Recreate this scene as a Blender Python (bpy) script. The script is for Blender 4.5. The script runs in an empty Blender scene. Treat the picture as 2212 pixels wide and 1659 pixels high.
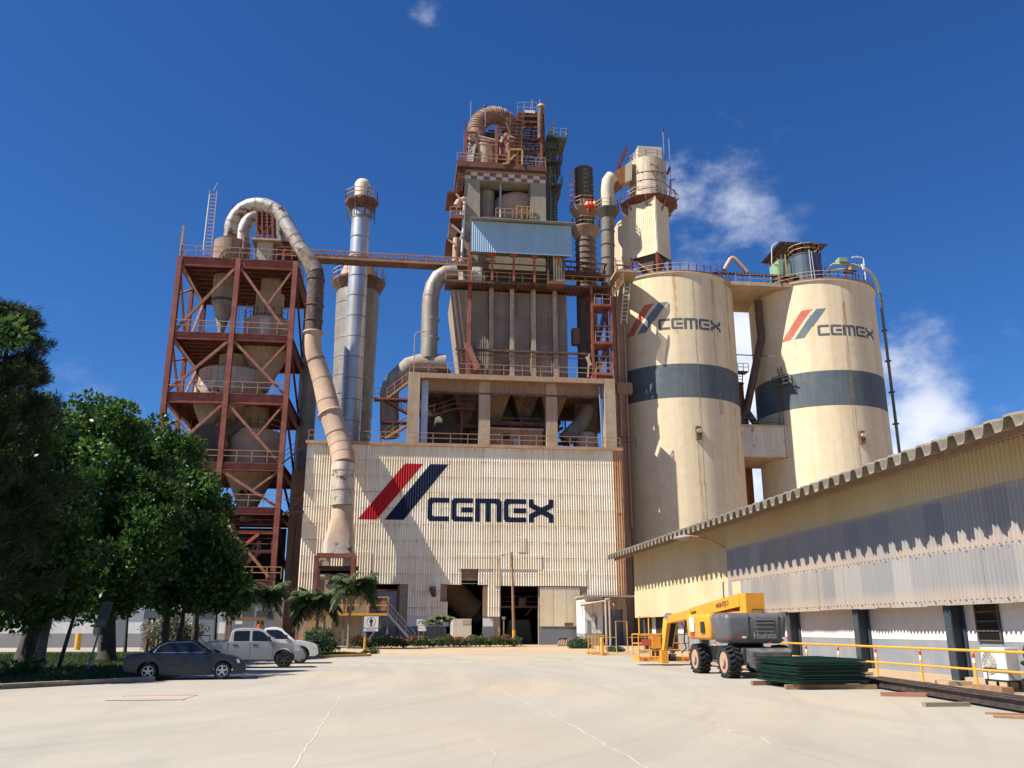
import bpy, math, random
import numpy as np
from mathutils import Vector
random.seed(7); RNG = np.random.default_rng(7)
R = math.radians
SC = bpy.context.scene
COL = SC.collection
# ------------------------------------------------------------------ camera
PITCH, YAW, EYE, FPX = R(15.7), R(7.0), 1.65, 1870.0
cam = bpy.data.cameras.new('camera'); cam_o = bpy.data.objects.new('camera', cam); COL.objects.link(cam_o)
cam.sensor_width = 36; cam.lens = 36 * FPX / 2212; cam.clip_end = 5000; cam.clip_start = .1
cam_o.location = (0, 0, EYE); cam_o.rotation_euler = (R(90) + PITCH, 0, -YAW)
SC.camera = cam_o
# ------------------------------------------------------------------ light
SUN_TH, SUN_EL = R(75), R(50)      # sun stands to the left, a little behind the viewer
sdir = Vector((-math.sin(SUN_TH) * math.cos(SUN_EL), -math.cos(SUN_TH) * math.cos(SUN_EL), math.sin(SUN_EL)))
sun = bpy.data.lights.new('sun', 'SUN'); sun.energy = 5.0; sun.angle = R(.5); sun.color = (1, .93, .82)
sun_o = bpy.data.objects.new('sun', sun); COL.objects.link(sun_o); sun_o.rotation_euler = sdir.to_track_quat('Z', 'Y').to_euler()
W = bpy.data.worlds.new('World'); SC.world = W; W.use_nodes = True
SC.view_settings.view_transform = 'Standard'; SC.view_settings.look = 'None'; SC.view_settings.exposure = .80; SC.view_settings.gamma = 1
SC.cycles.max_bounces = 6; SC.cycles.use_denoising = True

CP, SP, CY, SY = math.cos(PITCH), math.sin(PITCH), math.cos(YAW), math.sin(YAW)
def ray(px, py):
    x = (px - 1106) / FPX; y = (829.5 - py) / FPX
    f = CP - y * SP
    return Vector((f * SY + x * CY, f * CY - x * SY, SP + y * CP))
def P(px, py, Y):                       # image pixel to world: point of its sight line at depth Y
    d = ray(px, py); return Vector((0, 0, EYE)) + d * (Y / d.y)
def PX(px, py, X):
    d = ray(px, py); return Vector((0, 0, EYE)) + d * (X / d.x)

def sky():
    nt = W.node_tree; N = nt.nodes; L = nt.links; bg = N['Background']
    s = N.new('ShaderNodeTexSky'); s.sky_type = 'NISHITA'; s.sun_disc = False
    s.sun_elevation = SUN_EL; s.sun_rotation = math.atan2(sdir.x, sdir.y); s.altitude = 0; s.air_density = 1.0; s.dust_density = 0.0; s.ozone_density = 1.0
    hs = N.new('ShaderNodeHueSaturation'); hs.inputs['Saturation'].default_value = 1.05; hs.inputs['Value'].default_value = .78
    tn = N.new('ShaderNodeMix'); tn.data_type = 'RGBA'; tn.blend_type = 'MULTIPLY'; tn.inputs[0].default_value = 1; tn.inputs[7].default_value = (.47, .79, 1.32, 1)   # clear tropical air
    L.new(s.outputs[0], tn.inputs[6]); L.new(tn.outputs[2], hs.inputs['Color'])
    tc = N.new('ShaderNodeTexCoord')
    nz = N.new('ShaderNodeTexNoise'); nz.inputs['Scale'].default_value = 9; nz.inputs['Detail'].default_value = 9; nz.inputs['Roughness'].default_value = .62
    mp = N.new('ShaderNodeMapping'); mp.inputs['Scale'].default_value = (1, 1, 1.5)
    L.new(tc.outputs['Generated'], mp.inputs[0]); L.new(mp.outputs[0], nz.inputs['Vector'])
    def math_(op, a, b=None):
        m = N.new('ShaderNodeMath'); m.operation = op
        for i, v in enumerate((a, b)):
            if v is None: continue
            if isinstance(v, (int, float)): m.inputs[i].default_value = v
            else: L.new(v, m.inputs[i])
        return m.outputs[0]
    tot = None
    # cumulus and thin cloud banks: direction, angular radius, strength
    for px, py, rad, st in ((1475, 410, .05, .85), (1510, 400, .05, .7), (1530, 450, .07, .68), (1590, 490, .06, .62), (1490, 540, .06, .5), (1560, 560, .05, .45), (1620, 560, .05, .5), (1480, 330, .04, .35), (1612, 720, .05, 1.0), (1630, 850, .07, 1.0), (1640, 1040, .07, 1.0),
                            (1945, 790, .05, .8), (1990, 930, .06, .95), (1960, 985, .06, .95), (2010, 860, .03, .5), (922, 38, .024, .7), (300, 900, .09, .22), (2140, 960, .1, .45), (1900, 330, .01, .2)):
        d = ray(px, py).normalized()
        vd = N.new('ShaderNodeVectorMath'); vd.operation = 'DISTANCE'; vd.inputs[1].default_value = d
        nrm = N.new('ShaderNodeVectorMath'); nrm.operation = 'NORMALIZE'; L.new(tc.outputs['Generated'], nrm.inputs[0]); L.new(nrm.outputs[0], vd.inputs[0])
        mr = N.new('ShaderNodeMapRange'); mr.interpolation_type = 'SMOOTHSTEP'
        mr.inputs[1].default_value = 0; mr.inputs[2].default_value = rad * 2.0; mr.inputs[3].default_value = st; mr.inputs[4].default_value = 0
        L.new(vd.outputs['Value'], mr.inputs[0])
        tot = mr.outputs[0] if tot is None else math_('MAXIMUM', tot, mr.outputs[0])
    sm = N.new('ShaderNodeMapRange'); sm.interpolation_type = 'SMOOTHSTEP'; sm.inputs[1].default_value = .58; sm.inputs[2].default_value = .95
    L.new(math_('ADD', nz.outputs[0], math_('MULTIPLY', tot, .42)), sm.inputs[0])
    fac = N.new('ShaderNodeClamp'); L.new(math_('MULTIPLY', sm.outputs[0], math_('POWER', tot, .7)), fac.inputs[0])
    mix = N.new('ShaderNodeMix'); mix.data_type = 'RGBA'
    L.new(fac.outputs[0], mix.inputs[0]); L.new(hs.outputs[0], mix.inputs[6]); mix.inputs[7].default_value = (8.2, 8.6, 9.4, 1)
    L.new(mix.outputs[2], bg.inputs[0]); bg.inputs[1].default_value = .066
sky()

# ------------------------------------------------------------------ materials
MATS = {}
def wm(name, col, col2=None, vs=.5, dirt=None, da=0., streak=None, sa=0., rust=0., rcol=(.16, .055, .02), rough=.8, metal=0., bump=0., bs=30., ss=3., spec=.5, rs=1.2):
    """weathered paint, steel or concrete: two tones, cloudy dirt, vertical streaks and rust patches"""
    m = bpy.data.materials.new(name); m.use_nodes = True; nt = m.node_tree; N = nt.nodes; L = nt.links
    bs_ = N['Principled BSDF']; tc = N.new('ShaderNodeTexCoord'); co = tc.outputs['Object']
    def noise(scale, detail=5, rough_=.6, vec=None):
        n = N.new('ShaderNodeTexNoise'); n.inputs['Scale'].default_value = scale; n.inputs['Detail'].default_value = detail; n.inputs['Roughness'].default_value = rough_
        L.new(vec if vec is not None else co, n.inputs['Vector']); return n.outputs[0]
    def ramp(v, lo, hi, top=1.):
        r = N.new('ShaderNodeMapRange'); r.inputs[1].default_value = lo; r.inputs[2].default_value = hi; r.inputs[4].default_value = top; L.new(v, r.inputs[0]); return r.outputs[0]
    def mix(f, a, b):
        x = N.new('ShaderNodeMix'); x.data_type = 'RGBA'; L.new(f, x.inputs[0])
        for k, v in ((6, a), (7, b)):
            if isinstance(v, tuple): x.inputs[k].default_value = (*v, 1)
            else: L.new(v, x.inputs[k])
        return x.outputs[2]
    c2 = col2 or tuple(v * .72 for v in col)
    c = mix(ramp(noise(vs, 8), .35, .68), col, c2)
    c = mix(ramp(noise(vs * 9, 4), .4, .8, .35), c, tuple(v * .6 for v in c2))
    if da: c = mix(ramp(noise(vs * 2.3, 9, .7), .46, .66, da), c, dirt)
    if sa:
        mp = N.new('ShaderNodeMapping'); mp.inputs['Scale'].default_value = (ss, ss, ss * .035); L.new(co, mp.inputs[0])
        c = mix(ramp(noise(1, 6, .65, mp.outputs[0]), .46, .72, sa), c, streak)
    if rust:
        v = noise(rs, 10, .72)
        c = mix(ramp(v, .66 - .25 * rust, .70 - .2 * rust), c, mix(ramp(noise(rs * 6, 6), .3, .7), rcol, tuple(v2 * .45 for v2 in rcol)))
        rv = ramp(v, .62 - .25 * rust, .70 - .2 * rust, 1.)
        if metal:
            mm = N.new('ShaderNodeMath'); mm.operation = 'MULTIPLY_ADD'; L.new(rv, mm.inputs[0]); mm.inputs[1].default_value = -metal; mm.inputs[2].default_value = metal; L.new(mm.outputs[0], bs_.inputs['Metallic'])
    L.new(c, bs_.inputs['Base Color']); bs_.inputs['Roughness'].default_value = rough
    bs_.inputs['Specular IOR Level'].default_value = spec
    if metal and not rust: bs_.inputs['Metallic'].default_value = metal
    if bump:
        b = N.new('ShaderNodeBump'); b.inputs['Strength'].default_value = bump; b.inputs['Distance'].default_value = .03; L.new(noise(bs, 6), b.inputs['Height']); L.new(b.outputs[0], bs_.inputs['Normal'])
    MATS[name] = m; return m

def flat(name, col, rough=.6, metal=0., spec=.5, coat=0.):
    m = bpy.data.materials.new(name); m.use_nodes = True; b = m.node_tree.nodes['Principled BSDF']
    b.inputs['Base Color'].default_value = (*col, 1); b.inputs['Roughness'].default_value = rough; b.inputs['Metallic'].default_value = metal
    b.inputs['Specular IOR Level'].default_value = spec; b.inputs['Coat Weight'].default_value = coat; b.inputs['Coat Roughness'].default_value = .08
    MATS[name] = m; return m

DUST = (.33, .22, .14)
red_steel = wm('red_steel', (.27, .06, .036), (.21, .05, .032), dirt=(.40, .24, .15), da=.35, streak=(.10, .035, .02), sa=.35, rough=.65, vs=.4)
dark_red = wm('dark_red_steel', (.15, .04, .028), (.10, .032, .024), dirt=(.22, .13, .09), da=.4, rough=.75)
brown_steel = wm('brown_steel', (.13, .062, .04), (.08, .042, .03), dirt=DUST, da=.45, rough=.8)
orange_steel = wm('orange_steel', (.42, .09, .03), (.30, .07, .03), dirt=DUST, da=.3, rough=.6)
rail_tan = wm('dusty_rail_paint', (.46, .30, .19), (.36, .20, .11), dirt=(.25, .09, .045), da=.6, rough=.7, vs=1.)
rail_yellow = wm('old_yellow_rail_paint', (.52, .33, .09), (.42, .25, .10), dirt=(.25, .12, .05), da=.4, rough=.6, vs=1.)
yellow = wm('yellow_paint', (.80, .40, .035), (.72, .34, .035), dirt=(.45, .26, .10), da=.25, rough=.45, vs=1.)
conc_tan = wm('dusty_concrete', (.50, .40, .28), (.40, .30, .20), dirt=(.34, .20, .11), da=.55, streak=(.22, .14, .09), sa=.5, rough=.95, bump=.3, bs=12)
conc_brown = wm('brown_dusted_concrete', (.36, .23, .145), (.28, .17, .105), dirt=(.22, .125, .075), da=.55, streak=(.15, .09, .06), sa=.5, rough=.95, bump=.3, bs=12)
conc_grey = wm('grey_concrete', (.33, .30, .23), (.26, .235, .18), dirt=(.2, .17, .125), da=.4, streak=(.16, .14, .11), sa=.5, rough=.95, bump=.3, bs=8)
silver = wm('silver_cladding', (.62, .64, .66), (.48, .49, .50), dirt=(.38, .30, .22), da=.5, streak=(.30, .26, .22), sa=.5, rough=.42, metal=.55, vs=.35, bump=.12, bs=1.2)
old_silver = wm('dull_silver_cladding', (.36, .33, .29), (.27, .25, .21), dirt=(.22, .17, .12), da=.6, streak=(.13, .11, .09), sa=.6, rough=.55, metal=.35, vs=.4, rust=.1, bump=.15, bs=1.5)
tan_metal = wm('dust_covered_sheet', (.55, .40, .285), (.46, .32, .22), dirt=(.34, .22, .14), da=.5, streak=(.33, .2, .12), sa=.35, rough=.8, vs=.35, bump=.15, bs=2)
peeling = wm('peeling_duct_sheet', (.60, .55, .47), (.50, .42, .33), dirt=(.40, .27, .17), da=.6, streak=(.28, .17, .10), sa=.4, rough=.6, rust=.5, rs=.9, vs=.5, metal=.2, rcol=(.14, .055, .025), bump=.2, bs=2)
burnt = wm('scorched_duct_sheet', (.085, .06, .05), (.055, .04, .035), dirt=(.26, .2, .16), da=.6, streak=(.03, .022, .02), sa=.6, rough=.8, vs=1.2, rust=.25)
vessel_m = wm('dusty_vessel_sheet', (.50, .38, .285), (.41, .30, .22), dirt=(.24, .15, .10), da=.5, streak=(.2, .13, .09), sa=.5, rough=.85, vs=.35)
vessel_grey = wm('grey_vessel_sheet', (.37, .335, .285), (.29, .26, .22), dirt=(.16, .11, .08), da=.5, streak=(.11, .08, .06), sa=.6, rough=.85, vs=.4, rust=.12)
dark_metal = wm('dark_sooty_metal', (.10, .082, .066), (.065, .055, .046), dirt=(.19, .14, .10), da=.4, rough=.75, streak=(.05, .04, .03), sa=.4)
rusty = wm('rusted_sheet', (.34, .13, .045), (.22, .075, .03), dirt=(.10, .045, .025), da=.6, streak=(.5, .28, .12), sa=.4, rough=.9, vs=.8)
pink_rust = wm('red_oxide_sheet', (.34, .14, .10), (.25, .10, .075), dirt=(.42, .28, .2), da=.45, streak=(.14, .06, .045), sa=.5, rough=.85, vs=.7)
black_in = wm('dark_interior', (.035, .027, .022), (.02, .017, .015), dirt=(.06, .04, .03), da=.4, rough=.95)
black = flat('black_rubber', (.018, .018, .018), .85)
white_p = wm('white_paint', (.74, .73, .70), (.66, .65, .61), dirt=(.48, .42, .35), da=.25, rough=.75, vs=.8, streak=(.5, .44, .38), sa=.3)
grey_p = wm('blue_grey_paint', (.155, .18, .205), (.125, .145, .168), dirt=(.26, .22, .18), da=.25, rough=.7, vs=.7)
greyl_p = wm('light_grey_paint', (.28, .285, .285), (.24, .24, .24), dirt=(.3, .24, .18), da=.3, rough=.75, vs=.7)
green_p = wm('pale_green_paint', (.26, .42, .26), (.2, .33, .2), dirt=(.3, .26, .2), da=.3, rough=.6)
dkgreen = wm('dark_green_steel', (.06, .12, .075), (.045, .085, .055), dirt=(.16, .13, .10), da=.5, rough=.7)
teal_m = wm('grey_green_sheet', (.20, .27, .24), (.15, .20, .18), dirt=(.2, .16, .12), da=.5, streak=(.1, .1, .09), sa=.5, rough=.7)
wood = wm('weathered_timber', (.33, .20, .11), (.24, .14, .075), dirt=(.14, .09, .06), da=.4, rough=.9, vs=3)
bark = wm('tree_bark', (.075, .06, .046), (.045, .036, .028), dirt=(.12, .11, .085), da=.5, rough=1, vs=3, bump=.5, bs=20)
palm_bark = wm('palm_bark', (.20, .17, .13), (.14, .12, .09), dirt=(.26, .24, .2), da=.4, rough=1, vs=4)
glass_m = flat('dark_glass', (.012, .014, .016), .06, 0, .6)
chrome = flat('bright_metal', (.62, .62, .62), .3, .9)

def leaf_mat(name, c1, c2, c3, rough=.42, trans=.25):
    m = bpy.data.materials.new(name); m.use_nodes = True; nt = m.node_tree; N = nt.nodes; L = nt.links
    b = N['Principled BSDF']; at = N.new('ShaderNodeAttribute'); at.attribute_name = 'tint'
    r = N.new('ShaderNodeValToRGB'); e = r.color_ramp.elements; e[0].color = (*c1, 1); e[1].color = (*c3, 1); x = e.new(.55); x.color = (*c2, 1)
    L.new(at.outputs['Fac'], r.inputs[0]); L.new(r.outputs[0], b.inputs['Base Color']); b.inputs['Roughness'].default_value = rough
    b.inputs['Specular IOR Level'].default_value = .35
    t = N.new('ShaderNodeBsdfTranslucent'); L.new(r.outputs[0], t.inputs['Color']); mx = N.new('ShaderNodeMixShader'); mx.inputs[0].default_value = trans
    L.new(b.outputs[0], mx.inputs[1]); L.new(t.outputs[0], mx.inputs[2]); L.new(mx.outputs[0], N['Material Output'].inputs[0])
    MATS[name] = m; return m

def sheet_mat(name, col, col2, rust_amt=1., row=1.65, z0=0., cw=.95, axis=0, rough=.62, seam=(.34, .15, .06), spec=.5, metal=0., foot=None, tv=.75):
    """profiled sheeting: every sheet a slightly different tone, rust along the laps and running down from them"""
    m = bpy.data.materials.new(name); m.use_nodes = True; nt = m.node_tree; N = nt.nodes; L = nt.links
    b = N['Principled BSDF']; tc = N.new('ShaderNodeTexCoord'); sp = N.new('ShaderNodeSeparateXYZ'); L.new(tc.outputs['Object'], sp.inputs[0])
    def mth(op, a, c=None, d=None):
        x = N.new('ShaderNodeMath'); x.operation = op
        for i, v in enumerate((a, c, d)):
            if v is None: continue
            if isinstance(v, (int, float)): x.inputs[i].default_value = v
            else: L.new(v, x.inputs[i])
        return x.outputs[0]
    u = sp.outputs[axis]; z = sp.outputs[2]
    zr = mth('DIVIDE', mth('SUBTRACT', z, z0), row); cell = N.new('ShaderNodeCombineXYZ')
    L.new(mth('FLOOR', mth('DIVIDE', u, cw)), cell.inputs[0]); L.new(mth('FLOOR', zr), cell.inputs[1])
    wn = N.new('ShaderNodeTexWhiteNoise'); wn.noise_dimensions = '2D'; L.new(cell.outputs[0], wn.inputs['Vector'])
    def noise(scale, vec=None, det=6, ro=.65):
        n = N.new('ShaderNodeTexNoise'); n.inputs['Scale'].default_value = scale; n.inputs['Detail'].default_value = det; n.inputs['Roughness'].default_value = ro
        L.new(vec if vec is not None else tc.outputs['Object'], n.inputs['Vector']); return n.outputs[0]
    def mix(f, a, c):
        x = N.new('ShaderNodeMix'); x.data_type = 'RGBA'
        if isinstance(f, float): x.inputs[0].default_value = f
        else: L.new(f, x.inputs[0])
        for k, v in ((6, a), (7, c)):
            if isinstance(v, tuple): x.inputs[k].default_value = (*v, 1)
            else: L.new(v, x.inputs[k])
        return x.outputs[2]
    def rmp(v, lo, hi, top=1., bot=0.):
        r = N.new('ShaderNodeMapRange'); r.inputs[1].default_value = lo; r.inputs[2].default_value = hi; r.inputs[3].default_value = bot; r.inputs[4].default_value = top; L.new(v, r.inputs[0]); return r.outputs[0]
    c = mix(mth('MULTIPLY', wn.outputs[0], tv), col, col2)
    c = mix(rmp(noise(.22, None, 8), .42, .70, .6), c, (col2[0] * .92, col2[1] * .80, col2[2] * .64))
    fr = mth('FRACT', zr)
    if foot: c = mix(mth('MULTIPLY', rmp(mth('ADD', fr, mth('MULTIPLY', noise(.9), .3)), .30, .52, .0, .85), rmp(noise(.35), .3, .6, 1., .45)), c, foot)   # splashed dust along the foot of every sheet
    top = rmp(fr, .55, 1., 1.)
    mp = N.new('ShaderNodeMapping'); mp.inputs['Scale'].default_value = (2.4, 2.4, .12); L.new(tc.outputs['Object'], mp.inputs[0])
    st = mth('MULTIPLY', rmp(noise(1, mp.outputs[0]), .46, .70, .95 * rust_amt), mth('ADD', mth('MULTIPLY', top, .8), .12))
    c = mix(st, c, tuple(.5 * a + .5 * s for a, s in zip(col2, seam)))
    fl2 = rmp(noise(1, mp.outputs[0], 8, .7), .54, .70, .75 * rust_amt); c = mix(mth('MULTIPLY', fl2, rmp(noise(.16), .42, .62)), c, tuple(.35 * a + .65 * q for a, q in zip(col2, seam)))   # long runs in patches
    lap = mth('MULTIPLY', rmp(fr, .955, .985), rmp(noise(.7), .46, .62, .95 * rust_amt, .05 * rust_amt))
    c = mix(lap, c, seam)
    spt = rmp(noise(1.5, None, 10, .78), .62, .68, .8 * rust_amt)
    c = mix(spt, c, tuple(s * .7 for s in seam))
    L.new(c, b.inputs['Base Color']); b.inputs['Roughness'].default_value = rough; b.inputs['Specular IOR Level'].default_value = spec; b.inputs['Metallic'].default_value = metal
    MATS[name] = m; return m
cream_sheet = sheet_mat('cream_profiled_sheet', (.91, .84, .665), (.81, .71, .52), 1.3, 1.62, 19.72 - 1.62 * 12, .95)

# ------------------------------------------------------------------ mesh building
class MB:
    def __init__(s): s.v = []; s.f = []
    def add(s, vs, fs):
        o = len(s.v); s.v += [tuple(v) for v in vs]; s.f += [tuple(i + o for i in f) for f in fs]; return s
    def box(s, a, b):
        x0, y0, z0 = a; x1, y1, z1 = b
        return s.add([(x0, y0, z0), (x1, y0, z0), (x1, y1, z0), (x0, y1, z0), (x0, y0, z1), (x1, y0, z1), (x1, y1, z1), (x0, y1, z1)],
                     [(0, 3, 2, 1), (4, 5, 6, 7), (0, 1, 5, 4), (1, 2, 6, 5), (2, 3, 7, 6), (3, 0, 4, 7)])
    def hexa(s, lo, hi):                # two quads, bottom and top, same winding
        return s.add(list(lo) + list(hi), [(3, 2, 1, 0), (4, 5, 6, 7), (0, 1, 5, 4), (1, 2, 6, 5), (2, 3, 7, 6), (3, 0, 4, 7)])
    def bar(s, p, q, w, h=None, up=(0, 0, 1)):
        p = Vector(p); q = Vector(q); h = h or w; d = (q - p).normalized(); u = Vector(up)
        if abs(d.dot(u)) > .98: u = Vector((0, 1, 0))
        a = d.cross(u).normalized() * (w / 2); b = a.cross(d).normalized() * (h / 2)
        return s.hexa([p - a - b, p + a - b, p + a + b, p - a + b], [q - a - b, q + a - b, q + a + b, q - a + b])
    def ibeam(s, p, q, w, h, t=.03, up=(0, 0, 1)):
        p = Vector(p); q = Vector(q); d = (q - p).normalized(); u = Vector(up)
        if abs(d.dot(u)) > .98: u = Vector((0, 1, 0))
        a = d.cross(u).normalized(); b = a.cross(d).normalized()
        for k in (-1, 1):
            o = b * (k * (h / 2 - t / 2)); s.bar(p + o, q + o, w, t, b)
        return s.bar(p, q, t, h - 2 * t, b)
    def tube(s, pts, r, n=10, cap=True):
        pts = [Vector(p) for p in pts]; m = len(pts); rr = r if isinstance(r, (list, tuple)) else [r] * m
        t0 = (pts[1] - pts[0]).normalized(); u = Vector((0, 0, 1)) if abs(t0.z) < .9 else Vector((1, 0, 0))
        a = t0.cross(u).normalized(); vs = []
        for i in range(m):
            t = (pts[min(i + 1, m - 1)] - pts[max(i - 1, 0)]).normalized()
            a = (a - t * a.dot(t)).normalized(); b = t.cross(a)
            for k in range(n):
                an = 2 * math.pi * k / n; vs.append(pts[i] + (a * math.cos(an) + b * math.sin(an)) * rr[i])
        fs = [(i * n + k, i * n + (k + 1) % n, (i + 1) * n + (k + 1) % n, (i + 1) * n + k) for i in range(m - 1) for k in range(n)]
        if cap: fs += [tuple(range(n - 1, -1, -1)), tuple(range((m - 1) * n, m * n))]
        return s.add(vs, fs)
    def lathe(s, x, y, prof, n=32, a0=0., a1=360.):
        full = a1 - a0 >= 360; k_ = n if full else n + 1; vs = []
        for r, z in prof:
            for k in range(k_):
                an = R(a0 + (a1 - a0) * k / n); vs.append((x + r * math.cos(an), y + r * math.sin(an), z))
        fs = []
        for i in range(len(prof) - 1):
            for k in range(n if full else n):
                k2 = (k + 1) % k_
                fs.append((i * k_ + k, i * k_ + k2, (i + 1) * k_ + k2, (i + 1) * k_ + k))
        if full:
            if prof[0][0] > 0: fs.append(tuple(range(k_ - 1, -1, -1)))
            if prof[-1][0] > 0: fs.append(tuple(range((len(prof) - 1) * k_, len(prof) * k_)))
        return s.add(vs, fs)
    def disc(s, c, ax, r, w, n=16, r2=None):     # short cylinder along an axis
        c = Vector(c); ax = Vector(ax).normalized()
        return s.tube([c - ax * (w / 2), c + ax * (w / 2)], [r, r2 if r2 is not None else r], n)
    def prism(s, poly, fn, a, b):       # polygon (u,v) swept from depth a to b; fn(u,v,d) -> point
        n = len(poly); vs = [fn(u, v, a) for u, v in poly] + [fn(u, v, b) for u, v in poly]
        return s.add(vs, [tuple(range(n - 1, -1, -1)), tuple(range(n, 2 * n))] + [(i, (i + 1) % n, n + (i + 1) % n, n + i) for i in range(n)])
    def corr(s, o, U, V, Nn, lu, lv, pitch, amp, res=6, rows=1, lap=.012, shape='sin', u0=0.):
        o = Vector(o); U = Vector(U); V = Vector(V); Nn = Vector(Nn); nu = max(2, int(lu / pitch * res))
        for r in range(rows):
            v0, v1 = lv * r / rows, lv * (r + 1) / rows; vs = []
            for k in range(nu + 1):
                u = lu * k / nu; ph = (u + u0) / pitch * 2 * math.pi
                w = amp * math.cos(ph) if shape == 'sin' else amp * max(-1, min(1, 2.2 * math.cos(ph)))
                vs += [o + U * u + V * (v0 - (.06 if r else 0)) + Nn * (w + (lap if r < 99 else 0)), o + U * u + V * v1 + Nn * w]
            s.add(vs, [(2 * k, 2 * k + 2, 2 * k + 3, 2 * k + 1) for k in range(nu)])
        return s
    def rail(s, pts, h=1.1, sp=1.6, r=.035, mid=True, toe=False, closed=False):
        pts = [Vector(p) for p in pts]
        if closed: pts.append(pts[0])
        for a, b in zip(pts[:-1], pts[1:]):
            n = max(1, round((b - a).length / sp))
            for k in range(n + 1):
                c = a.lerp(b, k / n); s.bar(c, c + Vector((0, 0, h)), r * 1.7)
            for hh in ((h, h * .52) if mid else (h,)): s.bar(a + Vector((0, 0, hh)), b + Vector((0, 0, hh)), r * 1.7)
            if toe: s.bar(a + Vector((0, 0, .07)), b + Vector((0, 0, .07)), .02, .14)
        return s
    def ladder(s, p, q, w=.5, side=(1, 0, 0), r=.03, step=.33):
        p = Vector(p); q = Vector(q); sd = Vector(side) * (w / 2); n = int((q - p).length / step)
        s.bar(p - sd, q - sd, r * 2); s.bar(p + sd, q + sd, r * 2)
        for k in range(1, n):
            c = p.lerp(q, k / n); s.bar(c - sd, c + sd, r * 1.4)
        return s
    def stair(s, p, q, w=.9, side=(0, 1, 0), rail=True, r=.03):
        p = Vector(p); q = Vector(q); sd = Vector(side) * (w / 2); n = max(2, int(abs(q.z - p.z) / .2))
        s.bar(p - sd, q - sd, .05, .24); s.bar(p + sd, q + sd, .05, .24)
        run = Vector((q.x - p.x, q.y - p.y, 0)).normalized() * .13
        for k in range(n + 1):
            c = p.lerp(q, k / n); s.add([c - sd - run, c + sd - run, c + sd + run, c - sd + run], [(0, 1, 2, 3)])
        if rail:
            up = Vector((0, 0, 1.05))
            for k in (-1, 1):
                s.bar(p + sd * k + up, q + sd * k + up, r * 2); s.bar(p + sd * k + up * .5, q + sd * k + up * .5, r * 1.6)
                for j in range(4):
                    c = p.lerp(q, j / 3) + sd * k; s.bar(c, c + up, r * 1.7)
        return s
    def build(s, name, mat, parent=None, smooth=False, loc=None, ang=38):
        me = bpy.data.meshes.new(name)
        off = Vector(loc) if loc is not None else (ROOTLOC.get(parent.name, Vector()) if parent else Vector())
        vs = np.array(s.v, dtype=np.float64) * VIEW_SCALE + np.array((0, 0, VIEW_LIFT)) - np.array(off)
        me.from_pydata(vs.tolist(), [], s.f); me.materials.append(mat)
        if smooth:
            me.polygons.foreach_set('use_smooth', [True] * len(me.polygons)); me.set_sharp_from_angle(angle=R(ang))
        o = bpy.data.objects.new(name, me); COL.objects.link(o)
        if parent: o.parent = parent; ROOTLOC[o.name] = off
        else: o.location = off; ROOTLOC[o.name] = off
        return o
ROOTLOC = {}
VIEW_SCALE, VIEW_LIFT = 1.0, 0.0          # group scale about the ground below the camera, and lift added after it
def tag(o, label=None, cat=None, group=None, kind=None):
    if label: o['label'] = label
    if cat: o['category'] = cat
    if group: o['group'] = group
    if kind: o['kind'] = kind
    return o
def thing(name, label, cat, loc=(0, 0, 0), group=None):
    loc = Vector(loc) * VIEW_SCALE + Vector((0, 0, VIEW_LIFT)); o = bpy.data.objects.new(name, None); COL.objects.link(o); o.location = loc; o.empty_display_size = .3
    ROOTLOC[o.name] = Vector(loc); return tag(o, label, cat, group)
def copy_tree(o, parent=None):
    c = o.copy(); COL.objects.link(c); c.parent = parent
    for ch in list(o.children): copy_tree(ch, c)
    return c
V3 = Vector

# ------------------------------------------------------------------ painted wordmark: polygons filled in fine columns that follow any surface
def _letters():
    T, B, S = 428., 665., 50.
    def e(x0, x1, bar):
        r = 26
        out = [(x0 + r, T), (x1, T), (x1, T + S), (x0 + S + 12, T + S), (x0 + S, T + S + 12), (x0 + S, B - S - 12), (x0 + S + 12, B - S), (x1, B - S), (x1, B), (x0 + r, B), (x0, B - r), (x0, T + r)]
        ps = [out]
        if bar: ps.append([(x0 + 100, 521), (x1, 521), (x1, 573), (x0 + 100, 573)])
        return ps
    ps = e(775, 995, False) + e(1018, 1235, True) + e(1550, 1780, True)
    ps.append([(1255, T), (1500, T), (1527, T + 27), (1527, B), (1475, B), (1475, T + S + 14), (1462, T + S), (1416, T + S), (1416, B), (1366, B), (1366, T + S), (1308, T + S), (1308, B), (1255, B)])
    cx, cy = 1937, 546
    ps.append([(1808, T), (1858, T), (1860, T + 46), (cx, cy - 35), (2014, T + 46), (2016, T), (2065, T), (2065, T + 72), (2052, T + 88), (cx + 56, cy), (2052, B - 88), (2065, B - 72), (2065, B), (2016, B), (2014, B - 46),
               (cx, cy + 35), (1860, B - 46), (1858, B), (1808, B), (1808, B - 72), (1821, B - 88), (cx - 56, cy), (1821, T + 88), (1808, T + 72)])
    return ps
LETTERS = _letters()
RED_BAR = [[(535, 84), (722, 84), (272, 657), (85, 657)]]
BLUE_BAR = [[(792, 84), (978, 84), (540, 657), (350, 657)]]
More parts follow.
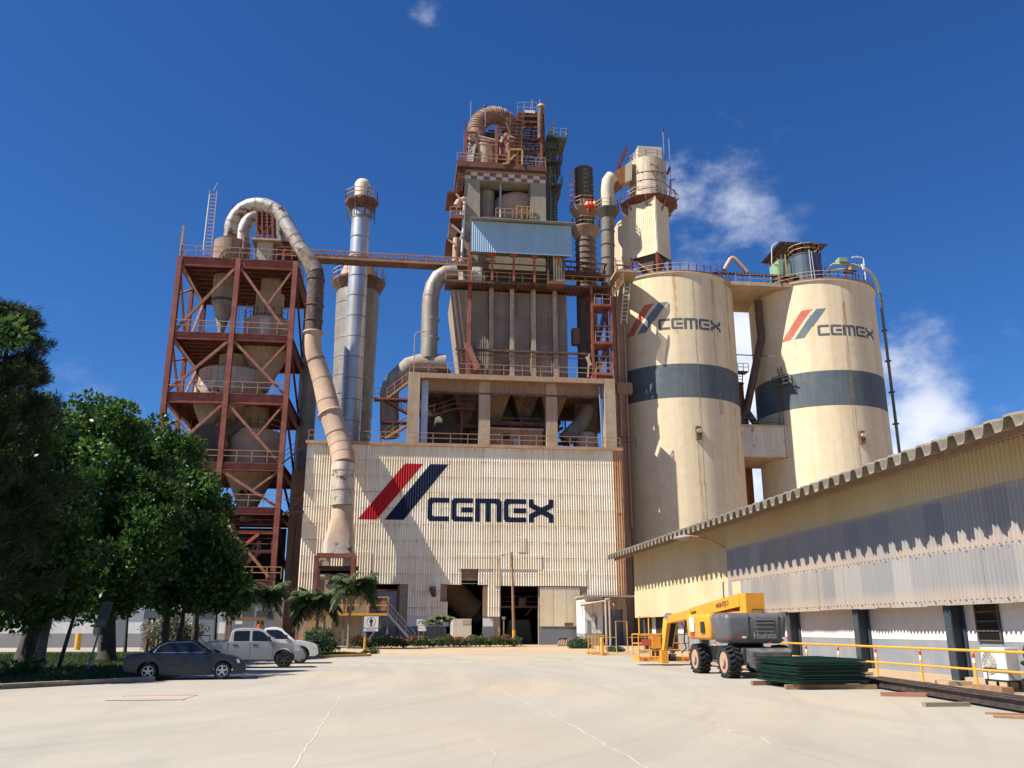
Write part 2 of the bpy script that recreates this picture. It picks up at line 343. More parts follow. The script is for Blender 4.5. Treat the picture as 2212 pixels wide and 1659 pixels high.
def scanfill(polys, step, fn, maxh=1e9):
    """fn(u, v) -> point on the painted surface"""
    mb = MB()
    for poly in polys:
        xs = [p[0] for p in poly]; x = min(xs); n = max(1, int((max(xs) - x) / step + .5)); st = (max(xs) - x) / n
        for k in range(n):
            a, b = x + k * st, x + (k + 1) * st; m = (a + b) / 2; ys = []
            for (x0, y0), (x1, y1) in zip(poly, poly[1:] + poly[:1]):
                if (x0 - m) * (x1 - m) < 0: ys.append(y0 + (y1 - y0) * (m - x0) / (x1 - x0))
            ys.sort()
            for y0, y1 in zip(ys[::2], ys[1::2]):
                nv = max(1, int((y1 - y0) / maxh + .5))
                for j in range(nv):
                    c, d = y0 + (y1 - y0) * j / nv, y0 + (y1 - y0) * (j + 1) / nv
                    mb.add([fn(a, d), fn(b, d), fn(b, c), fn(a, c)], [(0, 1, 2, 3)])
    return mb
# ================================================================== the ground
def strip(pts_l, pts_r, z):
    mb = MB(); n = len(pts_l)
    mb.add([(x, y, z) for x, y in pts_l] + [(x, y, z) for x, y in pts_r], [(i, n + i, n + i + 1, i + 1) for i in range(n - 1)]); return mb
def ngon(pts, z): return MB().add([(x, y, z) for x, y in pts], [tuple(range(len(pts)))])
def ground_mat(name, c1, c2, c3, sx=.25, sy=2.2, fine=18, tyre=True, st=.48):
    m = bpy.data.materials.new(name); m.use_nodes = True; nt = m.node_tree; N = nt.nodes; L = nt.links; b = N['Principled BSDF']; tc = N.new('ShaderNodeTexCoord')
    def noise(scale, det=8, ro=.65, mp=None, dist=0.):
        n = N.new('ShaderNodeTexNoise'); n.inputs['Scale'].default_value = scale; n.inputs['Detail'].default_value = det; n.inputs['Roughness'].default_value = ro; n.inputs['Distortion'].default_value = dist
        if mp:
            q = N.new('ShaderNodeMapping'); q.inputs['Scale'].default_value = mp[0]; q.inputs['Rotation'].default_value = (0, 0, R(mp[1])); L.new(tc.outputs['Object'], q.inputs[0]); L.new(q.outputs[0], n.inputs['Vector'])
        else: L.new(tc.outputs['Object'], n.inputs['Vector'])
        return n.outputs[0]
    def rmp(v, lo, hi, top=1.):
        r = N.new('ShaderNodeMapRange'); r.inputs[1].default_value = lo; r.inputs[2].default_value = hi; r.inputs[4].default_value = top; L.new(v, r.inputs[0]); return r.outputs[0]
    def mix(f, a, c):
        x = N.new('ShaderNodeMix'); x.data_type = 'RGBA'; L.new(f, x.inputs[0])
        for k, v in ((6, a), (7, c)):
            if isinstance(v, tuple): x.inputs[k].default_value = (*v, 1)
            else: L.new(v, x.inputs[k])
        return x.outputs[2]
    c = mix(rmp(noise(.09, 9), .38, .62), c1, c2)
    if tyre:
        c = mix(rmp(noise(.055, 6, .55), .48, .66, .75), c, (.46, .365, .25))
        c = mix(rmp(noise(.8, 9, .7, ((1, .35, 1), 35), .8), .6, .8, .35), c, tuple(v * .7 for v in c3))
        vl = N.new('ShaderNodeVectorMath'); vl.operation = 'SUBTRACT'; L.new(tc.outputs['Object'], vl.inputs[0]); vl.inputs[1].default_value = (-24, 33, 0)     # turning tracks of the lorries
        ln = N.new('ShaderNodeVectorMath'); ln.operation = 'LENGTH'; L.new(vl.outputs[0], ln.inputs[0]); sx2 = N.new('ShaderNodeSeparateXYZ'); L.new(vl.outputs[0], sx2.inputs[0])
        an = N.new('ShaderNodeMath'); an.operation = 'ARCTAN2'; L.new(sx2.outputs[1], an.inputs[0]); L.new(sx2.outputs[0], an.inputs[1])
        for ks, ka, lo, hi, tp in ((.8, 2.2, .46, .72, st * .62), (2.6, 3.4, .52, .76, st * .5)):
            cb = N.new('ShaderNodeCombineXYZ'); m1 = N.new('ShaderNodeMath'); m1.operation = 'MULTIPLY'; L.new(ln.outputs['Value'], m1.inputs[0]); m1.inputs[1].default_value = ks; m2 = N.new('ShaderNodeMath'); m2.operation = 'MULTIPLY'; L.new(an.outputs[0], m2.inputs[0]); m2.inputs[1].default_value = ka
            L.new(m1.outputs[0], cb.inputs[0]); L.new(m2.outputs[0], cb.inputs[1]); nz = N.new('ShaderNodeTexNoise'); nz.inputs['Scale'].default_value = 1; nz.inputs['Detail'].default_value = 7; nz.inputs['Distortion'].default_value = .25; L.new(cb.outputs[0], nz.inputs['Vector']); c = mix(rmp(nz.outputs[0], lo, hi, tp), c, c3)
        c = mix(rmp(noise(.42, 4, .5), .70, .76, .4), c, tuple(v * .55 for v in c3))
        c = mix(rmp(noise(1, 7, .6, ((.9, .10, 1), -12), .6), .52, .74, st * .7), c, c3)
    c = mix(rmp(noise(fine, 5, .7), .5, .85, .35), c, tuple(v * .62 for v in c2))
    c = mix(rmp(noise(.5, 10, .75), .64, .72, .3), c, tuple(v * .55 for v in c2))
    L.new(c, b.inputs['Base Color']); b.inputs['Roughness'].default_value = .92; b.inputs['Specular IOR Level'].default_value = .25
    bm = N.new('ShaderNodeBump'); bm.inputs['Strength'].default_value = .35; bm.inputs['Distance'].default_value = .02; L.new(noise(fine * 2, 6, .7), bm.inputs['Height']); L.new(bm.outputs[0], b.inputs['Normal'])
    return m
dirt_m = ground_mat('bare_earth', (.40, .30, .20), (.34, .25, .16), (.28, .20, .13), fine=9)
yard_m = ground_mat('worn_concrete', (.39, .362, .308), (.34, .315, .268), (.245, .228, .198))
dust_m = ground_mat('sandy_dust', (.47, .35, .225), (.42, .31, .2), (.36, .27, .18))
lawn_m = ground_mat('lawn_soil', (.06, .075, .03), (.05, .055, .028), (.10, .08, .05), tyre=False)
crack_m = flat('pale_joint_sealant', (.50, .46, .38), .9)
paint_line = wm('worn_road_paint', (.58, .49, .34), (.47, .39, .28), rough=.9, vs=3)
yellow_kerb_m = wm('yellow_kerb_paint', (.62, .38, .07), (.50, .30, .09), dirt=(.4, .3, .2), da=.5, rough=.8, vs=2)
tag(MB().add([(-2500, -2500, 0), (2500, -2500, 0), (2500, 2500, 0), (-2500, 2500, 0)], [(0, 1, 2, 3)]).build('ground', dirt_m), kind='structure')
tag(ngon([(-60, -40), (14.6, -40), (14.6, 30), (13.0, 52), (12.2, 58), (-2, 57.5), (-7.5, 51), (-8.2, 44), (-7.6, 30.4), (-10.9, 26.6), (-20, 22), (-60, 18)], .004).build('concrete_yard', yard_m), kind='structure')
tag(ngon([(-2, 57.5), (12.2, 58), (19, 66), (19.5, 79), (-6, 73), (-8.5, 68)], .006).build('road', dust_m), kind='structure')
tag(ngon([(-60, 18), (-20, 22), (-10.9, 26.6), (-7.6, 30.4), (-8.2, 44), (-7.5, 51), (-9, 66), (-60, 66)], .03).build('lawn', lawn_m), kind='structure')
def wander(pts, jit, seg=.35):
    out = []
    for (x0, y0), (x1, y1) in zip(pts[:-1], pts[1:]):
        n = max(2, int(math.hypot(x1 - x0, y1 - y0) / seg))
        for k in range(n): out.append((x0 + (x1 - x0) * k / n + random.gauss(0, jit), y0 + (y1 - y0) * k / n + random.gauss(0, jit)))
    return out + [pts[-1]]
def gp(px, py): d = ray(px, py); t = -EYE / d.z; return (d.x * t, d.y * t)
jm = MB()
for pts, w, jit in (([gp(612, 1690), gp(680, 1590), gp(735, 1505)], .022, .012), ([gp(1440, 1685), gp(1240, 1570), gp(1060, 1480)], .022, .015), ([gp(1515, 1540), gp(1560, 1575), gp(1660, 1600), gp(1700, 1618)], .022, .05),
                    ([gp(1030, 1585), gp(1045, 1610), gp(1065, 1625), gp(1060, 1660)], .008, .03), ([gp(1700, 1618), gp(1780, 1640), gp(1830, 1660)], .01, .04), ([gp(1450, 1495), gp(1400, 1470)], .014, .03)):
    q = wander(pts, jit); l = [(x - w * random.uniform(.3, .8), y) for x, y in q]; r = [(x + w * random.uniform(.3, .8), y) for x, y in q]
    n = len(q); jm.add([(x, y, .008) for x, y in l] + [(x, y, .008) for x, y in r], [(i, n + i, n + i + 1, i + 1) for i in range(n - 1)])
tag(jm.build('yard_joint_marking', crack_m), kind='structure')
dm = MB()
for k in range(17):
    f = k / 16; x = 640 + (1290 - 640) * f; y = 1438 - 12 * f + 3 * math.sin(f * 6); a = gp(x, y); w = random.uniform(.42, .58)
    dm.add([(a[0] - w / 2, a[1] - .12, .009), (a[0] + w / 2, a[1] - .1, .009), (a[0] + w / 2 + .05, a[1] + .55, .009), (a[0] - w / 2 + .05, a[1] + .5, .009)], [(0, 1, 2, 3)])
tag(dm.build('road_marking', paint_line), kind='structure')
# sunken service cover in the yard near the saloon car
cv = thing('service_cover', 'flat rectangular concrete service cover in the yard in front of the dark saloon', 'cover', (*gp(320, 1508), .0))
c0 = gp(235, 1514); c1 = gp(425, 1502)
MB().box((c0[0], c0[1], .006), (c1[0], c0[1] + 1.3, .012)).build('cover_slab', wm('cover_concrete', (.44, .36, .29), (.38, .31, .25), rough=.95), cv)
for y in (c0[1] - .03, c0[1] + 1.33): MB().box((c0[0] - .06, y - .03, .004), (c1[0] + .06, y + .03, .014)).build('edge_angle', brown_steel, cv)
# kerbs
def kerb(pts, name, mat, label, w=.18, h=.14):
    mb = MB()
    for a, b in zip(pts[:-1], pts[1:]): mb.bar((a[0], a[1], h / 2), (b[0], b[1], h / 2), w, h)
    return tag(mb.build(name, mat), kind='structure')
kerb([(-20, 22.3), (-11.0, 26.9), (-7.8, 30.3)], 'kerb', conc_tan, '')
kerb([(-8.9, 52.4), (-4.4, 52.2), (-1.95, 54.2), (-1.9, 56.2)], 'kerb', yellow_kerb_m, '')

# ================================================================== mill hall
HX0, HX1, HY, HZ = -10.1, 22.45, 88.0, 19.72
mill = thing('mill_building', 'long cream corrugated mill hall with red and navy painted wordmark on its front', 'building', (6, HY, 0))
PITCHC, AMP = .25, .038
def wallx(px): return P(px, 1250, HY).x
def wz(py, px=1000): return P(px, py, HY).z
cl = MB(); ROWH = 1.62
def clad(x0, x1, zb, zt=HZ - .12):
    r0 = HZ
    k = 0
    while True:
        t = HZ - .12 - k * ROWH; bt = max(zb, t - ROWH - .06)
        if t <= zb + .05: break
        if t <= zt + .1:
            cl.corr((x0, HY - .05, bt), (1, 0, 0), (0, 0, 1), (0, -1, 0), x1 - x0, min(t, zt) - bt, PITCHC, AMP, 8, 1, .006, u0=x0)
        k += 1
segs = [(HX0, wallx(683), wz(1319)), (wallx(683), wallx(770), wz(1225)), (wallx(770), wallx(800), wz(1262)), (wallx(800), wallx(882), wz(1262.6)), (wallx(882), wallx(952), wz(1331)), (wallx(952), wallx(966), wz(1262)),
        (wallx(966), wallx(996), wz(1263)), (wallx(996), wallx(1033), wz(1229)), (wallx(1033), wallx(1054), wz(1263)), (wallx(1054), wallx(1081), wz(1332)), (wallx(1081), wallx(1162), wz(1265)),
        (wallx(1162), wallx(1268), wz(1265)), (wallx(1268), HX1 - .95, wz(1286))]
for a, b, z in segs: clad(a, b, z)
clad_o = cl.build('cladding', cream_sheet, mill)
fl = MB()
for k in range(12):
    t = HZ - .12 - k * ROWH; bt = max(wz(1286), t - ROWH - .06)
    if t > bt: fl.corr((HX1 - .95, HY - .05, bt), (1, 0, 0), (0, 0, 1), (0, -1, 0), .95, t - bt, PITCHC, AMP, 8, 1, .006, u0=HX1 - .95)
fl.build('rusted_end_sheet', wm('orange_rusted_sheet', (.50, .20, .06), (.62, .44, .26), streak=(.22, .07, .025), sa=.8, rough=.85, vs=.25, rust=.3, rcol=(.26, .08, .025)), mill)
# patched sheets lapped over the front
ym = sheet_mat('yellowed_sheet', (.86, .77, .58), (.76, .64, .43), 1.2, 1.62, HZ - 1.62 * 12, .95)
for px0, px1, y0, y1 in ((760, 800, 1192, 1262), (1115, 1136, 1158, 1192), (1162, 1268, 1228, 1265), (985, 1170, 1195, 1229), (934, 968, 1300, 1333), (1066, 1082, 1228, 1265)):
    pm = MB(); a, b = wallx(px0), wallx(px1); pm.corr((a, HY - .10, wz(y1)), (1, 0, 0), (0, 0, 1), (0, -1, 0), b - a, wz(y0) - wz(y1), PITCHC, AMP, 6, 1, .02, u0=a); pm.build('patch_sheet', ym, mill)
# parapet, roof and flanks
MB().box((HX0 - .15, HY - .32, HZ - .14), (HX1 + .12, HY + .3, HZ + .18)).build('parapet_beam', wm('dusty_parapet', (.48, .33, .21), (.38, .24, .15), dirt=(.26, .13, .07), da=.6, rough=.9, vs=.6), mill)
MB().box((HX0, HY + .3, HZ - .25), (HX1, HY + 21, HZ + .02)).build('roof', conc_brown, mill)
sd = MB(); sd.box((HX0, HY + .12, 0), (HX0 + .2, HY + 21, HZ - .25)); sd.box((HX1 - .2, HY + .12, 0), (HX1, HY + 21, HZ - .25)); sd.box((HX0 + .2, HY + 20.8, 0), (HX1 - .2, HY + 21, HZ - .25)); sd.build('flank_wall', conc_brown, mill)
# concrete backing of the lower front: piers between the openings
bk = MB()
op = [(wallx(966), wallx(1043), 5.05), (wallx(1081), wallx(1163), 5.0)]
zt = 6.15
for a, b in ((HX0 + .2, wallx(800)), (wallx(863), wallx(950)), (wallx(1049), wallx(1081)), (wallx(1163), HX1 - .2)):
    bk.box((a, HY + .15, 0), (b, HY + .5, zt))
bk.box((HX0 + .2, HY + .5, zt), (HX1 - .2, HY + .8, zt + .5))
bk.build('backing_wall', conc_tan, mill)
for a, b in ((wallx(780), wallx(966)), (wallx(1043), wallx(1068)), (wallx(1163), HX1 - .1)): MB().box((a, HY + .0, 0), (b, HY + .13, wz(1353))).build('grey_dado', grey_p, mill)   # painted dado in front of the backing
MB().box((wallx(882), HY + .02, wz(1353)), (wallx(972), HY + .125, wz(1333) + .1)).build('pale_plinth_band', white_p, mill); MB().box((wallx(1044), HY + .02, wz(1353)), (wallx(1066), HY + .125, wz(1334))).build('pale_plinth_band', white_p, mill)
dp = MB(); a, b = wallx(1166), wallx(1252)
for k in range(3): dp.box((a + (b - a) * k / 3 + .015, HY - .06, wz(1353)), (a + (b - a) * (k + 1) / 3 - .015, HY + .01, wz(1267)))
dp.build('sliding_door', wm('cream_door_sheet', (.74, .64, .44), (.64, .53, .36), streak=(.45, .3, .17), sa=.5, rough=.7, vs=.6), mill)
MB().box((wallx(1252) + .02, HY + .01, wz(1353)), (wallx(1268), HY + .12, wz(1265))).build('door_jamb', conc_tan, mill)
MB().box((wallx(1218), HY - .075, wz(1352)), (wallx(1236), HY - .062, wz(1345))).build('door_vent', brown_steel, mill)
# bricked up door bay left of the hanging sheets, with its red frame
bay = MB(); bay.box((wallx(803), HY + .05, wz(1353)), (wallx(862), HY + .13, wz(1278))); bay.build('bricked_bay', greyl_p, mill)
fr = MB()
for x in (803, 862): fr.bar((wallx(x), HY - .02, 1.0), (wallx(x), HY - .02, wz(1262)), .2, .16)
fr.bar((wallx(803), HY - .02, wz(1276)), (wallx(862), HY - .02, wz(1276)), .1, .18); fr.bar((wallx(803), HY - .1, 1.0), (wallx(803), HY - .1, wz(1236)), .17)
fr.build('bay_frame', dark_red, mill)
pl = MB(); pl.box((wallx(1043) + .02, HY - .02, wz(1332)), (wallx(1054), HY + .14, wz(1262))); pl.box((wallx(952), HY + .1, wz(1300)), (wallx(966), HY + .45, wz(1262))); pl.build('brown_pier', conc_brown, mill)
MB().box((wallx(997), HY + .1, wz(1246)), (wallx(1032), HY + .5, wz(1229))).build('lintel_beam', conc_brown, mill)
hp = MB(); hp.tube([P(935, 1268, HY - .2), P(936, 1282, HY - .2)], [.35, .3], 10); hp.tube([P(936, 1282, HY - .2), P(940, 1288, HY - .15)], [.3, .18], 10); hp.build('wall_hood', brown_steel, mill, True)
# dark hall inside the openings
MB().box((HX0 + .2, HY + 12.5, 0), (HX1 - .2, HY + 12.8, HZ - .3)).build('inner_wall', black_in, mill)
lb = MB(); lb.bar((wallx(985), HY + 1.2, wz(1259)), (wallx(1050), HY + 1.2, wz(1259)), .08, .08); lb.build('strip_bar', white_p, mill)
# wordmark: follows the corrugation
def wallp(u, v):
    x = 2.2 + (u - 775) * .01; z = 14.31 - (v - 428) * .01
    return (x, HY - .05 - .016 - AMP * math.cos(x / PITCHC * 2 * math.pi), z)
scanfill(LETTERS, 2.9, wallp).build('wordmark_letter', wm('navy_sign_paint', (.012, .02, .05), (.016, .025, .055), rough=.75, vs=1.2, spec=.15), mill)
scanfill(BLUE_BAR, 2.9, wallp).build('navy_stripe', MATS['navy_sign_paint'], mill)
scanfill(RED_BAR, 2.9, wallp).build('red_stripe', wm('red_sign_paint', (.50, .02, .028), (.43, .022, .03), rough=.75, vs=1.2, spec=.15), mill)
# edge railing of the mill roof
MB().rail([(HX0 + .1, HY - .05, HZ + .18), (HX1 - .1, HY - .05, HZ + .18)], 1.1, 1.75, .034).build('roof_railing', rail_tan, mill)

# inside the first opening: inclined chute; white cabinet at its sill
kd = thing('inclined_chute', 'fat dusty inclined duct seen inside the dark left doorway of the mill hall', 'chute', P(1000, 1300, HY + 4))
MB().tube([P(955, 1258, HY + 6.5), P(1020, 1322, HY + 7.5)], 1.45, 20).build('duct_shell', conc_brown, kd, True)
MB().tube([P(1020, 1322, HY + 7.5), P(1034, 1343, HY + 7.6)], [1.0, .6], 16).build('duct_mouth', dark_metal, kd, True)
kt = thing('fork_frame', 'grey and red steel working platform inside the dark right doorway of the mill hall', 'frame', P(1120, 1390, HY + 2))
mb = MB(); mb.bar(P(1082, 1311, HY + 2), P(1163, 1311, HY + 2), .22); mb.rail([P(1082, 1311, HY + 2), P(1163, 1311, HY + 2)], 1.0, 1.4, .03)
mb.bar(P(1135, 1330, HY + 2.2), P(1150, 1312, HY + 2.2), .1); mb.bar(P(1112, 1330, HY + 2.2), P(1100, 1312, HY + 2.2), .1); mb.build('platform', dark_red, kt)
MB().box((P(1121, 1311, HY + 1.8).x, HY + 1.8, P(1121, 1311, HY + 1.8).z), (P(1135, 1311, HY + 1.8).x, HY + 2.4, P(1135, 1292, HY + 1.8).z)).build('drive_unit', brown_steel, kt)
MB().hexa([(P(1092, 1385, HY + 3).x, HY + 3, 0), (P(1150, 1385, HY + 3).x, HY + 3, 0), (P(1150, 1385, HY + 3).x, HY + 6, 0), (P(1092, 1385, HY + 3).x, HY + 6, 0)], [(P(1100, 1385, HY + 3).x, HY + 3, 2.4), (P(1144, 1385, HY + 3).x, HY + 3, 2.4), (P(1144, 1385, HY + 3).x, HY + 6, 2.4), (P(1100, 1385, HY + 3).x, HY + 6, 2.4)]).build('green_bin', wm('dull_green_sheet', (.05, .09, .045), (.04, .06, .035), rough=.8), kt)
cab = thing('equipment_cabinet', 'cream sheet metal cabinet standing in the left doorway of the mill hall', 'cabinet', P(997, 1388, HY - .6))
c0 = P(978, 1386, HY - 1.0); c1 = P(1017, 1337, HY - .4)
MB().box((c0.x, HY - 1.3, .05), (c1.x, HY - .2, c1.z)).build('cabinet_body', wm('cream_cabinet', (.70, .62, .48), (.62, .53, .4), dirt=(.45, .3, .18), da=.3, rough=.6), cab)
mb = MB(); mb.box((c0.x - .25, HY - 1.1, .05), (c0.x - .01, HY - .4, c1.z - .15)); mb.build('side_housing', white_p, cab)
MB().box((c0.x + .9, HY - 1.33, c1.z - .5), (c1.x - .1, HY - 1.305, c1.z - .1)).build('access_panel', tan_metal, cab)

# ================================================================== raised walkway and stairs at the left foot of the hall
wk = thing('loading_platform', 'yellow railed steel platform with stairs at the left foot of the mill hall', 'platform', P(735, 1390, 84.5))
WY = 84.6
d0, d1 = P(703, 1326, WY), P(838, 1326, WY); dz = d0.z
MB().box((d0.x, WY - .8, dz - .18), (d1.x, WY + 1.6, dz)).build('deck', greyl_p, wk)
yb = MB(); yb.bar((d0.x, WY - .82, dz - .05), (d1.x, WY - .82, dz - .05), .05, .2); yb.build('edge_strip', yellow, wk)
MB().rail([(d0.x, WY - .75, dz), (d1.x, WY - .75, dz)], 1.5, 2.1, .05).build('railing', yellow, wk)
MB().stair(P(661, 1378, WY - .3), (d0.x, WY - .3, dz), 1.1, (0, 1, 0), True, .045).build('stair', rail_yellow, wk)
MB().stair((d1.x + 2.6, WY - .3, .1), (d1.x, WY - .3, dz), 1.1, (0, 1, 0), True, .03).build('stair', grey_p, wk)
for f in (0, .3, .62, 1): MB().bar((d0.x + (d1.x - d0.x) * f, WY - .5, 0), (d0.x + (d1.x - d0.x) * f, WY - .5, dz - .19), .16).build('post', grey_p, wk)
MB().bar((d1.x - 1.8, WY - .5, .4), (d1.x - .2, WY - .5, dz - .25), .14).build('brace', grey_p, wk)
MB().box((d0.x + .6, WY + .3, 0), (d1.x - 2.4, WY + 1.5, dz - .2)).build('under_wall', conc_tan, wk)
bxm = thing('motor_housing', 'brown sheet metal housing on the yellow railed platform by the mill wall', 'housing', P(833, 1325, WY + .3))
MB().box((P(812, 1320, WY).x, WY + .2, dz), (P(839, 1320, WY).x, WY + 1.4, dz + 1.55)).build('housing_body', brown_steel, bxm)
MB().box((P(816, 1320, WY).x, WY + .18, dz + .3), (P(835, 1320, WY).x, WY + .198, dz + 1.2)).build('access_door', conc_brown, bxm)
fan = thing('discharge_hopper', 'dust covered discharge hopper and fan casing on the platform below the leaning duct', 'hopper', P(722, 1320, 86))
MB().box((P(700, 1322, 85.6).x, 85.6, P(700, 1322, 85.6).z), (P(742, 1322, 85.6).x, 86.9, P(742, 1262, 85.6).z)).build('casing', tan_metal, fan)
MB().tube([P(742, 1298, 86.2), P(758, 1296, 86.2)], [1.15, 1.15], 20).build('fan_scroll', peeling, fan, True)
MB().hexa(*[[V3((a.x, 85.7, a.z)), V3((b.x, 85.7, b.z)), V3((b.x, 86.8, b.z)), V3((a.x, 86.8, a.z))] for a, b in ((P(708, 1261, 85.7), P(738, 1261, 85.7)), (P(714, 1244, 85.7), P(732, 1244, 85.7)))]).build('inlet', brown_steel, fan)
MB().tube([P(692, 1245, 85.6), P(714, 1246, 85.6)], .3, 12).build('cross_pipe', tan_metal, fan, True); MB().tube([P(738, 1246, 85.6), P(752, 1245, 85.6)], .3, 12).build('cross_pipe', tan_metal, fan, True)
# ================================================================== concrete frame on the mill roof
FY = 88.75
fz = P(1100, 812, 89).z; RZ = HZ + .19
frame = thing('concrete_portal', 'open dusty concrete frame of columns and slab standing on the mill roof', 'concrete frame', (11, FY, RZ))
fx0, fx1 = -.15, 22.2
def cbox(a, b, name, mat, par): return MB().box(a, b).build(name, mat, par)
def bp_(f, a, b, Y, d): p, q = f(*a, Y), f(*b, Y); return (min(p.x, q.x), Y, min(p.z, q.z)), (max(p.x, q.x), Y + d, max(p.z, q.z))
for x0, x1, y in ((fx0, fx0 + 1.25, FY), (fx1 - 1.2, fx1, FY), (7.45, 8.65, FY + .9), (14.75, 15.95, FY + .9), (fx0 + .1, fx0 + 1.3, FY + 12), (fx1 - 1.3, fx1 - .1, FY + 12), (7.5, 8.7, FY + 12), (14.8, 16, FY + 12)):
    cbox((x0, y, RZ), (x1, y + 1.1, fz - .0), 'column', conc_tan, frame)
cbox((fx0 + 1.26, FY + .02, fz - .55), (fx1 - 1.21, FY + 13, fz - .06), 'slab', conc_brown, frame)
cbox((fx0 + 1.3, FY + 1.0, fz - 1.85), (fx1 - 1.25, FY + 1.5, fz - .56), 'beam', conc_brown, frame)
cbox((fx0 + 1.3, FY + 12.2, fz - 1.85), (fx1 - 1.35, FY + 12.9, fz - .56), 'beam', conc_brown, frame)
cbox((fx0 + 1.27, FY - .02, fz - .58), (fx1 - 1.22, FY + .0, fz - .03), 'slab_edge', wm('slab_edge_concrete', (.46, .32, .21), (.36, .23, .15), dirt=(.25, .13, .08), da=.6, rough=.95, vs=1.5, bump=.4, bs=6), frame)
MB().bar((fx0 + 1.5, FY + .96, fz - 1.9), (fx1 - 1.25, FY + .96, fz - 1.9), .14, .2).build('edge_beam', brown_steel, frame)
MB().rail([(fx0 + .1, FY + .1, fz), (fx1 - .1, FY + .1, fz)], 1.15, 1.95, .036).build('railing', rail_tan, frame)
MB().bar((fx0 + 1.8, FY + .9, RZ), (fx0 + 1.8, FY + .9, fz - .6), .7, .12).build('cable_tray', silver, frame)
MB().tube([(fx1 - 1.7, FY + .3, fz - .8), (fx1 - 1.6, FY + .3, 24), (fx1 - 1.5, FY + .3, RZ)], .09, 8).build('drain_pipe', wm('blue_pipe', (.2, .3, .42), rough=.5), frame, True)

# equipment standing below the frame
hop = thing('dust_hopper_row', 'row of brown pyramid hoppers hanging under the concrete frame slab', 'hoppers', (11, FY + 5, fz - 3))
for k, cx in enumerate((6.3, 9.7, 12.9, 16.1)):
    z1 = fz - .6; z0 = 23.4
    MB().hexa([(cx - .35, FY + 5.2, z0), (cx + .35, FY + 5.2, z0), (cx + .35, FY + 6, z0), (cx - .35, FY + 6, z0)], [(cx - 1.65, FY + 3, z1), (cx + 1.65, FY + 3, z1), (cx + 1.65, FY + 8.5, z1), (cx - 1.65, FY + 8.5, z1)]).build('hopper', conc_brown if k % 2 else brown_steel, hop)
MB().box((4.6, FY + 5.1, 23.0), (17, FY + 6.1, 23.4)).build('screw_conveyor', brown_steel, hop)
rm = thing('switch_room', 'small brown block room with a square black opening under the concrete frame', 'room', (11.7, FY + 2.2, RZ))
cbox((8.7, FY + 2.2, RZ), (14.55, FY + 6.5, RZ + 2.3), 'room_wall', conc_brown, rm); cbox((8.6, FY + 2.1, RZ + 2.3), (14.65, FY + 6.6, RZ + 2.55), 'room_roof', conc_tan, rm)
cbox((10.0, FY + 2.14, RZ + 1.1), (10.9, FY + 2.19, RZ + 1.9), 'opening', black_in, rm); cbox((11.3, FY + 2.0, RZ + .4), (12.1, FY + 2.19, RZ + 1.4), 'electric_box', greyl_p, rm)
MB().rail([(8.7, FY + 2.3, RZ + 2.56), (14.5, FY + 2.3, RZ + 2.56)], 1.1, 1.2, .04).build('roof_rail', brown_steel, rm)
MB().box((8.7, FY + 3, RZ + 3.0), (15, FY + 3.8, RZ + 3.45)).build('overhead_duct', brown_steel, rm)
rp = thing('sloping_gangway', 'red steel gangway ramp with railings running under the left bay of the concrete frame', 'gangway', (4, FY + 2.5, RZ))
a, b, c = V3((1.6, FY + 2.5, 23.2)), V3((4.9, FY + 2.5, 24.4)), V3((7.6, FY + 2.5, 24.4))
MB().bar(a, b, 1.0, .14).bar(b, c, 1.0, .14).build('walkway', dark_red, rp); MB().rail([a - V3((0, .5, 0)), b - V3((0, .5, 0)), c - V3((0, .5, 0))], 1.1, 1.2, .035).build('railing', brown_steel, rp)
MB().bar((5.7, FY + 2.5, RZ), (5.7, FY + 2.5, 24.3), .2).build('support_post', dark_red, rp)
ms = thing('mill_separator', 'dark sooty separator machine in the left bay under the concrete frame', 'machine', (4.4, FY + 6, RZ))
MB().lathe(4.6, FY + 7.5, [(1.6, RZ), (2.3, RZ + 1), (2.3, RZ + 4.5), (1.5, RZ + 5.6), (.9, RZ + 7)], 24).build('machine_body', dark_metal, ms, True); MB().tube([(2.4, FY + 6.4, RZ + .2), (2.6, FY + 6.4, RZ + 2), (4, FY + 6.6, RZ + 2.6)], .5, 12).build('machine_pipe', brown_steel, ms, True)
MB().box((1.3, FY + 8.4, RZ), (3.2, FY + 10.8, fz - .6)).build('duct_column', brown_steel, ms)
bp = thing('bin_at_frame', 'rounded dull bin and pipes in the right bay under the concrete frame', 'bin', (19.5, FY + 3, RZ))
MB().lathe(19.6, FY + 3.2, [(1.2, RZ), (1.2, RZ + 1.7), (.85, RZ + 2.4), (.0, RZ + 2.5)], 20).build('bin_shell', vessel_grey, bp, True); MB().tube([(17.6, FY + 6, 22), (19.6, FY + 6, 24), (20.6, FY + 7, 26)], .9, 14).build('feed_duct', vessel_grey, bp, True)
MB().tube([(18.4, FY + 1.6, RZ + .2), (18.6, FY + 1.6, RZ + 1.3), (20.4, FY + 1.6, RZ + 1.3), (20.6, FY + 1.6, RZ + .2)], .06, 6).build('hoop', rail_tan, bp)
MB().box((19.4, FY + 8.5, RZ), (22, FY + 10, fz - .6)).build('end_wall', conc_brown, bp)
ll = thing('ladder_cage_platform', 'rusty ladder platform seen against the sky in the right bay of the concrete frame', 'platform', (17, FY + 9, RZ))
MB().rail([(16.2, FY + 9, 24.2), (18.0, FY + 9, 24.2)], 1.1, .5, .04).rail([(16.6, FY + 9, 22.4), (18.4, FY + 9, 22.4)], 1.1, .6, .04).build('railing', dark_red, ll)
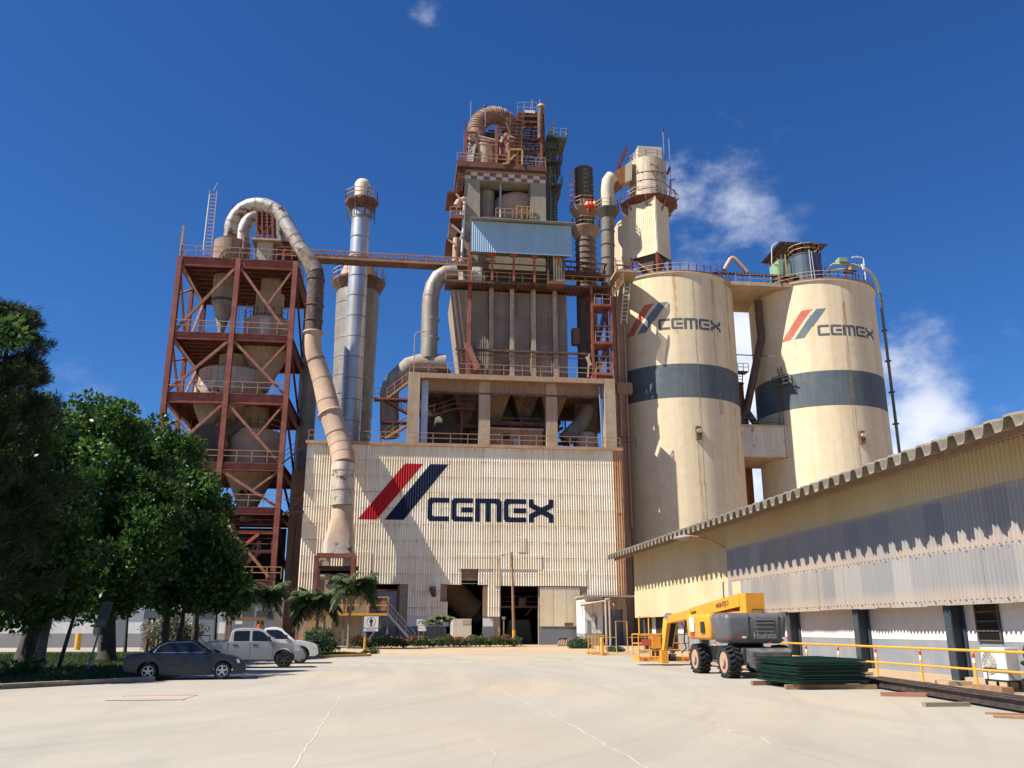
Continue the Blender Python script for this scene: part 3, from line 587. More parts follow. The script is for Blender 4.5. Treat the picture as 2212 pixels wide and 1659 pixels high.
MB().box((16.2, FY + 8.6, 24.0), (18.0, FY + 9.6, 24.2)).box((16.6, FY + 8.6, 22.2), (18.4, FY + 9.6, 22.4)).build('platform_floor', brown_steel, ll); MB().bar((18.3, FY + 9, RZ), (18.3, FY + 9, 25), .16).bar((16.3, FY + 9, RZ), (16.3, FY + 9, 25), .16).bar((16.4, FY + 9, RZ), (18.2, FY + 9, 22.2), .1).build('support_post', dark_red, ll)

# ================================================================== bag filter
BY = 92.0
bf = thing('bag_filter', 'tall grey brown corrugated bag filter house with ribs above the concrete frame', 'filter house', (12, BY, fz))
bx0, bx1, bz0, bz1 = 6.7, 17.65, fz + .1, 38.6
bfm = sheet_mat('dusty_grey_sheet', (.30, .265, .22), (.165, .125, .092), 1.0, 3.3, fz, .9, rough=.8, seam=(.13, .07, .04))
MB().corr((bx0, BY, bz0), (1, 0, 0), (0, 0, 1), (0, -1, 0), bx1 - bx0, bz1 - bz0, .26, .035, 6, 3).build('front_sheeting', bfm, bf)
MB().hexa([(bx0, BY + .06, bz0), (bx1, BY + .06, bz0), (bx1, BY + 9, bz0), (bx0, BY + 9, bz0)], [(bx0, BY + .06, bz1), (bx1, BY + .06, bz1), (bx1, BY + 9, bz1), (bx0, BY + 9, bz1)]).build('casing', vessel_grey, bf)
def rib(x, w=.75):
    MB().box((x - w / 2, BY - .5, bz0), (x + w / 2, BY - .06, bz1 + .3)).build('rib', wm('rib_%d' % int(x), (.50, .42, .33), (.40, .30, .22), dirt=(.22, .14, .09), da=.6, streak=(.12, .08, .05), sa=.6, rough=.85, vs=.5), bf)
for x in (8.9, 11.25, 13.7, 16.2): rib(x, .5)
# sheeted inclined shoulder on the left
lt = [(4.6, BY + .3, bz1), (4.6, BY + 8, bz1)]; 
MB().hexa([(bx0 - .05, BY - .1, fz + 1.2), (bx0 - .05, BY + 8, fz + 1.2), (bx0 - 1.1, BY + 8, fz + 1.9), (bx0 - 1.1, BY - .1, fz + 1.9)][::-1], [(bx0 - .05, BY - .1, bz1), (bx0 - .05, BY + 8, bz1), (4.35, BY + 8, bz1), (4.35, BY - .1, bz1)][::-1]).build('shoulder', wm('shoulder_sheet', (.42, .34, .25), (.32, .25, .18), dirt=(.22, .14, .09), da=.5, streak=(.16, .1, .07), sa=.6, rough=.75), bf)
MB().bar((4.55, BY - .2, bz1 - .3), (bx0 - 1.0, BY - .2, fz + 2.2), .22, .3).bar((5.1, BY - .2, bz1 - .3), (bx0 - .4, BY - .2, fz + 1.2), .22, .3).build('shoulder_edge', tan_metal, bf)
MB().bar(P(1008, 745, BY - .8), P(1031, 800, BY - .8), 1.5, .6).build('chute', pink_rust, bf)
MB().box((10.2, BY - .3, fz + .4), (11, BY - .08, fz + 2.2)).build('access_door', brown_steel, bf)
MB().bar((4.9, BY - .7, fz + 3.55), (20.5, BY - .7, fz + 3.55), .3, .22).bar((4.9, BY - .7, fz + 3.0), (20.5, BY - .7, fz + 3.0), .12, .1).build('pipe_rack', brown_steel, bf)
MB().bar((6.35, BY - 1.2, fz), (6.35, BY - 1.2, 44.0), .42).build('tall_column', red_steel, bf)
# top walkway with green machinery under the blue canopy
tz = 38.9
MB().box((3.6, BY - 1.8, tz), (22.4, BY + 1, tz + .22)).build('walkway', brown_steel, bf)
mb = MB()
for k in range(40): mb.bar((3.7 + k * .47, BY - 1.82, tz - .08), (3.7 + k * .47, BY + .9, tz - .08), .08, .14)
mb.build('walkway_joists', dark_red, bf)
MB().rail([(3.6, BY - 1.75, tz + .22), (22.4, BY - 1.75, tz + .22)], 1.15, 1.5, .04).build('walkway_railing', rail_yellow, bf)
mb = MB(); mb.tube([(7.4, BY + .3, tz + 1.0), (16.4, BY + .3, tz + 1.0)], .35, 10)
for k in range(30): mb.tube([(7.6 + k * .3, BY - .1, tz + .3), (7.6 + k * .3, BY - .1, tz + .95)], .07, 6)
mb.build('pulse_manifold', dkgreen, bf, True)
MB().box((6.7, BY - .6, tz + .25), (7.8, BY + .6, tz + 2.4)).build('white_cabinet', white_p, bf)
MB().box((7.9, BY + 1.6, tz + .3), (16.5, BY + 2, tz + 3.2)).build('back_screen', dark_metal, bf)
for i, x in enumerate((8.2, 13.2)): MB().box((x, BY - 1.5, tz + 3.0 - i * .1), (x + 1.9, BY - 1.35, tz + 3.1 - i * .1)).build('lamp_tube', white_p, bf)
lf = thing('screened_lift_cage', 'dark steel lift cage with pale vertical strips on the filter walkway under the canopy', 'lift cage', (15.9, BY - 1.6, tz))
mb = MB()
for x in (15.1, 16.9):
    for y in (BY - 2.6, BY - 1.3): mb.bar((x, y, tz + .2), (x, y, tz + 3.7), .16)
mb.box((14.9, BY - 2.8, tz + 3.6), (17.1, BY - 1.1, tz + 3.8)); mb.build('cage_frame', brown_steel, lf)
MB().box((15.0, BY - 2.7, tz - .1), (17.0, BY - 1.2, tz + .25)).build('cage_base', wm('rust_brown', (.22, .10, .055), rough=.9), lf)
mb = MB(); [mb.box((15.7 + k * .28, BY - 2.45, tz + .3), (15.9 + k * .28, BY - 2.3, tz + 3.5 - .3 * (k % 2))) for k in range(4)]; mb.build('pale_strips', wm('pale_yellow_strip', (.5, .42, .24), rough=.7), lf)

# bent silver pipe on the left of the filter, and its sloping duct below
gp_ = thing('bent_exhaust_pipe', 'thick silver grey pipe bending into the left side of the bag filter', 'pipe', P(930, 770, 91.5))
MB().tube([P(926, 775, 91.5), P(929, 660, 91.5), P(931, 640, 91.5), P(936, 618, 91.5), P(947, 600, 91.5), P(962, 591, 91.5), P(985, 588, 91.7)], .93, 22).build('pipe_shell', old_silver, gp_, True)
mb = MB()
for y in (640, 690, 730): mb.tube([P(931, y, 91.5), P(931, y + 3, 91.5)], .965, 22)
mb.build('seam_rings', vessel_grey, gp_, True)
sd_ = thing('sloping_duct', 'dull grey duct sloping down to the left beside the concrete frame', 'duct', P(850, 940, 92))
MB().tube([P(964, 785, 91.6), P(905, 785, 91.8), P(886, 790, 92), P(852, 822, 92), P(845, 835, 92), P(841, 850, 92), P(841, 890, 92), P(842, 945, 92)], 1.02, 20).build('duct_shell', vessel_grey, sd_, True)
MB().hexa(*[[V3((p.x, p.y + k, p.z)) for p, k in zip((a, b, b, a), (0, 0, 2, 2))] for a, b in ((P(950, 802, 91), P(974, 802, 91)), (P(900, 772, 91), P(946, 772, 91)))]).build('transition', brown_steel, sd_)
st = thing('zigzag_stair', 'rust red zigzag stair tower left of the concrete frame on the mill roof', 'stair', P(850, 955, 89.8))
SY_ = 89.8
def sp_(px, py): return P(px, py, SY_)
mb = MB(); mb.bar(sp_(822, 955), sp_(825, 860), .16); mb.bar(sp_(880, 955), sp_(883, 862), .16); mb.build('post', red_steel, st)
MB().bar(sp_(808, 863), sp_(884, 865), 1.2, .18).build('landing', red_steel, st); MB().bar(sp_(822, 913), sp_(882, 914), 1.0, .16).build('landing', dark_red, st)
MB().rail([sp_(808, 862), sp_(826, 862)], 1.2, .8, .035).build('landing_rail', rail_tan, st)
MB().stair(sp_(836, 862), sp_(884, 825), .8, (0, 1, 0), True, .035).build('flight', rail_tan, st); MB().stair(sp_(884, 895), sp_(832, 866), .8, (0, 1, 0), True, .03).build('flight', dark_red, st); MB().stair(sp_(832, 948), sp_(882, 918), .8, (0, 1, 0), True, .03).build('flight', rail_tan, st)
lamp = thing('wall_lamp_pole', 'slim bent lamp pole on the slab edge left of the bag filter', 'lamp', P(894, 805, 89.2))
MB().tube([P(894, 805, 89.2), P(896, 725, 89.2), P(900, 718, 89.2), P(915, 716, 89.2)], .06, 6).build('pole', rail_tan, lamp); MB().box(P(912, 715, 89.1), P(920, 718, 89.4)).build('lamp_head', silver, lamp)

# ================================================================== blue canopy
CYY = 89.0
cn = thing('blue_canopy', 'pale blue corrugated canopy hung across the front of the concrete tower', 'canopy', (12, CYY, 42))
MB().corr((6.25, CYY, 42.1), (1, 0, 0), (0, 0, 1), (0, -1, 0), 11.5, 3.75, .24, .022, 6, 1).build('fascia', sheet_mat('pale_blue_sheet', (.30, .47, .60), (.26, .42, .55), .25, 30, 0, .72, rough=.5, seam=(.45, .5, .5)), cn)
MB().hexa([(6.25, CYY + .05, 42.1), (17.75, CYY + .05, 42.1), (17.75, CYY + 6.5, 44.6), (6.25, CYY + 6.5, 44.6)], [(6.25, CYY + .05, 42.2), (17.75, CYY + .05, 42.2), (17.75, CYY + 6.5, 44.7), (6.25, CYY + 6.5, 44.7)]).build('soffit', wm('soffit_sheet', (.22, .17, .13), (.16, .12, .09), rough=.8), cn)
MB().hexa([(6.2, CYY - .82, 45.86), (18.0, CYY - .82, 45.86), (18.0, CYY + 7, 47.2), (6.2, CYY + 7, 47.2)], [(6.2, CYY - .82, 45.95), (18.0, CYY - .82, 45.95), (18.0, CYY + 7, 47.3), (6.0, CYY + 7, 47.3)]).build('roof_sheet', wm('canopy_roof', (.30, .29, .25), rough=.7), cn)
for x in (8.75, 11.2, 13.55): MB().bar((x, CYY + .6, 39), (x, CYY + .6, 42.3), .24).box((x - .42, CYY + .3, 42.0), (x + .42, CYY + .9, 42.3)).build('post', orange_steel, cn)
MB().box((16.0, CYY + .3, 42.0), (16.5, CYY + .9, 42.3)).bar((16.3, CYY + .6, 41.2), (16.3, CYY + .6, 42.2), .2).build('post', orange_steel, cn)
mb = MB()
for k in range(9): mb.bar((6.6 + k * 1.35, CYY + .5, 42.35), (6.6 + k * 1.35, CYY + 6, 44.4), .1)
mb.bar((6.4, CYY + 1, 41.2), (16.3, CYY + 1, 41.2), .12).bar((6.4, CYY + 3, 40.6), (17, CYY + 3, 40.6), .14); mb.build('rafter', dark_red, cn)

# ================================================================== concrete preheater tower
TY = 97.0
tw = thing('concrete_tower', 'tall grey concrete tower with a red and white chequered band and a square opening', 'tower', (11, TY, 0))
tx0, tx1, tzt = 5.95, 16.2, 56.85; TD = 12
oz0, oz1 = P(1090, 474, TY).z, P(1090, 393, TY).z; ox0, ox1 = P(1037, 420, TY).x, P(1146, 420, TY).x
cbox((tx0, TY, 20), (ox0, TY + TD, tzt), 'wall', conc_grey, tw); cbox((ox1, TY, 20), (tx1, TY + TD, tzt), 'wall', conc_grey, tw)
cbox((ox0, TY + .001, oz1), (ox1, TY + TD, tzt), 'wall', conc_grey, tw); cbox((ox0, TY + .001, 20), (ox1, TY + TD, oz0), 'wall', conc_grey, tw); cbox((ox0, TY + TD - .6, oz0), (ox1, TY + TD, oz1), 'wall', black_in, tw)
nx, cz1 = 13, tzt - .35; cz0 = P(1090, 391, TY).z; cw = (tx1 - tx0) / nx; rowh = (cz1 - cz0) / 2
ma, mb = MB(), MB()
for i in range(nx):
    for j in range(2):
        (ma if (i + j) % 2 == 0 else mb).add([(tx0 + i * cw, TY - .006, cz0 + j * rowh), (tx0 + (i + 1) * cw, TY - .006, cz0 + j * rowh), (tx0 + (i + 1) * cw, TY - .006, cz0 + (j + 1) * rowh), (tx0 + i * cw, TY - .006, cz0 + (j + 1) * rowh)], [(0, 1, 2, 3)])
ma.build('white_chequer', wm('faded_white_chequer', (.58, .58, .51), (.48, .46, .36), streak=(.4, .3, .2), sa=.5, rough=.8), tw); mb.build('red_chequer', wm('faded_red_chequer', (.26, .095, .07), (.22, .085, .065), dirt=(.33, .2, .15), da=.4, rough=.8), tw)
MB().box((ox0 + .1, TY + .1, oz0), (ox1 - .1, TY + 1.6, oz0 + .35)).build('sill_floor', brown_steel, tw)
MB().rail([(ox0 + 2, TY + .15, oz0 + .36), (ox1 - .1, TY + .15, oz0 + .36)], 1.2, 1.1, .045).build('railing', rail_tan, tw); MB().rail([(ox1 - 1.8, TY - .2, oz0 + .2), (ox1 + .2, TY - .2, oz0 + .2)], 1.6, .6, .055).build('hoist_guard', rail_yellow, tw)
MB().tube([(ox0 + 2.6, TY + .5, oz0), (ox0 + 2.6, TY + .5, oz1)], .13, 8).build('standpipe', silver, tw, True)
mb = MB()                               # cantilevered side stair landings on the left flank
for z0, z1 in ((54.0, tzt - .2), (47.5, 52.6)): mb.box((tx0 - 2.1, TY + 1, z0), (tx0 - .02, TY + 6, z0 + .25))
mb.build('side_landing', dark_red, tw)
cbox((ox0 + .01, TY + 2.2, oz1 - .06), (ox1 - .01, TY + TD - .61, oz1 - .01), 'soffit_shade_sheet', black_in, tw); cbox((ox0 + .01, TY + TD - 1.6, oz0 + .4), (ox1 - .01, TY + TD - 1.4, oz1 - .07), 'rear_shade_sheet', black_in, tw)  # added black sheets: shade inside the opening put in as colour
cv_ = thing('cyclone_vessel', 'large dusty round vessel seen through the square opening of the concrete tower', 'vessel', (12.3, TY + 5, oz0))
MB().lathe(13.0, TY + 4.2, [(3.1, oz0 + .4), (3.1, oz0 + 4.0), (2.9, oz0 + 4.5), (1.9, oz0 + 5.2), (.0, oz0 + 5.5)], 36).build('vessel_shell', vessel_m, cv_, True)
cv2 = thing('riser_duct', 'grey upright duct in the left half of the concrete tower opening', 'duct', (9, TY + 6, oz0)); MB().lathe(8.95, TY + 3, [(1.05, oz0 + .4), (1.05, oz1 - .1)], 24).build('duct_shell', vessel_grey, cv2, True)
# sloping stair gallery clinging to the left flank
ga = thing('flank_gallery', 'rusty enclosed stair gallery clinging to the left side of the concrete tower', 'gallery', (tx0 - 1.4, TY, 45))
def fp(px, py, Y=97): return P(px, py, Y)
def qd(lo, hi, d): k = V3((0, d, 0)); return lo + [lo[1] + k, lo[0] + k], hi + [hi[1] + k, hi[0] + k]
mb = MB(); mb.hexa(*qd([fp(984, 418), fp(1000, 410)], [fp(991, 355), fp(1006, 358)], 4)); mb.build('enclosure', dark_red, ga)
mb = MB()
for k in range(12):
    f = k / 11; mb.bar(fp(984.5 + 6 * f, 415 - 58 * f, 96.9), fp(999.5 + 5.5 * f, 408 - 48 * f, 96.9), .14, .1)
mb.build('louvre', brown_steel, ga)
mb = MB(); mb.box(*bp_(fp, (972, 470), (1001, 466), 96, 5)); mb.bar(fp(972, 468, 96), fp(1000, 468, 96), .2, .5); mb.build('landing', red_steel, ga)
MB().rail([fp(972, 466, 96), fp(1000, 466, 96)], 1.2, .8, .05).build('landing_rail', rail_tan, ga)
mb = MB(); mb.hexa(*qd([fp(968, 517), fp(984, 511)], [fp(971, 478), fp(999, 480)], 4)); mb.build('enclosure', brown_steel, ga)
MB().bar(fp(976, 486, 95.9), fp(999, 506, 95.9), .22).bar(fp(969, 518, 95.9), fp(984, 529, 95.9), .18).bar(fp(985, 419, 95.9), fp(998, 434, 95.9), .2).build('strut', tan_metal, ga)
MB().tube([fp(984, 565, 96.5), fp(986, 515, 96.5)], .42, 14).build('downpipe', tan_metal, ga, True); MB().tube([fp(986, 445, 96.5), fp(991, 436, 96.5), fp(1003, 432, 96.8)], .42, 14).build('downpipe', tan_metal, ga, True); MB().tube([fp(997, 562, 96.3), fp(1003, 436, 96.3)], .18, 8).build('downpipe', white_p, ga, True)

dusty_m2 = wm('dust_coated_steel', (.36, .24, .17), (.26, .15, .1), rough=.85, vs=1)
# ================================================================== steelwork on top of the tower
TZ = tzt + .02
tp = thing('tower_top_steelwork', 'rusty red steel frame with stairs crowning the chequered concrete tower', 'steel frame', (11, TY, TZ))
cbox((4.95, TY - .7, TZ), (16.25, TY + TD, TZ + .75), 'deck', dark_red, tp)
MB().rail([(4.95, TY - .6, TZ + .75), (16.1, TY - .6, TZ + .75)], 1.15, 1.3, .045).build('railing', rail_tan, tp)
D0 = TZ + .75
def t_(px, py, Y=TY): return P(px, py, Y)
for px0, py1 in ((1006, 285), (1031, 290), (1074, 275), (1119, 250), (1171, 243)):
    b = t_(px0 - 2, 351); b.z = D0; t = t_(px0, py1); t.x = b.x; MB().bar(b, t, .34).build('column', red_steel if px0 != 1031 else brown_steel, tp)
    b2 = b + V3((0, 5, 0)); t2 = t + V3((0, 5, 0)); MB().bar(b2, t2, .3).build('column', dark_red, tp)
for a, b in (((1004, 286), (1032, 287)), ((1004, 304), (1032, 306)), ((1074, 312), (1104, 316)), ((1074, 276), (1092, 276)), ((1119, 251), (1171, 251)), ((1119, 264), (1171, 264)), ((1119, 275), (1171, 276)), ((1119, 300), (1171, 303)), ((1119, 330), (1171, 333)), ((1104, 320), (1119, 320)), ((1032, 306), (1074, 308)), ((1092, 256), (1119, 256))):
    MB().bar(t_(*a), t_(*b), .2, .28).build('beam', dark_red, tp)
for a, b in (((1119, 300), (1171, 340)), ((1171, 303), (1119, 342)), ((1119, 256), (1171, 300)), ((1008, 306), (1020, 325)), ((1005, 288), (1030, 304)), ((1074, 278), (1104, 312)), ((1088, 325), (1108, 345)), ((1104, 280), (1080, 315)), ((1092, 256), (1118, 275))):
    MB().bar(t_(*a, TY - .1), t_(*b, TY - .1), .13).build('brace', brown_steel, tp)
for z in (255, 266, 278, 300, 322):
    q0, q1 = t_(1122, z), t_(1168, z); mb = MB()
    for k in range(8): mb.bar((q0.x, TY + .4 + k * .65, q0.z), (q1.x, TY + .4 + k * .65, q0.z), .09, .14)
    for k in range(4): x = q0.x + (q1.x - q0.x) * k / 3; mb.bar((x, TY + .3, q0.z - .12), (x, TY + 5, q0.z - .12), .1, .12)
    mb.build('stair_floor', dark_metal if z > 260 else brown_steel, tp)
    if z < 300: MB().rail([(q0.x, TY + .2, q0.z), (q1.x, TY + .2, q0.z)], 1.1, .9, .035).build('stair_railing', brown_steel, tp)
rr2 = random.Random(3)
for k in range(26):                     # pipes, stays and cable runs through the frame
    a = t_(rr2.uniform(1008, 1165), rr2.uniform(285, 345), TY + rr2.uniform(1, 5)); v = rr2.random()
    b = a + (V3((0, 0, rr2.uniform(1.5, 4))) if v < .4 else V3((rr2.uniform(-2.5, 2.5), 0, rr2.uniform(-.3, .3))) if v < .75 else V3((rr2.uniform(-1.5, 1.5), rr2.uniform(-1, 1), rr2.uniform(1, 3))))
    a.z = max(a.z, D0); b.x = min(max(b.x, 5.4), 15.9); MB().bar(a, b, rr2.choice((.08, .12, .18))).build('stay', rr2.choice((brown_steel, dark_red, dusty_m2, dark_metal)), tp)
MB().stair(t_(1105, 320, TY - .4), t_(1117, 243, TY - .4), 1.5, (1, 0, 0), False).build('steep_flight', dark_red, tp)
MB().ladder(t_(1112, 322, TY - .6), t_(1118, 245, TY - .6), 1.6, (1, 0, 0), .06, .5).build('cat_ladder', brown_steel, tp)
cbox(*bp_(t_, (1119, 245), (1171, 243), TY, 3.2), 'top_deck', brown_steel, tp)
MB().rail([t_(1118, 243, TY), t_(1160, 243, TY)], 1.5, .9, .03).build('top_railing', silver, tp)
cbox(*bp_(t_, (1134, 243), (1156, 239), TY - .05, .5), 'white_box', white_p, tp)
mb = MB(); mb.tube([t_(1167, 300, TY - .3), t_(1167, 245, TY - .3), t_(1169, 234, TY - .3)], .35, 10); mb.build('elevator_leg', brown_steel, tp, True); MB().lathe(t_(1169, 232, TY).x, TY - .3, [(.5, t_(1169, 234, TY).z), (.45, t_(1169, 230, TY).z), (.1, t_(1169, 228, TY).z)], 10).build('vent_cap', tan_metal, tp, True)
mb = MB(); mb.bar(t_(1172, 345, TY + .5), t_(1174, 240, TY + .5), .22).bar(t_(1175, 330, TY + 1.5), t_(1175, 238, TY + 1.5), .2); mb.build('mast', brown_steel, tp)
yf = MB(); 
for a, b in (((1099, 352), (1099, 322)), ((1128, 356), (1128, 322)), ((1098, 323), (1129, 323)), ((1086, 354), (1099, 353)), ((1099, 348), (1114, 334))): yf.bar(t_(*a, TY - .75), t_(*b, TY - .75), .2)
yf.build('hoist_frame', rail_yellow, tp)
cbox(*bp_(t_, (1040, 303), (1075, 287), TY + 3, 2), 'louvre_cabin', dark_metal, tp)
# goose neck of riser ducts
gn = thing('tower_gooseneck_duct', 'ribbed rusty goose neck duct arching over the top of the concrete tower', 'duct', t_(1070, 300, TY + 3))
ap = []
for k in range(15):
    an = R(195 - 205 * k / 14); ap.append((1066 + 38 * math.cos(an), 285 - 36 * math.sin(an)))
pts = [P(1030, 306, TY + 1.5)] + [P(x, y, TY + 1.5 + 2.5 * i / 14) for i, (x, y) in enumerate(ap)] + [P(1105, 318, TY + 4)]
pale_ring = wm('pale_ring_paint', (.42, .33, .24), (.30, .16, .11), rough=.8, vs=.8)
MB().tube(pts, 1.1, 20).build('duct_shell', wm('patchy_red_oxide', (.26, .10, .065), (.17, .065, .045), dirt=(.46, .36, .27), da=.75, streak=(.08, .04, .03), sa=.4, rough=.8, vs=.7, rust=.3, rcol=(.10, .045, .03)), gn, True)
mb = MB()
for i in range(2, len(pts) - 1):
    d = (pts[i + 1] - pts[i - 1]).normalized()
    for f in (0, .5):
        c = pts[i].lerp(pts[i + 1], f); mb.tube([c - d * .035, c + d * .035], 1.2, 20)
mb.build('stiffening_rings', pale_ring, gn, True)
bl = thing('rusted_cyclone_outlet', 'domed red oxide cyclone outlet behind the railing on top of the tower', 'vessel', t_(1101, 345, TY + 1))
c = t_(1100, 330, TY + 1.6); MB().lathe(c.x, c.y, [(.35, D0), (.6, D0 + .7), (1.7, D0 + 1.7), (1.85, D0 + 3.0), (1.5, D0 + 4.2), (.8, D0 + 4.9), (0, D0 + 5.1)], 26).build('vessel_shell', pink_rust, bl, True)
MB().tube([t_(1078, 318, TY + 2.4), t_(1086, 306, TY + 2.4), t_(1096, 298, TY + 2.6)], .8, 14).build('inlet_elbow', pink_rust, bl, True)
tk = thing('lattice_clad_tank', 'cream rust streaked tank with red and white lattice top on the concrete tower', 'tank', t_(1041, 348, TY + .4))
c = t_(1043, 340, TY + 1.5); tank_m = wm('cream_tank_paint', (.58, .45, .28), (.48, .36, .22), streak=(.34, .13, .04), sa=.9, rough=.6, vs=.5)
rT = 1.65; zt_ = t_(1040, 312, TY).z
MB().lathe(c.x, c.y, [(rT, D0), (rT, zt_), (rT + .08, zt_ + .02), (rT + .08, zt_ + .2), (rT * .98, zt_ + .25)], 30).build('tank_shell', tank_m, tk, True)
q0 = [V3((c.x - 1.8, c.y - 1.2, zt_ + 1.6)), V3((c.x + 2.0, c.y - 1.2, zt_ + .9)), V3((c.x + 2.0, c.y + 1.5, zt_ + 1.6)), V3((c.x - 1.8, c.y + 1.5, zt_ + 2.2))]
MB().hexa([(c.x - 1.75, c.y - 1.15, zt_ + .26), (c.x + 1.6, c.y - 1.15, zt_ + .26), (c.x + 1.6, c.y + 1.5, zt_ + .26), (c.x - 1.75, c.y + 1.5, zt_ + .26)], [p - V3((0, 0, .1)) for p in q0]).build('hood', tank_m, tk)
mb = MB()
for k in range(8):
    f = k / 7; mb.bar(q0[0].lerp(q0[1], f), q0[3].lerp(q0[2], f), .1); 
for k in range(5):
    f = k / 4; mb.bar(q0[0].lerp(q0[3], f), q0[1].lerp(q0[2], f), .1)
mb.build('roof_lattice', white_p, tk)
mb = MB(); p0, p1, p2, p3 = t_(1008, 348, TY - .3), t_(1020, 350, TY - .3), t_(1027, 311, TY - .3), t_(1014, 330, TY - .3)
for k in range(9):
    f = k / 8; mb.bar(p0.lerp(p3, f), p1.lerp(p2, f), .09); mb.bar(p0.lerp(p1, f), p3.lerp(p2, f), .09)
mb.build('side_lattice', white_p, tk)
# lightning rods
def rod(px, y0, y1, Y, name, label, ball=False):
    t = thing(name, label, 'mast', P(px, y0, Y)); b = P(px, y0, Y); e = P(px, y1, Y); e.x = b.x; MB().bar(b, e, .09).build('rod', silver, t)
    if ball: MB().lathe(e.x, e.y, [(.0, e.z), (.22, e.z + .1), (.22, e.z + .35), (0, e.z + .5)], 8).build('rod_tip', wm('tip', (.05, .07, .12)), t)
rod(1048, 275, 232, TY + .5, 'lightning_rod', 'white lightning rod with dark ball rising by the ribbed goose neck duct', True)
rod(1016, 285, 218, TY, 'lightning_rod', 'thin pale lightning rod at the left corner of the tower top')
rod(1150, 242, 215, TY, 'lightning_rod', 'thin lightning rod with pale tip over the tower top stair deck')
rod(1166, 236, 214, TY + 1, 'lightning_rod', 'thin dark lightning rod at the right corner of the tower top')

# ================================================================== green bucket elevator mast behind the tower
ge = thing('bucket_elevator', 'dark green bucket elevator shaft with caged ladder and top platform right of the concrete tower', 'elevator', (17.5, 100, 0))
def e_(px, py, Y=100): return P(px, py, Y)
cbox((e_(1180, 480).x, 100, 25), (e_(1202, 480).x, 103, e_(1190, 330).z), 'shaft', wm('pale_green_grey_sheet', (.28, .36, .32), (.20, .27, .23), dirt=(.2, .15, .11), da=.5, rough=.7), ge)
mb = MB()
for px in (1181, 1188, 1196, 1202): mb.bar((e_(px, 480).x, 99.85, 25), (e_(px, 480).x, 99.85, e_(1190, 325).z), .22)
mb.build('corner_angle', dkgreen, ge)
cbox(*bp_(e_, (1176, 320), (1206, 306), 99.5, 3.5), 'head_housing', dkgreen, ge)
for (x0, x1, y) in ((1178, 1222, 304), (1180, 1211, 356), (1190, 1211, 407)):
    a, b = e_(x0, y), e_(x1, y); cbox((a.x, 98.6, a.z - .25), (b.x, 103, a.z), 'platform', dkgreen if y == 304 else dark_metal, ge); MB().rail([(a.x, 98.7, a.z), (b.x, 98.7, a.z), (b.x, 102, a.z)], 1.2, .9, .035).build('railing', silver if y == 304 else brown_steel, ge)
mb = MB(); mb.bar(e_(1222, 306, 99), e_(1206, 350, 99), .12).bar(e_(1208, 306, 99), e_(1206, 345, 99), .12)
for k in range(12): mb.bar(e_(1208, 308 + k * 3.3, 98.9), e_(1221 - k * 1.25, 308 + k * 3.3, 98.9), .1)
mb.build('stair_strut', brown_steel, ge)
cbox(*bp_(e_, (1211, 358), (1203, 372), 99, 3), 'bracket', dark_metal, ge); cbox(*bp_(e_, (1211, 409), (1203, 420), 99, 3), 'bracket', dark_metal, ge)
MB().ladder((e_(1192, 480).x, 99.4, 38), (e_(1192, 350).x, 99.4, e_(1192, 340).z), .7, (1, 0, 0), .04, .45).build('caged_ladder', old_silver, ge)
mb = MB()
for a, b in (((1183, 303), (1184, 283)), ((1200, 303), (1200, 284)), ((1183, 284), (1201, 284)), ((1183, 291), (1201, 291))): mb.bar(e_(*a), e_(*b), .18)
mb.build('hoist_portal', dkgreen, ge); MB().bar(e_(1188, 300), e_(1198, 264), .2).build('hoist_jib', brown_steel, ge)
VIEW_SCALE = 1.027  # red tower group pushed farther along the lines of sight by this scale
# ================================================================== red steel tower on the left
LY, LYB = 86.0, 97.4
LX = (-23.9, -18.05, -12.25)
LV = [38.45, 30.3, 24.0, 17.05, 12.75, 5.9]
tr = thing('steel_tower', 'tall rust red braced steel tower carrying cyclones left of the mill hall', 'steel tower', (-18, LY, 0))
for x in LX:
    MB().ibeam((x, LY, 0), (x, LY, LV[0]), .5, .55, .06, (0, 1, 0)).build('column', red_steel, tr)
    MB().ibeam((x, LYB, 0), (x, LYB, LV[0]), .5, .55, .06, (0, 1, 0)).build('column', dark_red, tr)
MB().ibeam((LX[0], LY + 5.7, 0), (LX[0], LY + 5.7, LV[0]), .4, .45, .06, (0, 1, 0)).build('column', red_steel, tr)
for i, z in enumerate(LV):
    h = (.95, .75, 1.05, .75, .7, .6)[i]
    for a, b in ((0, 1), (1, 2)): MB().ibeam((LX[a] + .26, LY, z - h / 2), (LX[b] - .26, LY, z - h / 2), .4, h, .06).build('beam', red_steel, tr)
    MB().ibeam((LX[0], LY + .3, z - h / 2), (LX[0], LYB - .3, z - h / 2), .4, h, .06).build('beam', dark_red, tr)
    MB().ibeam((LX[2], LY + .3, z - h / 2), (LX[2], LYB - .3, z - h / 2), .4, h, .06).build('beam', dark_red, tr)
    MB().ibeam((LX[0], LYB, z - h / 2), (LX[2], LYB, z - h / 2), .4, h, .06).build('beam', dark_red, tr)
    mb = MB(); mb.box((LX[0] + .2, LY + .2, z + .01), (LX[2] - .2, LYB - .2, z + .07))
    mb.build('deck', brown_steel, tr)
    mb = MB()
    for k in range(1, 9):
        y = LY + (LYB - LY) * k / 9; mb.bar((LX[0] + .2, y, z - .2), (LX[2] - .2, y, z - .2), .12, .36)
    mb.build('joists', dark_red, tr)
    if i < 5:
        rl = [(LX[0] + .1, LY - .22, z + .05), (LX[2] + .1, LY - .22, z + .05)] if i else [(LX[0] + .1, LY + 8, z + .05), (LX[0] + .1, LY - .22, z + .05), (LX[2] + .1, LY - .22, z + .05), (LX[2] + .1, LY + 6, z + .05)]
        MB().rail(rl, 1.15, 1.45, .036).build('railing', rail_tan, tr)
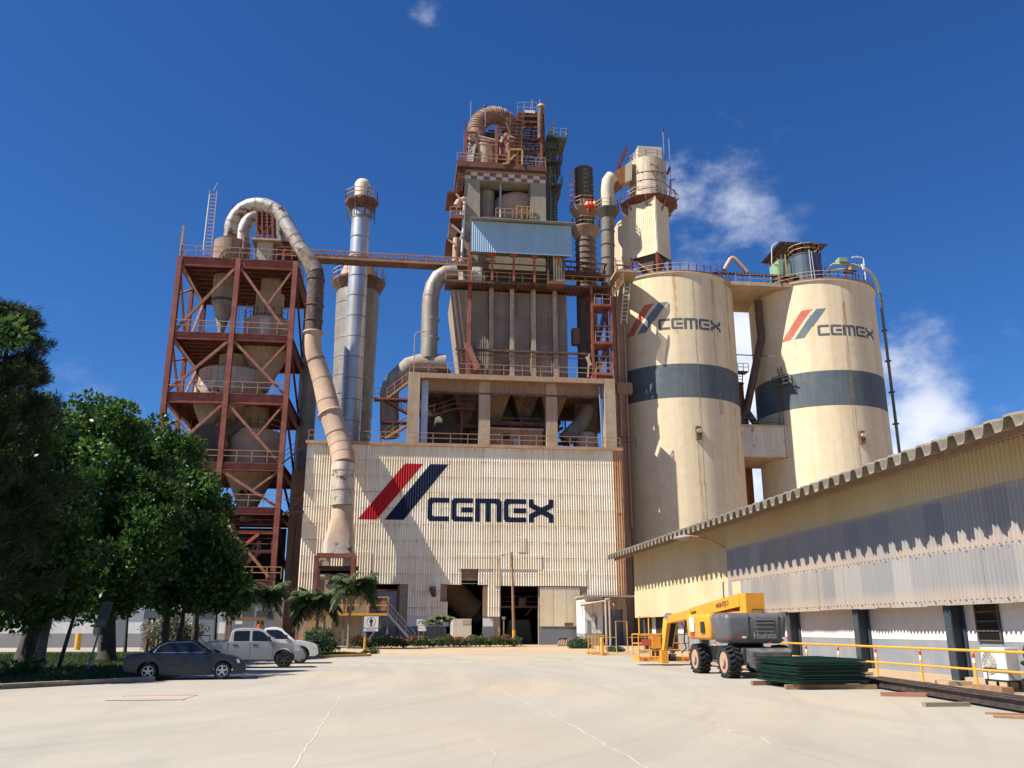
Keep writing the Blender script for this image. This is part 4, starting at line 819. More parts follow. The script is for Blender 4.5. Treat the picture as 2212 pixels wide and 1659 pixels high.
def brace(a, b, w=.26, mat=red_steel): MB().bar(a, b, w, w).build('brace', mat, tr)
dusty_red = wm('dusty_red_brace', (.30, .12, .08), (.24, .085, .055), dirt=(.40, .25, .17), da=.6, rough=.8, vs=.8)
for i in range(5):
    z1 = LV[i] - (.95, .75, 1.05, .75, .7)[i] - .1; z0 = LV[i + 1] + .2; m = dusty_red
    for s in (0, 2):
        t, b = V3((LX[1] + (.3 if s else -.3), LY - .02, z1)), V3((LX[s] + (-.3 if s else .3), LY - .02, z0)); brace(t, b, .27, m)
        if i < 4: brace(V3((LX[s] + (-.3 if s else .3), LY - .02, z1)), t.lerp(b, .56) + V3((0, .12, 0)), .2, m)
    brace((LX[0], LY + .3, z1), (LX[0], LY + 5.5, z0), .2, dusty_red); brace((LX[0], LY + 5.9, z0), (LX[0], LYB - .3, z1), .2, dusty_red); brace((LX[0], LY + 5.5, z1 - .4), (LX[0], LY + .3, (z0 + z1) / 2 + .4), .16, dusty_red)
    brace((LX[2], LY + .3, z1), (LX[2], LYB - .3, z0), .2, dark_red)
MB().ladder((LX[0] + .05, LY + .6, 3), (LX[0] + .05, LY + .6, LV[0] - .5), .55, (0, 1, 0), .045, .42).build('tower_ladder', red_steel, tr)
MB().bar((LX[0], LY - .1, LV[0]), (LX[0], LY - .1, LV[0] + 3.4), .22).build('corner_post', rail_tan, tr); MB().bar((LX[1] + .3, LY - .1, LV[0]), (LX[1] + .3, LY - .1, LV[0] + 2.8), .12).build('lamp_post', rail_tan, tr)
for z in (10.4, 8.6):
    MB().bar((LX[0] + 1, LY + .3, z), (LX[2] - .3, LY + .3, z), .25, .3).build('walkway_beam', orange_steel if z > 9 else dusty_red, tr); MB().box((LX[0] + 1, LY + .5, z), (LX[2] - .3, LY + 3.5, z + .1)).build('walkway', brown_steel, tr); MB().rail([(LX[0] + 1, LY + .35, z + .15), (LX[2] - .4, LY + .35, z + .15)], 1.1, 1.3, .035).build('walkway_railing', brown_steel, tr)
MB().stair((LX[1] + 1.5, LY + 1.2, 6.0), (LX[1] + 4.2, LY + 1.2, 8.6), .8, (0, 1, 0), True, .035).build('stair', rail_tan, tr)
MB().bar((LX[1] - .4, LY - .1, 10.2), (LX[1] + 3.2, LY - .1, 6.9), .3).bar((LX[1] + 2.0, LY - .1, 8.3), (LX[1] + 4.2, LY - .1, 10.2), .3).build('knee_brace', orange_steel, tr)
MB().rail([(LX[0] + 3, LY - .4, 6.0), (LX[2] + .8, LY - .4, 6.0)], 1.1, 1.3, .04).build('base_railing', rail_yellow, tr)
for x in (-15.6, -17.0):                # ground floor posts and back wall of the tower foot
    MB().box((x - .3, LY + .5, 0), (x + .3, LY + 1.1, 5.4)).build('plinth_column', conc_tan, tr)
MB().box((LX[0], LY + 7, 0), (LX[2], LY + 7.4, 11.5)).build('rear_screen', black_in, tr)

def vessel(name, label, x, y, prof, mat, n=32, cat='vessel', shell='shell'):
    t = thing(name, label, cat, (x, y, prof[0][1])); MB().lathe(x, y, prof, n).build(shell, mat, t, True); return t
def xof(px, py, Y): return P(px, py, Y).x
vy = 90.5
v = vessel('hanging_cone', 'narrow sooty cone hanging below the top deck of the red tower', xof(489, 600, vy), vy, [(.28, 31.0), (.35, 32.2), (1.25, 35.3), (1.3, 38.2)], vessel_grey)
MB().lathe(xof(489, 600, vy), vy, [(1.36, 35.2), (1.36, 35.45)], 30).build('flange', dark_metal, v)
MB().tube([(xof(489, 600, vy), vy, 31.2), (xof(489, 600, vy) + .3, vy, 30.4), (xof(489, 600, vy) + 1.2, vy + .4, 29.6)], .3, 10).build('spout', brown_steel, v, True)
xx = xof(581, 680, vy + .5)
v = vessel('upper_cyclone', 'dusty brown cyclone drum with white access panel, highest drum in the red tower', xx, vy + .5, [(.55, 25.6), (.75, 26.2), (2.05, 29.0), (2.5, 30.2), (2.5, 33.3), (1.5, 34.0), (1.5, 36.5), (1.1, 36.6), (1.1, 38.3)], vessel_m)
MB().lathe(xx, vy + .5, [(2.52, 30.5), (2.52, 33.0)], 4, 259, 283).build('access_panel', wm('pale_panel', (.60, .58, .53), (.52, .5, .45), dirt=(.3, .2, .14), da=.4, rough=.7), v)
mb = MB(); ring = [(xx + 2.5 * math.cos(R(a)), vy + .5 + 2.5 * math.sin(R(a)), 33.35) for a in range(170, 371, 20)]; mb.rail(ring, 1.1, 1.2, .035); mb.build('ring_railing', rail_tan, v)
mb = MB(); mb.ladder((xx - 2.3, vy - 1.9, 31), (xx - 2.3, vy - 1.9, 34.6), .7, (1, 0, 0), .03, .35); mb.build('caged_ladder', rail_tan, v)
xx = xof(505, 800, vy + 1)
v = vessel('volute_vessel', 'broad volute vessel with a grid of pale panels inside the red tower', xx, vy + 1.2, [(.5, 19.6), (.8, 20.4), (2.2, 23.4), (3.4, 24.1), (3.5, 25.9), (3.5, 27.6), (3.3, 27.75), (1.6, 28.0), (1.6, 29.5)], vessel_m, 40)
mb = MB()
for i in range(7):
    for j in range(2): mb.lathe(xx, vy + 1.2, [(3.53, 25.95 + j * .8), (3.53, 26.7 + j * .8)], 2, 246 + i * 10.2, 246 + i * 10.2 + 9.4)
mb.build('pale_panels', wm('pale_panel_grid', (.50, .49, .46), (.42, .41, .38), dirt=(.3, .21, .15), da=.5, rough=.7), v)
MB().lathe(xx - .6, vy + .4, [(2.2, 24.1), (2.75, 24.4), (3.05, 25.2), (3.0, 25.85)], 36, 170, 300).build('volute_lip', peeling, v, True)
xx = xof(547, 950, vy + .6)
v = vessel('lower_cyclone', 'wide tan cyclone drum, the lowest drum in the red tower', xx, vy + .6, [(.6, 12.0), (.75, 13.0), (2.3, 16.4), (2.85, 17.0), (2.85, 18.6), (2.9, 18.62), (2.9, 21.0), (2.85, 21.1), (1.4, 21.3), (1.4, 23.8)], vessel_m, 40)
ring = [(xx + 2.8 * math.cos(R(a)), vy + .6 + 2.8 * math.sin(R(a)), 21.1) for a in range(190, 351, 16)]; MB().rail(ring, 1.15, 1.1, .035).build('ring_railing', rail_tan, v)
for a, z, r in ((255, 14.7, .28), (285, 14.9, .34)):
    q = V3((xx + 1.5 * math.cos(R(a)), vy + .6 + 1.5 * math.sin(R(a)), z)); MB().disc(q, (math.cos(R(a)), math.sin(R(a)), -.6), r, .25, 14).build('manhole', black_in, v)
v = thing('sooty_blower', 'sooty rounded blower casing left of the lowest tan drum in the red tower', 'blower', (-21, 88.5, 17.1))
xx = xof(450, 960, 89); MB().disc((xx, 89, 19.2), (0, 1, 0), 2.1, 1.9, 28).build('casing', dark_metal, v, True); MB().tube([(xx + 1.7, 88.6, 20.5), (xx + 2.6, 88.4, 21.1), (xx + 3.2, 88.6, 21.6)], .55, 12).build('outlet', dark_metal, v, True); MB().box((xx - .9, 88.2, 17.1), (xx + 1.2, 89.9, 17.9)).build('base_frame', brown_steel, v); MB().disc((xx + 1.7, 87.6, 19.2), (0, 1, 0), .5, .6, 14).build('motor', pink_rust, v, True)
v = vessel('left_funnel', 'grey funnel below the third deck on the left side of the red tower', xof(452, 880, 89.5), 89.5, [(.45, 20.9), (1.5, 23.2), (1.6, 23.9)], vessel_grey, 28)
# orange drums at the tower foot
for i, x in enumerate((-18.9, -16.3)):
    v = thing('orange_drum', 'small bright orange valve drum at the red tower foot, ' + ('nearer the big trees' if i == 0 else 'nearer the mill hall'), 'drum', (x, LY - .1, 6.0), 'orange valve drums at the tower foot')
    MB().lathe(x, LY + .3, [(.45, 6.0), (.6, 6.2), (.55, 6.7), (.4, 6.8), (.42, 7.4), (.0, 7.45)], 16).build('drum_body', wm('bright_orange_%d' % i, (.62, .12, .03), (.5, .1, .03), rough=.5), v, True); MB().lathe(x, LY + .3, [(.7, 6.72), (.7, 6.8)], 16).build('drum_rim', orange_steel, v)

# -------- roof of the tower
Z0 = LV[0] + .08
def d1(zx, zy): return (zx * .2344 + 328.4, zy * .2344 + 380.2)
def d2(zx, zy): return (zx * .2344 + 328.4, zy * .2344 + 691.3)
gy = 86.2
dr = P(497, 540, gy + 1.0)
v = vessel('deck_drum', 'squat brown streaked drum under the goose neck duct on the red tower deck', dr.x, gy + 1.4, [(1.75, Z0), (1.75, P(497, 515, gy).z), (.7, P(497, 513, gy).z)], wm('brown_streaked_drum', (.30, .21, .15), (.24, .165, .12), streak=(.10, .055, .035), sa=.8, rough=.85, vs=.7, rust=.15))
gk = thing('gooseneck_duct', 'patchy silver goose neck duct arching over the red tower and down its right side', 'duct', P(560, 450, gy))
zp = [(722, 565), (724, 500), (738, 430), (775, 362), (830, 310), (895, 275), (965, 262), (1040, 268), (1110, 295), (1170, 340), (1222, 410), (1268, 490), (1312, 570), (1352, 640), (1392, 700)]
pts = [P(*d1(*q), gy + 1.4 - 1.6 * i / 14) for i, q in enumerate(zp)]
MB().tube(pts, [.70] * 9 + [.74] * 6, 22).build('arch_shell', wm('flaking_silver_duct', (.60, .58, .53), (.48, .42, .35), dirt=(.16, .12, .09), da=.7, streak=(.3, .2, .13), sa=.3, rough=.5, metal=.35, rust=.45, rs=.6, vs=.5, rcol=(.12, .06, .03), bump=.2, bs=1.5), gk, True)
mb = MB()
for i in (2, 4, 6, 8, 10, 12, 13):
    d = (pts[i + 1] - pts[i - 1]).normalized(); MB().tube([pts[i] - d * .03, pts[i] + d * .03], .725 if i < 9 else .765, 22).build('arch_seam', vessel_grey, gk, True)
zp2 = [d1(1392, 700), d1(1440, 770), d1(1480, 830), d1(1505, 890), d1(1512, 960), d1(1505, 1060), d1(1500, 1200), d1(1490, 1340), d1(1485, 1450)]
pts2 = [P(*q, gy - .2 - .0 * i / 8) for i, q in enumerate(zp2)]
MB().tube(pts2[:4], [.78, .84, .88, .9], 22).build('elbow_shell', wm('flaky_duct', (.42, .36, .30), (.26, .2, .16), dirt=(.08, .055, .04), da=.7, rough=.7, rust=.5, rs=1.1), gk, True)
MB().tube(pts2[3:], .86, 22).build('scorched_shell', burnt, gk, True)
mb = MB()
for i in (4, 6, 7): mb.tube([pts2[i] - V3((0, 0, .06)), pts2[i] + V3((0, 0, .06))], .95, 22)
mb.build('flange', brown_steel, gk, True)
VIEW_SCALE = 1.0
ld = thing('leaning_duct', 'dust covered duct leaning down in front of the mill wall, ending in a flared hood', 'duct', P(730, 1000, 86.6))
LDY = 87.0
lp = [d1(1485, 1450), d2(1482, 220), d2(1488, 300), d2(1512, 375), d2(1570, 560), d2(1618, 760), d2(1645, 868)]
ys = [88.3, 88.25, 88.2, 88.15, 87.95, 87.4, 87.05]; pa = [P(*q, y) for q, y in zip(lp, ys)]
MB().tube(pa, [.86, .86, .88, .92, 1.02, 1.08, 1.12], 24).build('upper_shell', tan_metal, ld, True)
lp = [d2(1645, 868), d2(1675, 955), d2(1705, 1050), d2(1738, 1160), d2(1758, 1250), d2(1766, 1330)]
pb = [P(*q, y) for q, y in zip(lp, (87.05, 86.8, 86.6, 86.35, 85.9, 85.5))]; MB().tube(pb, [1.12, 1.1, 1.12, 1.14, 1.15, 1.12], 24).build('middle_shell', tan_metal, ld, True)
lp = [d2(1766, 1330), (741, 1019), (740, 1060), (739, 1092)]; pc = [P(*q, y) for q, y in zip(lp, (85.5, 85.4, 85.35, 85.35))]
MB().tube(pc, [1.12, 1.08, 1.08, 1.1], 24).build('patched_shell', peeling, ld, True)
def hood(x0, x1, y, Y0, Y1): a, b = P(x0, y, Y0), P(x1, y, Y0); return [V3((a.x, Y1, a.z)), V3((b.x, Y1, a.z)), V3((b.x, Y0, a.z)), V3((a.x, Y0, a.z))]
mb = MB(); rings = [(718, 763, 1090, 84.45, 86.55), (713, 763, 1115, 84.4, 86.6), (703, 763, 1150, 84.3, 86.7), (696, 764, 1170, 84.2, 86.8), (694, 766, 1195, 84.1, 86.8)]
n8 = 16; vs = []
for x0, x1, y, Y0, Y1 in rings:
    a, b = P(x0, y, Y0), P(x1, y, Y0); cx, cyy, hx, hy = (a.x + b.x) / 2, (Y0 + Y1) / 2, (b.x - a.x) / 2, (Y1 - Y0) / 2; e = .5 if y < 1140 else .28
    for k in range(n8):
        an = 2 * math.pi * (k + .5) / n8; c, s_ = math.cos(an), math.sin(an); vs.append((cx + hx * math.copysign(abs(c) ** (2 * e), c), cyy + hy * math.copysign(abs(s_) ** (2 * e), s_), a.z))
mb.add(vs[:4 * n8], [(i * n8 + k, (i + 1) * n8 + k, (i + 1) * n8 + (k + 1) % n8, i * n8 + (k + 1) % n8) for i in range(3) for k in range(n8)]); mb.build('flared_hood', tan_metal, ld, True, ang=25)
MB().add(vs[3 * n8:], [(k, n8 + k, n8 + (k + 1) % n8, (k + 1) % n8) for k in range(n8)]).build('hood_skirt', peeling, ld, True, ang=25)
for q0, q1, r in ((pa[3], pa[4], .98), (pa[6], pb[1], 1.36), (pa[0], pa[1], 1.08)):
    d = (q1 - q0).normalized(); MB().tube([q0 - d * .14, q0 + d * .02, q0 + d * .05], [r * .96, r, r * .96], 10 if r > 1.2 else 20).build('flange', tan_metal if r > 1 else brown_steel, ld, True, ang=50)
seam_m = wm('seam_brown', (.36, .25, .17), rough=.9)  # own brown tone of the raised seam bands
for pth, idx in ((pa, (4, 5)), (pb, (2, 3, 4)), (pc, (1, 2))):
    for i in idx:
        d = (pth[min(i + 1, len(pth) - 1)] - pth[i - 1]).normalized(); rr = {4: 1.03, 5: 1.1}.get(i, 1.15) if pth is pa else 1.155 if pth is pb else 1.1; MB().tube([pth[i] - d * .035, pth[i] + d * .035], rr + .012, 24).build('seam_band', seam_m, ld, True)
lg = thing('hood_stand', 'rust red portal stand under the flared hood in front of the mill wall', 'stand', P(725, 1320, 85.8))
for px in (684, 764):
    a, b = P(px, 1200, 84.3), P(px, 1290, 84.3); b.x = a.x; b.z = 3.2; MB().ibeam(b, a, .42, .4, .05, (0, 1, 0)).build('leg', red_steel, lg); k = V3((0, 2.2, 0)); MB().bar(b + k, a + k, .35).build('leg', dark_red, lg)
MB().bar(P(684, 1200, 84.3), P(764, 1200, 84.3), .35, .45).build('top_beam', red_steel, lg); MB().bar(P(684, 1228, 85.4), P(775, 1228, 85.4), .3, .4).build('mid_beam', dark_red, lg)
mb = MB()
for a, b in ((687, 712), (741, 762)): mb.box((P(a, 1200, 84.95).x, 84.95, P(a, 1222, 84.95).z), (P(b, 1200, 84.95).x, 86.6, P(a, 1204, 84.95).z))
mb.build('side_plates', peeling, lg)

VIEW_SCALE = 1.027
g2 = thing('rear_gooseneck_duct', 'second paler goose neck duct behind the first on the red tower', 'duct', P(560, 480, 93))
zp = [(832, 640), (835, 560), (846, 490), (880, 420), (930, 372), (990, 352), (1060, 362), (1120, 400), (1165, 455), (1205, 530), (1245, 610), (1285, 690)]
MB().tube([P(*d1(*q), 92.5) for q in zp], .74, 20).build('arch_shell', MATS['flaking_silver_duct'], g2, True)
MB().lathe(P(*d1(832, 640), 92.5).x, 92.5, [(.95, Z0), (.95, P(*d1(832, 640), 92.5).z + .1)], 20).build('drum_base', vessel_grey, g2, True)
rt = thing('red_lattice_tower', 'small red lattice tower under the goose neck arch on the red tower deck', 'lattice tower', P(572, 520, 89.5))
mb = MB(); a, b, c_, d_ = P(553, 548, 89.5), P(590, 548, 89.5), P(555, 455, 89.5), P(588, 455, 89.5)
for k in (0, 2.0):
    o = V3((0, k, 0)); mb.bar(a + o, c_ + o, .2); mb.bar(b + o, d_ + o, .2); m0, m1 = a.lerp(c_, .55) + o, b.lerp(d_, .55) + o; mb.bar(a.lerp(b, .35) + o, c_.lerp(d_, .35) + o, .14); mb.bar(a.lerp(b, .68) + o, c_.lerp(d_, .68) + o, .14)
    for f0, f1 in ((0, .33), (.33, .66)): mb.bar(a.lerp(c_, f0) + o, b.lerp(d_, f1) + o, .1); mb.bar(b.lerp(d_, f0) + o, a.lerp(c_, f1) + o, .1)
mb.build('lattice', red_steel, rt); mb = MB()
for f in (.62, .7, .78, .86, .94): mb.hexa(*[[p + V3((0, 0, dz)) for p in (a.lerp(c_, f), b.lerp(d_, f), b.lerp(d_, f) + V3((0, 2, 0)), a.lerp(c_, f) + V3((0, 2, 0)))] for dz in (0, .28)])
mb.build('grating_box', dark_red, rt)
ht = thing('roof_hut', 'small cream hut with an overhanging slab roof on the red tower deck', 'hut', P(573, 560, 87.5))
a, b = P(553, 560, 87.2), P(590, 525, 87.2); MB().box((a.x, 87.2, Z0), (b.x, 89.4, b.z)).build('wall', wm('cream_render', (.50, .46, .36), (.42, .38, .30), streak=(.3, .24, .17), sa=.4, rough=.9), ht)
MB().box((P(543, 525, 86.8).x, 86.6, b.z + .01), (P(607, 525, 86.8).x, 90, b.z + .22)).build('roof', conc_tan, ht)
rs = thing('red_sheet_cabin', 'dark red corrugated cabin right of the hut on the red tower deck', 'cabin', P(610, 545, 88.5))
a, b = P(598, 560, 88.5), P(628, 526, 88.5); MB().box((a.x, 88.5, Z0), (b.x, 90.6, b.z)).build('cabin_wall', wm('red_sheet', (.20, .03, .03), rough=.7), rs); MB().box((a.x - .1, 88.3, b.z + .01), (b.x + .1, 90.8, b.z + .1)).build('roof', dark_red, rs)
MB().rail([P(596, 563, 86.4), P(630, 563, 86.4)], 1.5, .8, .05).build('front_rail', red_steel, rs)
ml = thing('lattice_mast', 'tall pale lattice ladder mast with an antenna at the left of the red tower deck', 'mast', P(449, 550, 88))
a, b = P(447, 556, 88), P(461, 413, 88); w = V3((.36, 0, 0))
MB().ladder(a, b, .75, (1, 0, 0), .045, .42).build('lattice', wm('pale_pink_paint', (.55, .38, .34), rough=.6), ml); MB().bar(b, P(470, 395, 88), .06).build('antenna', silver, ml); MB().tube([P(439, 541, 88), P(453, 421, 88)], .07, 6).build('pole', white_p, ml)
MB().ladder(P(497, 520, 90), P(503, 486, 90), .8, (1, 0, 0), .05, .4).build('short_lattice', wm('pale_lattice', (.5, .42, .38), rough=.6), ml); MB().tube([P(499, 486, 90), P(502, 447, 90), P(507, 440, 90), P(510, 448, 90), P(509, 485, 90)], .04, 5).build('hoist_loop', dark_metal, ml)

VIEW_SCALE = 1.0
# ================================================================== chimney, cooling tower, rear pipe
ch = thing('silver_chimney', 'slender silver chimney with a cream domed cap and an octagonal platform', 'chimney', (-6.72, 100, 0))
zc = P(783, 388, 100).z
MB().lathe(-6.72, 100, [(1.2, 18), (1.16, 38), (1.12, 53.4)], 36).build('shaft', wm('silver_shaft', (.66, .67, .68), (.54, .55, .55), dirt=(.42, .38, .33), da=.35, streak=(.36, .32, .28), sa=.45, rough=.36, metal=.6, vs=.4, bump=.06, bs=1), ch, True)
mb = MB()
for k in range(12): mb.lathe(-6.72, 100, [(1.19, 22 + k * 2.6), (1.195, 22.05 + k * 2.6), (1.19, 22.1 + k * 2.6)], 36)
mb.build('seam_rings', vessel_grey, ch, True)
MB().lathe(-6.72, 100, [(1.02, 52.8), (1.02, zc - 1.0), (.95, zc - .55), (.7, zc - .2), (.35, zc - .03), (0, zc)], 32).build('cap', wm('cream_cap', (.68, .60, .46), rough=.6), ch, True)
zp = P(783, 437, 100).z; MB().lathe(-6.72, 100, [(1.14, zp - 1.3), (2.1, zp - .3), (2.15, zp), (1.1, zp)], 8).build('platform', brown_steel, ch)
MB().rail([(-6.72 + 2.1 * math.cos(R(22.5 + 45 * k)), 100 + 2.1 * math.sin(R(22.5 + 45 * k)), zp) for k in range(8)], 1.15, 1.0, .04, closed=True).build('platform_railing', rail_tan, ch)
mb = MB()
for k in range(8):
    an = R(22.5 + 45 * k); q = V3((-6.72 + 1.8 * math.cos(an), 100 + 1.8 * math.sin(an), 0)); mb.bar(q + V3((0, 0, zp - .5)), q + V3((0, 0, zp - 2.6)), .08); mb.bar((-6.72 + 1.2 * math.cos(an), 100 + 1.2 * math.sin(an), zp - 2.2), q + V3((0, 0, zp - .4)), .1)
for k in (5, 6): mb.bar((-6.72 + 1.8 * math.cos(R(22.5 + 45 * k)), 100 + 1.8 * math.sin(R(22.5 + 45 * k)), zp - 2.5), (-6.72 + 1.8 * math.cos(R(67.5 + 45 * k)), 100 + 1.8 * math.sin(R(67.5 + 45 * k)), zp - 2.5), .1)
mb.build('bracket', brown_steel, ch)
ct = thing('cooling_tower', 'wide panelled grey cylinder tower with a pink cone top behind the silver chimney', 'tower', (-7.0, 106, 0))
zt2 = P(770, 612, 106).z
MB().lathe(-7.0, 106, [(2.4, 15), (2.45, 26), (2.72, 40), (2.72, zt2)], 40).build('shell', old_silver, ct, True)
mb = MB()
for k in range(9): z = 22 + k * 2.4; r = 2.42 + .3 * (z - 24) / 18; mb.lathe(-7.0, 106, [(r + .03, z), (r + .07, z + .06), (r + .03, z + .12)], 40)
mb.build('seam_rings', vessel_grey, ct, True)
MB().lathe(-7.0, 106, [(2.8, zt2 - 1.4), (3.45, zt2 - .2), (3.45, zt2 + .1), (2.6, zt2 + .1)], 16).build('gallery', brown_steel, ct)
MB().lathe(-7.0, 106, [(2.7, zt2 + .1), (1.25, zt2 + 4.2), (1.1, zt2 + 4.3)], 32).build('cone', wm('pink_dust_cone', (.52, .30, .2), (.45, .25, .17), rough=.8), ct, True)
MB().rail([(-7.0 + 3.4 * math.cos(R(22.5 * k)), 106 + 3.4 * math.sin(R(22.5 * k)), zt2 + .1) for k in range(16)], 1.2, 1.3, .04, closed=True).build('gallery_railing', wm('pale_rail', (.5, .42, .4), rough=.6), ct)
b = P(817, 618, 105); MB().tube([b, b + V3((.5, 0, 2.9)), b + V3((1.0, 0, 3.3))], .06, 5).bar(b + V3((.3, 0, 2)), b + V3((1.1, 0, 2.9)), .06).build('davit', dark_metal, ct)
rp2 = thing('rear_riser_pipe', 'dull silver riser pipe between the red tower and the silver chimney', 'pipe', (-11.9, 96, 10)); q = P(664, 870, 99); MB().lathe(q.x, 99, [(1.02, 8), (1.0, P(664, 797, 99).z + 5)], 24).build('pipe_shell', old_silver, rp2, True)
cw_ = thing('brown_service_wall', 'tall dust brown wall strip between the red tower and the mill hall', 'wall', (-11, 91, 0)); MB().box((-11.9, 91.5, 0), (-10.2, 92.2, 17.5)).build('wall_slab', conc_brown, cw_)
MB().tube([P(626, 1270, 90), P(638, 1140, 90), P(640, 1128, 90), P(632, 1126, 90)], .07, 6).build('conduit', dark_metal, cw_)
ww = thing('link_walkway', 'brown steel link walkway between the red tower and the mill hall', 'walkway', (-11, 88, 16)); a, b = P(611, 1000, 87.5), P(662, 960, 88.2)
MB().bar(a, b, .9, .16).build('floor', brown_steel, ww); MB().rail([a, b], 1.1, .9, .04).build('railing', brown_steel, ww); a, b = P(612, 1110, 87.5), P(655, 1106, 88); MB().bar(a, b, .9, .2).bar(a + V3((0, 0, 1.4)), b + V3((0, 0, 1.4)), .1).bar(a, b + V3((0, 0, 1.4)), .1).build('lower_floor', brown_steel, ww)

# ================================================================== conveyor gantry from the red tower to the filter
cg = thing('conveyor_gantry', 'long rusty truss conveyor gantry running from the red tower across to the central tower', 'gantry', P(800, 555, 91))
GY = 91.0; za, zb = P(625, 552, GY), P(1010, 573, GY); hh = P(625, 537, GY).z - za.z
for dy in (0, 1.6):
    o = V3((0, dy, 0)); up = V3((0, 0, hh))
    mb = MB(); mb.bar(za + o, zb + o, .16, .2); mb.bar(za + o + up, zb + o + up, .14)
    n = 17
    for k in range(n + 1):
        c = za.lerp(zb, k / n) + o; mb.bar(c, c + up, .09)
        if k < n: e = za.lerp(zb, (k + 1) / n) + o; mb.bar(c + (up if k % 2 else V3()), e + (V3() if k % 2 else up), .08)
    mb.build('truss', wm('dusty_pink_steel', (.36, .18, .13), (.28, .13, .09), dirt=(.42, .3, .2), da=.5, rough=.8) if dy == 0 else brown_steel, cg)
MB().bar(za + V3((0, .8, .3)), zb + V3((0, .8, .3)), 1.3, .32).build('belt_cover', wm('dusty_belt_cover', (.46, .36, .24), (.36, .28, .18), dirt=(.25, .16, .1), da=.5, rough=.9), cg)
MB().bar(za + V3((0, .8, -.05)), zb + V3((0, .8, -.05)), 1.6, .08).build('floor_plate', brown_steel, cg)
cg2 = thing('rear_conveyor_gantry', 'dark rusty truss gantry running from the filter walkway to the left silo top', 'gantry', P(1290, 590, 93))
za, zb = P(1200, 588, 93), P(1368, 600, 93); hh = 1.5
for dy in (0, 1.6):
    o = V3((0, dy, 0)); up = V3((0, 0, hh)); mb = MB(); mb.bar(za + o, zb + o, .18, .22); mb.bar(za + o + up, zb + o + up, .16)
    for k in range(11):
        c = za.lerp(zb, k / 10) + o; mb.bar(c, c + up, .09)
        if k < 10: e = za.lerp(zb, (k + 1) / 10) + o; mb.bar(c + (up if k % 2 else V3()), e + (V3() if k % 2 else up), .08)
    mb.build('truss', dark_red if dy == 0 else brown_steel, cg2)
MB().bar(za + V3((0, .8, .2)), zb + V3((0, .8, .2)), 1.4, .4).build('belt_cover', brown_steel, cg2)

# ================================================================== low service building behind the trees
sb = thing('service_building', 'low white and grey service building with grey doors behind the trees', 'building', (-24, 80, 0))
SY0 = 80.0; sx0, sx1 = -60, -11.0; sz = 3.9
MB().box((sx0, SY0, 1.15), (sx1, SY0 + 5.5, sz)).build('upper_wall', white_p, sb); MB().box((sx0, SY0, 0), (sx1, SY0 + 5.5, 1.145)).build('lower_wall', greyl_p, sb)
MB().box((sx0 - .2, SY0 - .4, sz + .005), (sx1 + .1, SY0 + 5.8, sz + .2)).build('roof_slab', conc_tan, sb)
def sbox(px0, px1, z0, z1, name, mat, d=.05, parent=None):
    return MB().box((P(px0, 1350, SY0).x, SY0 - d, z0), (P(px1, 1350, SY0).x, SY0 - .002, z1)).build(name, mat, parent or sb)
for px0, px1, z1 in ((232, 272, 2.7), (309, 388, 3.0), (420, 468, 3.3), (487, 548, 3.3), (552, 590, 3.0)):
    d = sbox(px0, px1, 0.1, z1, 'door', grey_p if px1 - px0 < 70 else wm('grey_gate', (.22, .225, .225), rough=.6))
    if px0 in (309, 487): sbox((px0 + px1) / 2 - 9, (px0 + px1) / 2 + 6, 1.9, 2.35, 'notice_plate', white_p, .07, d)
for k in range(4): sbox(188 + k * 12, 198 + k * 12, 3.2, 3.5, 'vent_grille', wm('vent', (.32, .24, .17), rough=.8))
sbox(203, 233, 1.1, 2.35, 'window', wm('brown_shutter', (.07, .055, .045), rough=.7))
sg = thing('extinguisher_sign', 'small red and white extinguisher sign on the white service building wall', 'sign', P(328, 1348, SY0)); x = P(328, 1348, SY0).x
MB().box((x - .28, SY0 - .05, 1.85), (x + .28, SY0 - .02, 2.4)).build('sign_plate', wm('sign_red', (.55, .05, .05), rough=.5), sg); MB().add([(x - .08, SY0 - .056, 1.95), (x + .1, SY0 - .056, 1.95), (x + .1, SY0 - .056, 2.22), (x - .02, SY0 - .056, 2.3), (x - .14, SY0 - .056, 2.2)], [(0, 1, 2, 3, 4)]).build('pictogram', white_p, sg)
ex = thing('fire_extinguisher', 'red fire extinguisher on the service building wall below its sign', 'extinguisher', (x - .15, SY0, 1.4))
MB().lathe(x - .15, SY0 - .15, [(.1, .95), (.12, 1.0), (.12, 1.5), (.05, 1.6), (.04, 1.7)], 12).build('cylinder_body', wm('extinguisher_red', (.5, .03, .03), rough=.4), ex, True); MB().tube([(x - .12, SY0 - .2, 1.9), (x + .02, SY0 - .2, 1.8), (x + .02, SY0 - .2, 1.4)], .025, 6).build('hose', black, ex)
dp_ = thing('tan_downpipe', 'thin tan pipe down the white service building wall right of the extinguisher', 'pipe', (x + .7, SY0, 0)); MB().tube([(x + .75, SY0 - .1, 0), (x + .75, SY0 - .1, 3.4)], .07, 8).build('pipe_shell', rail_tan, dp_)
VIEW_SCALE, VIEW_LIFT = .905, .157  # silo group scaled about the camera, drawn nearer along the lines of sight
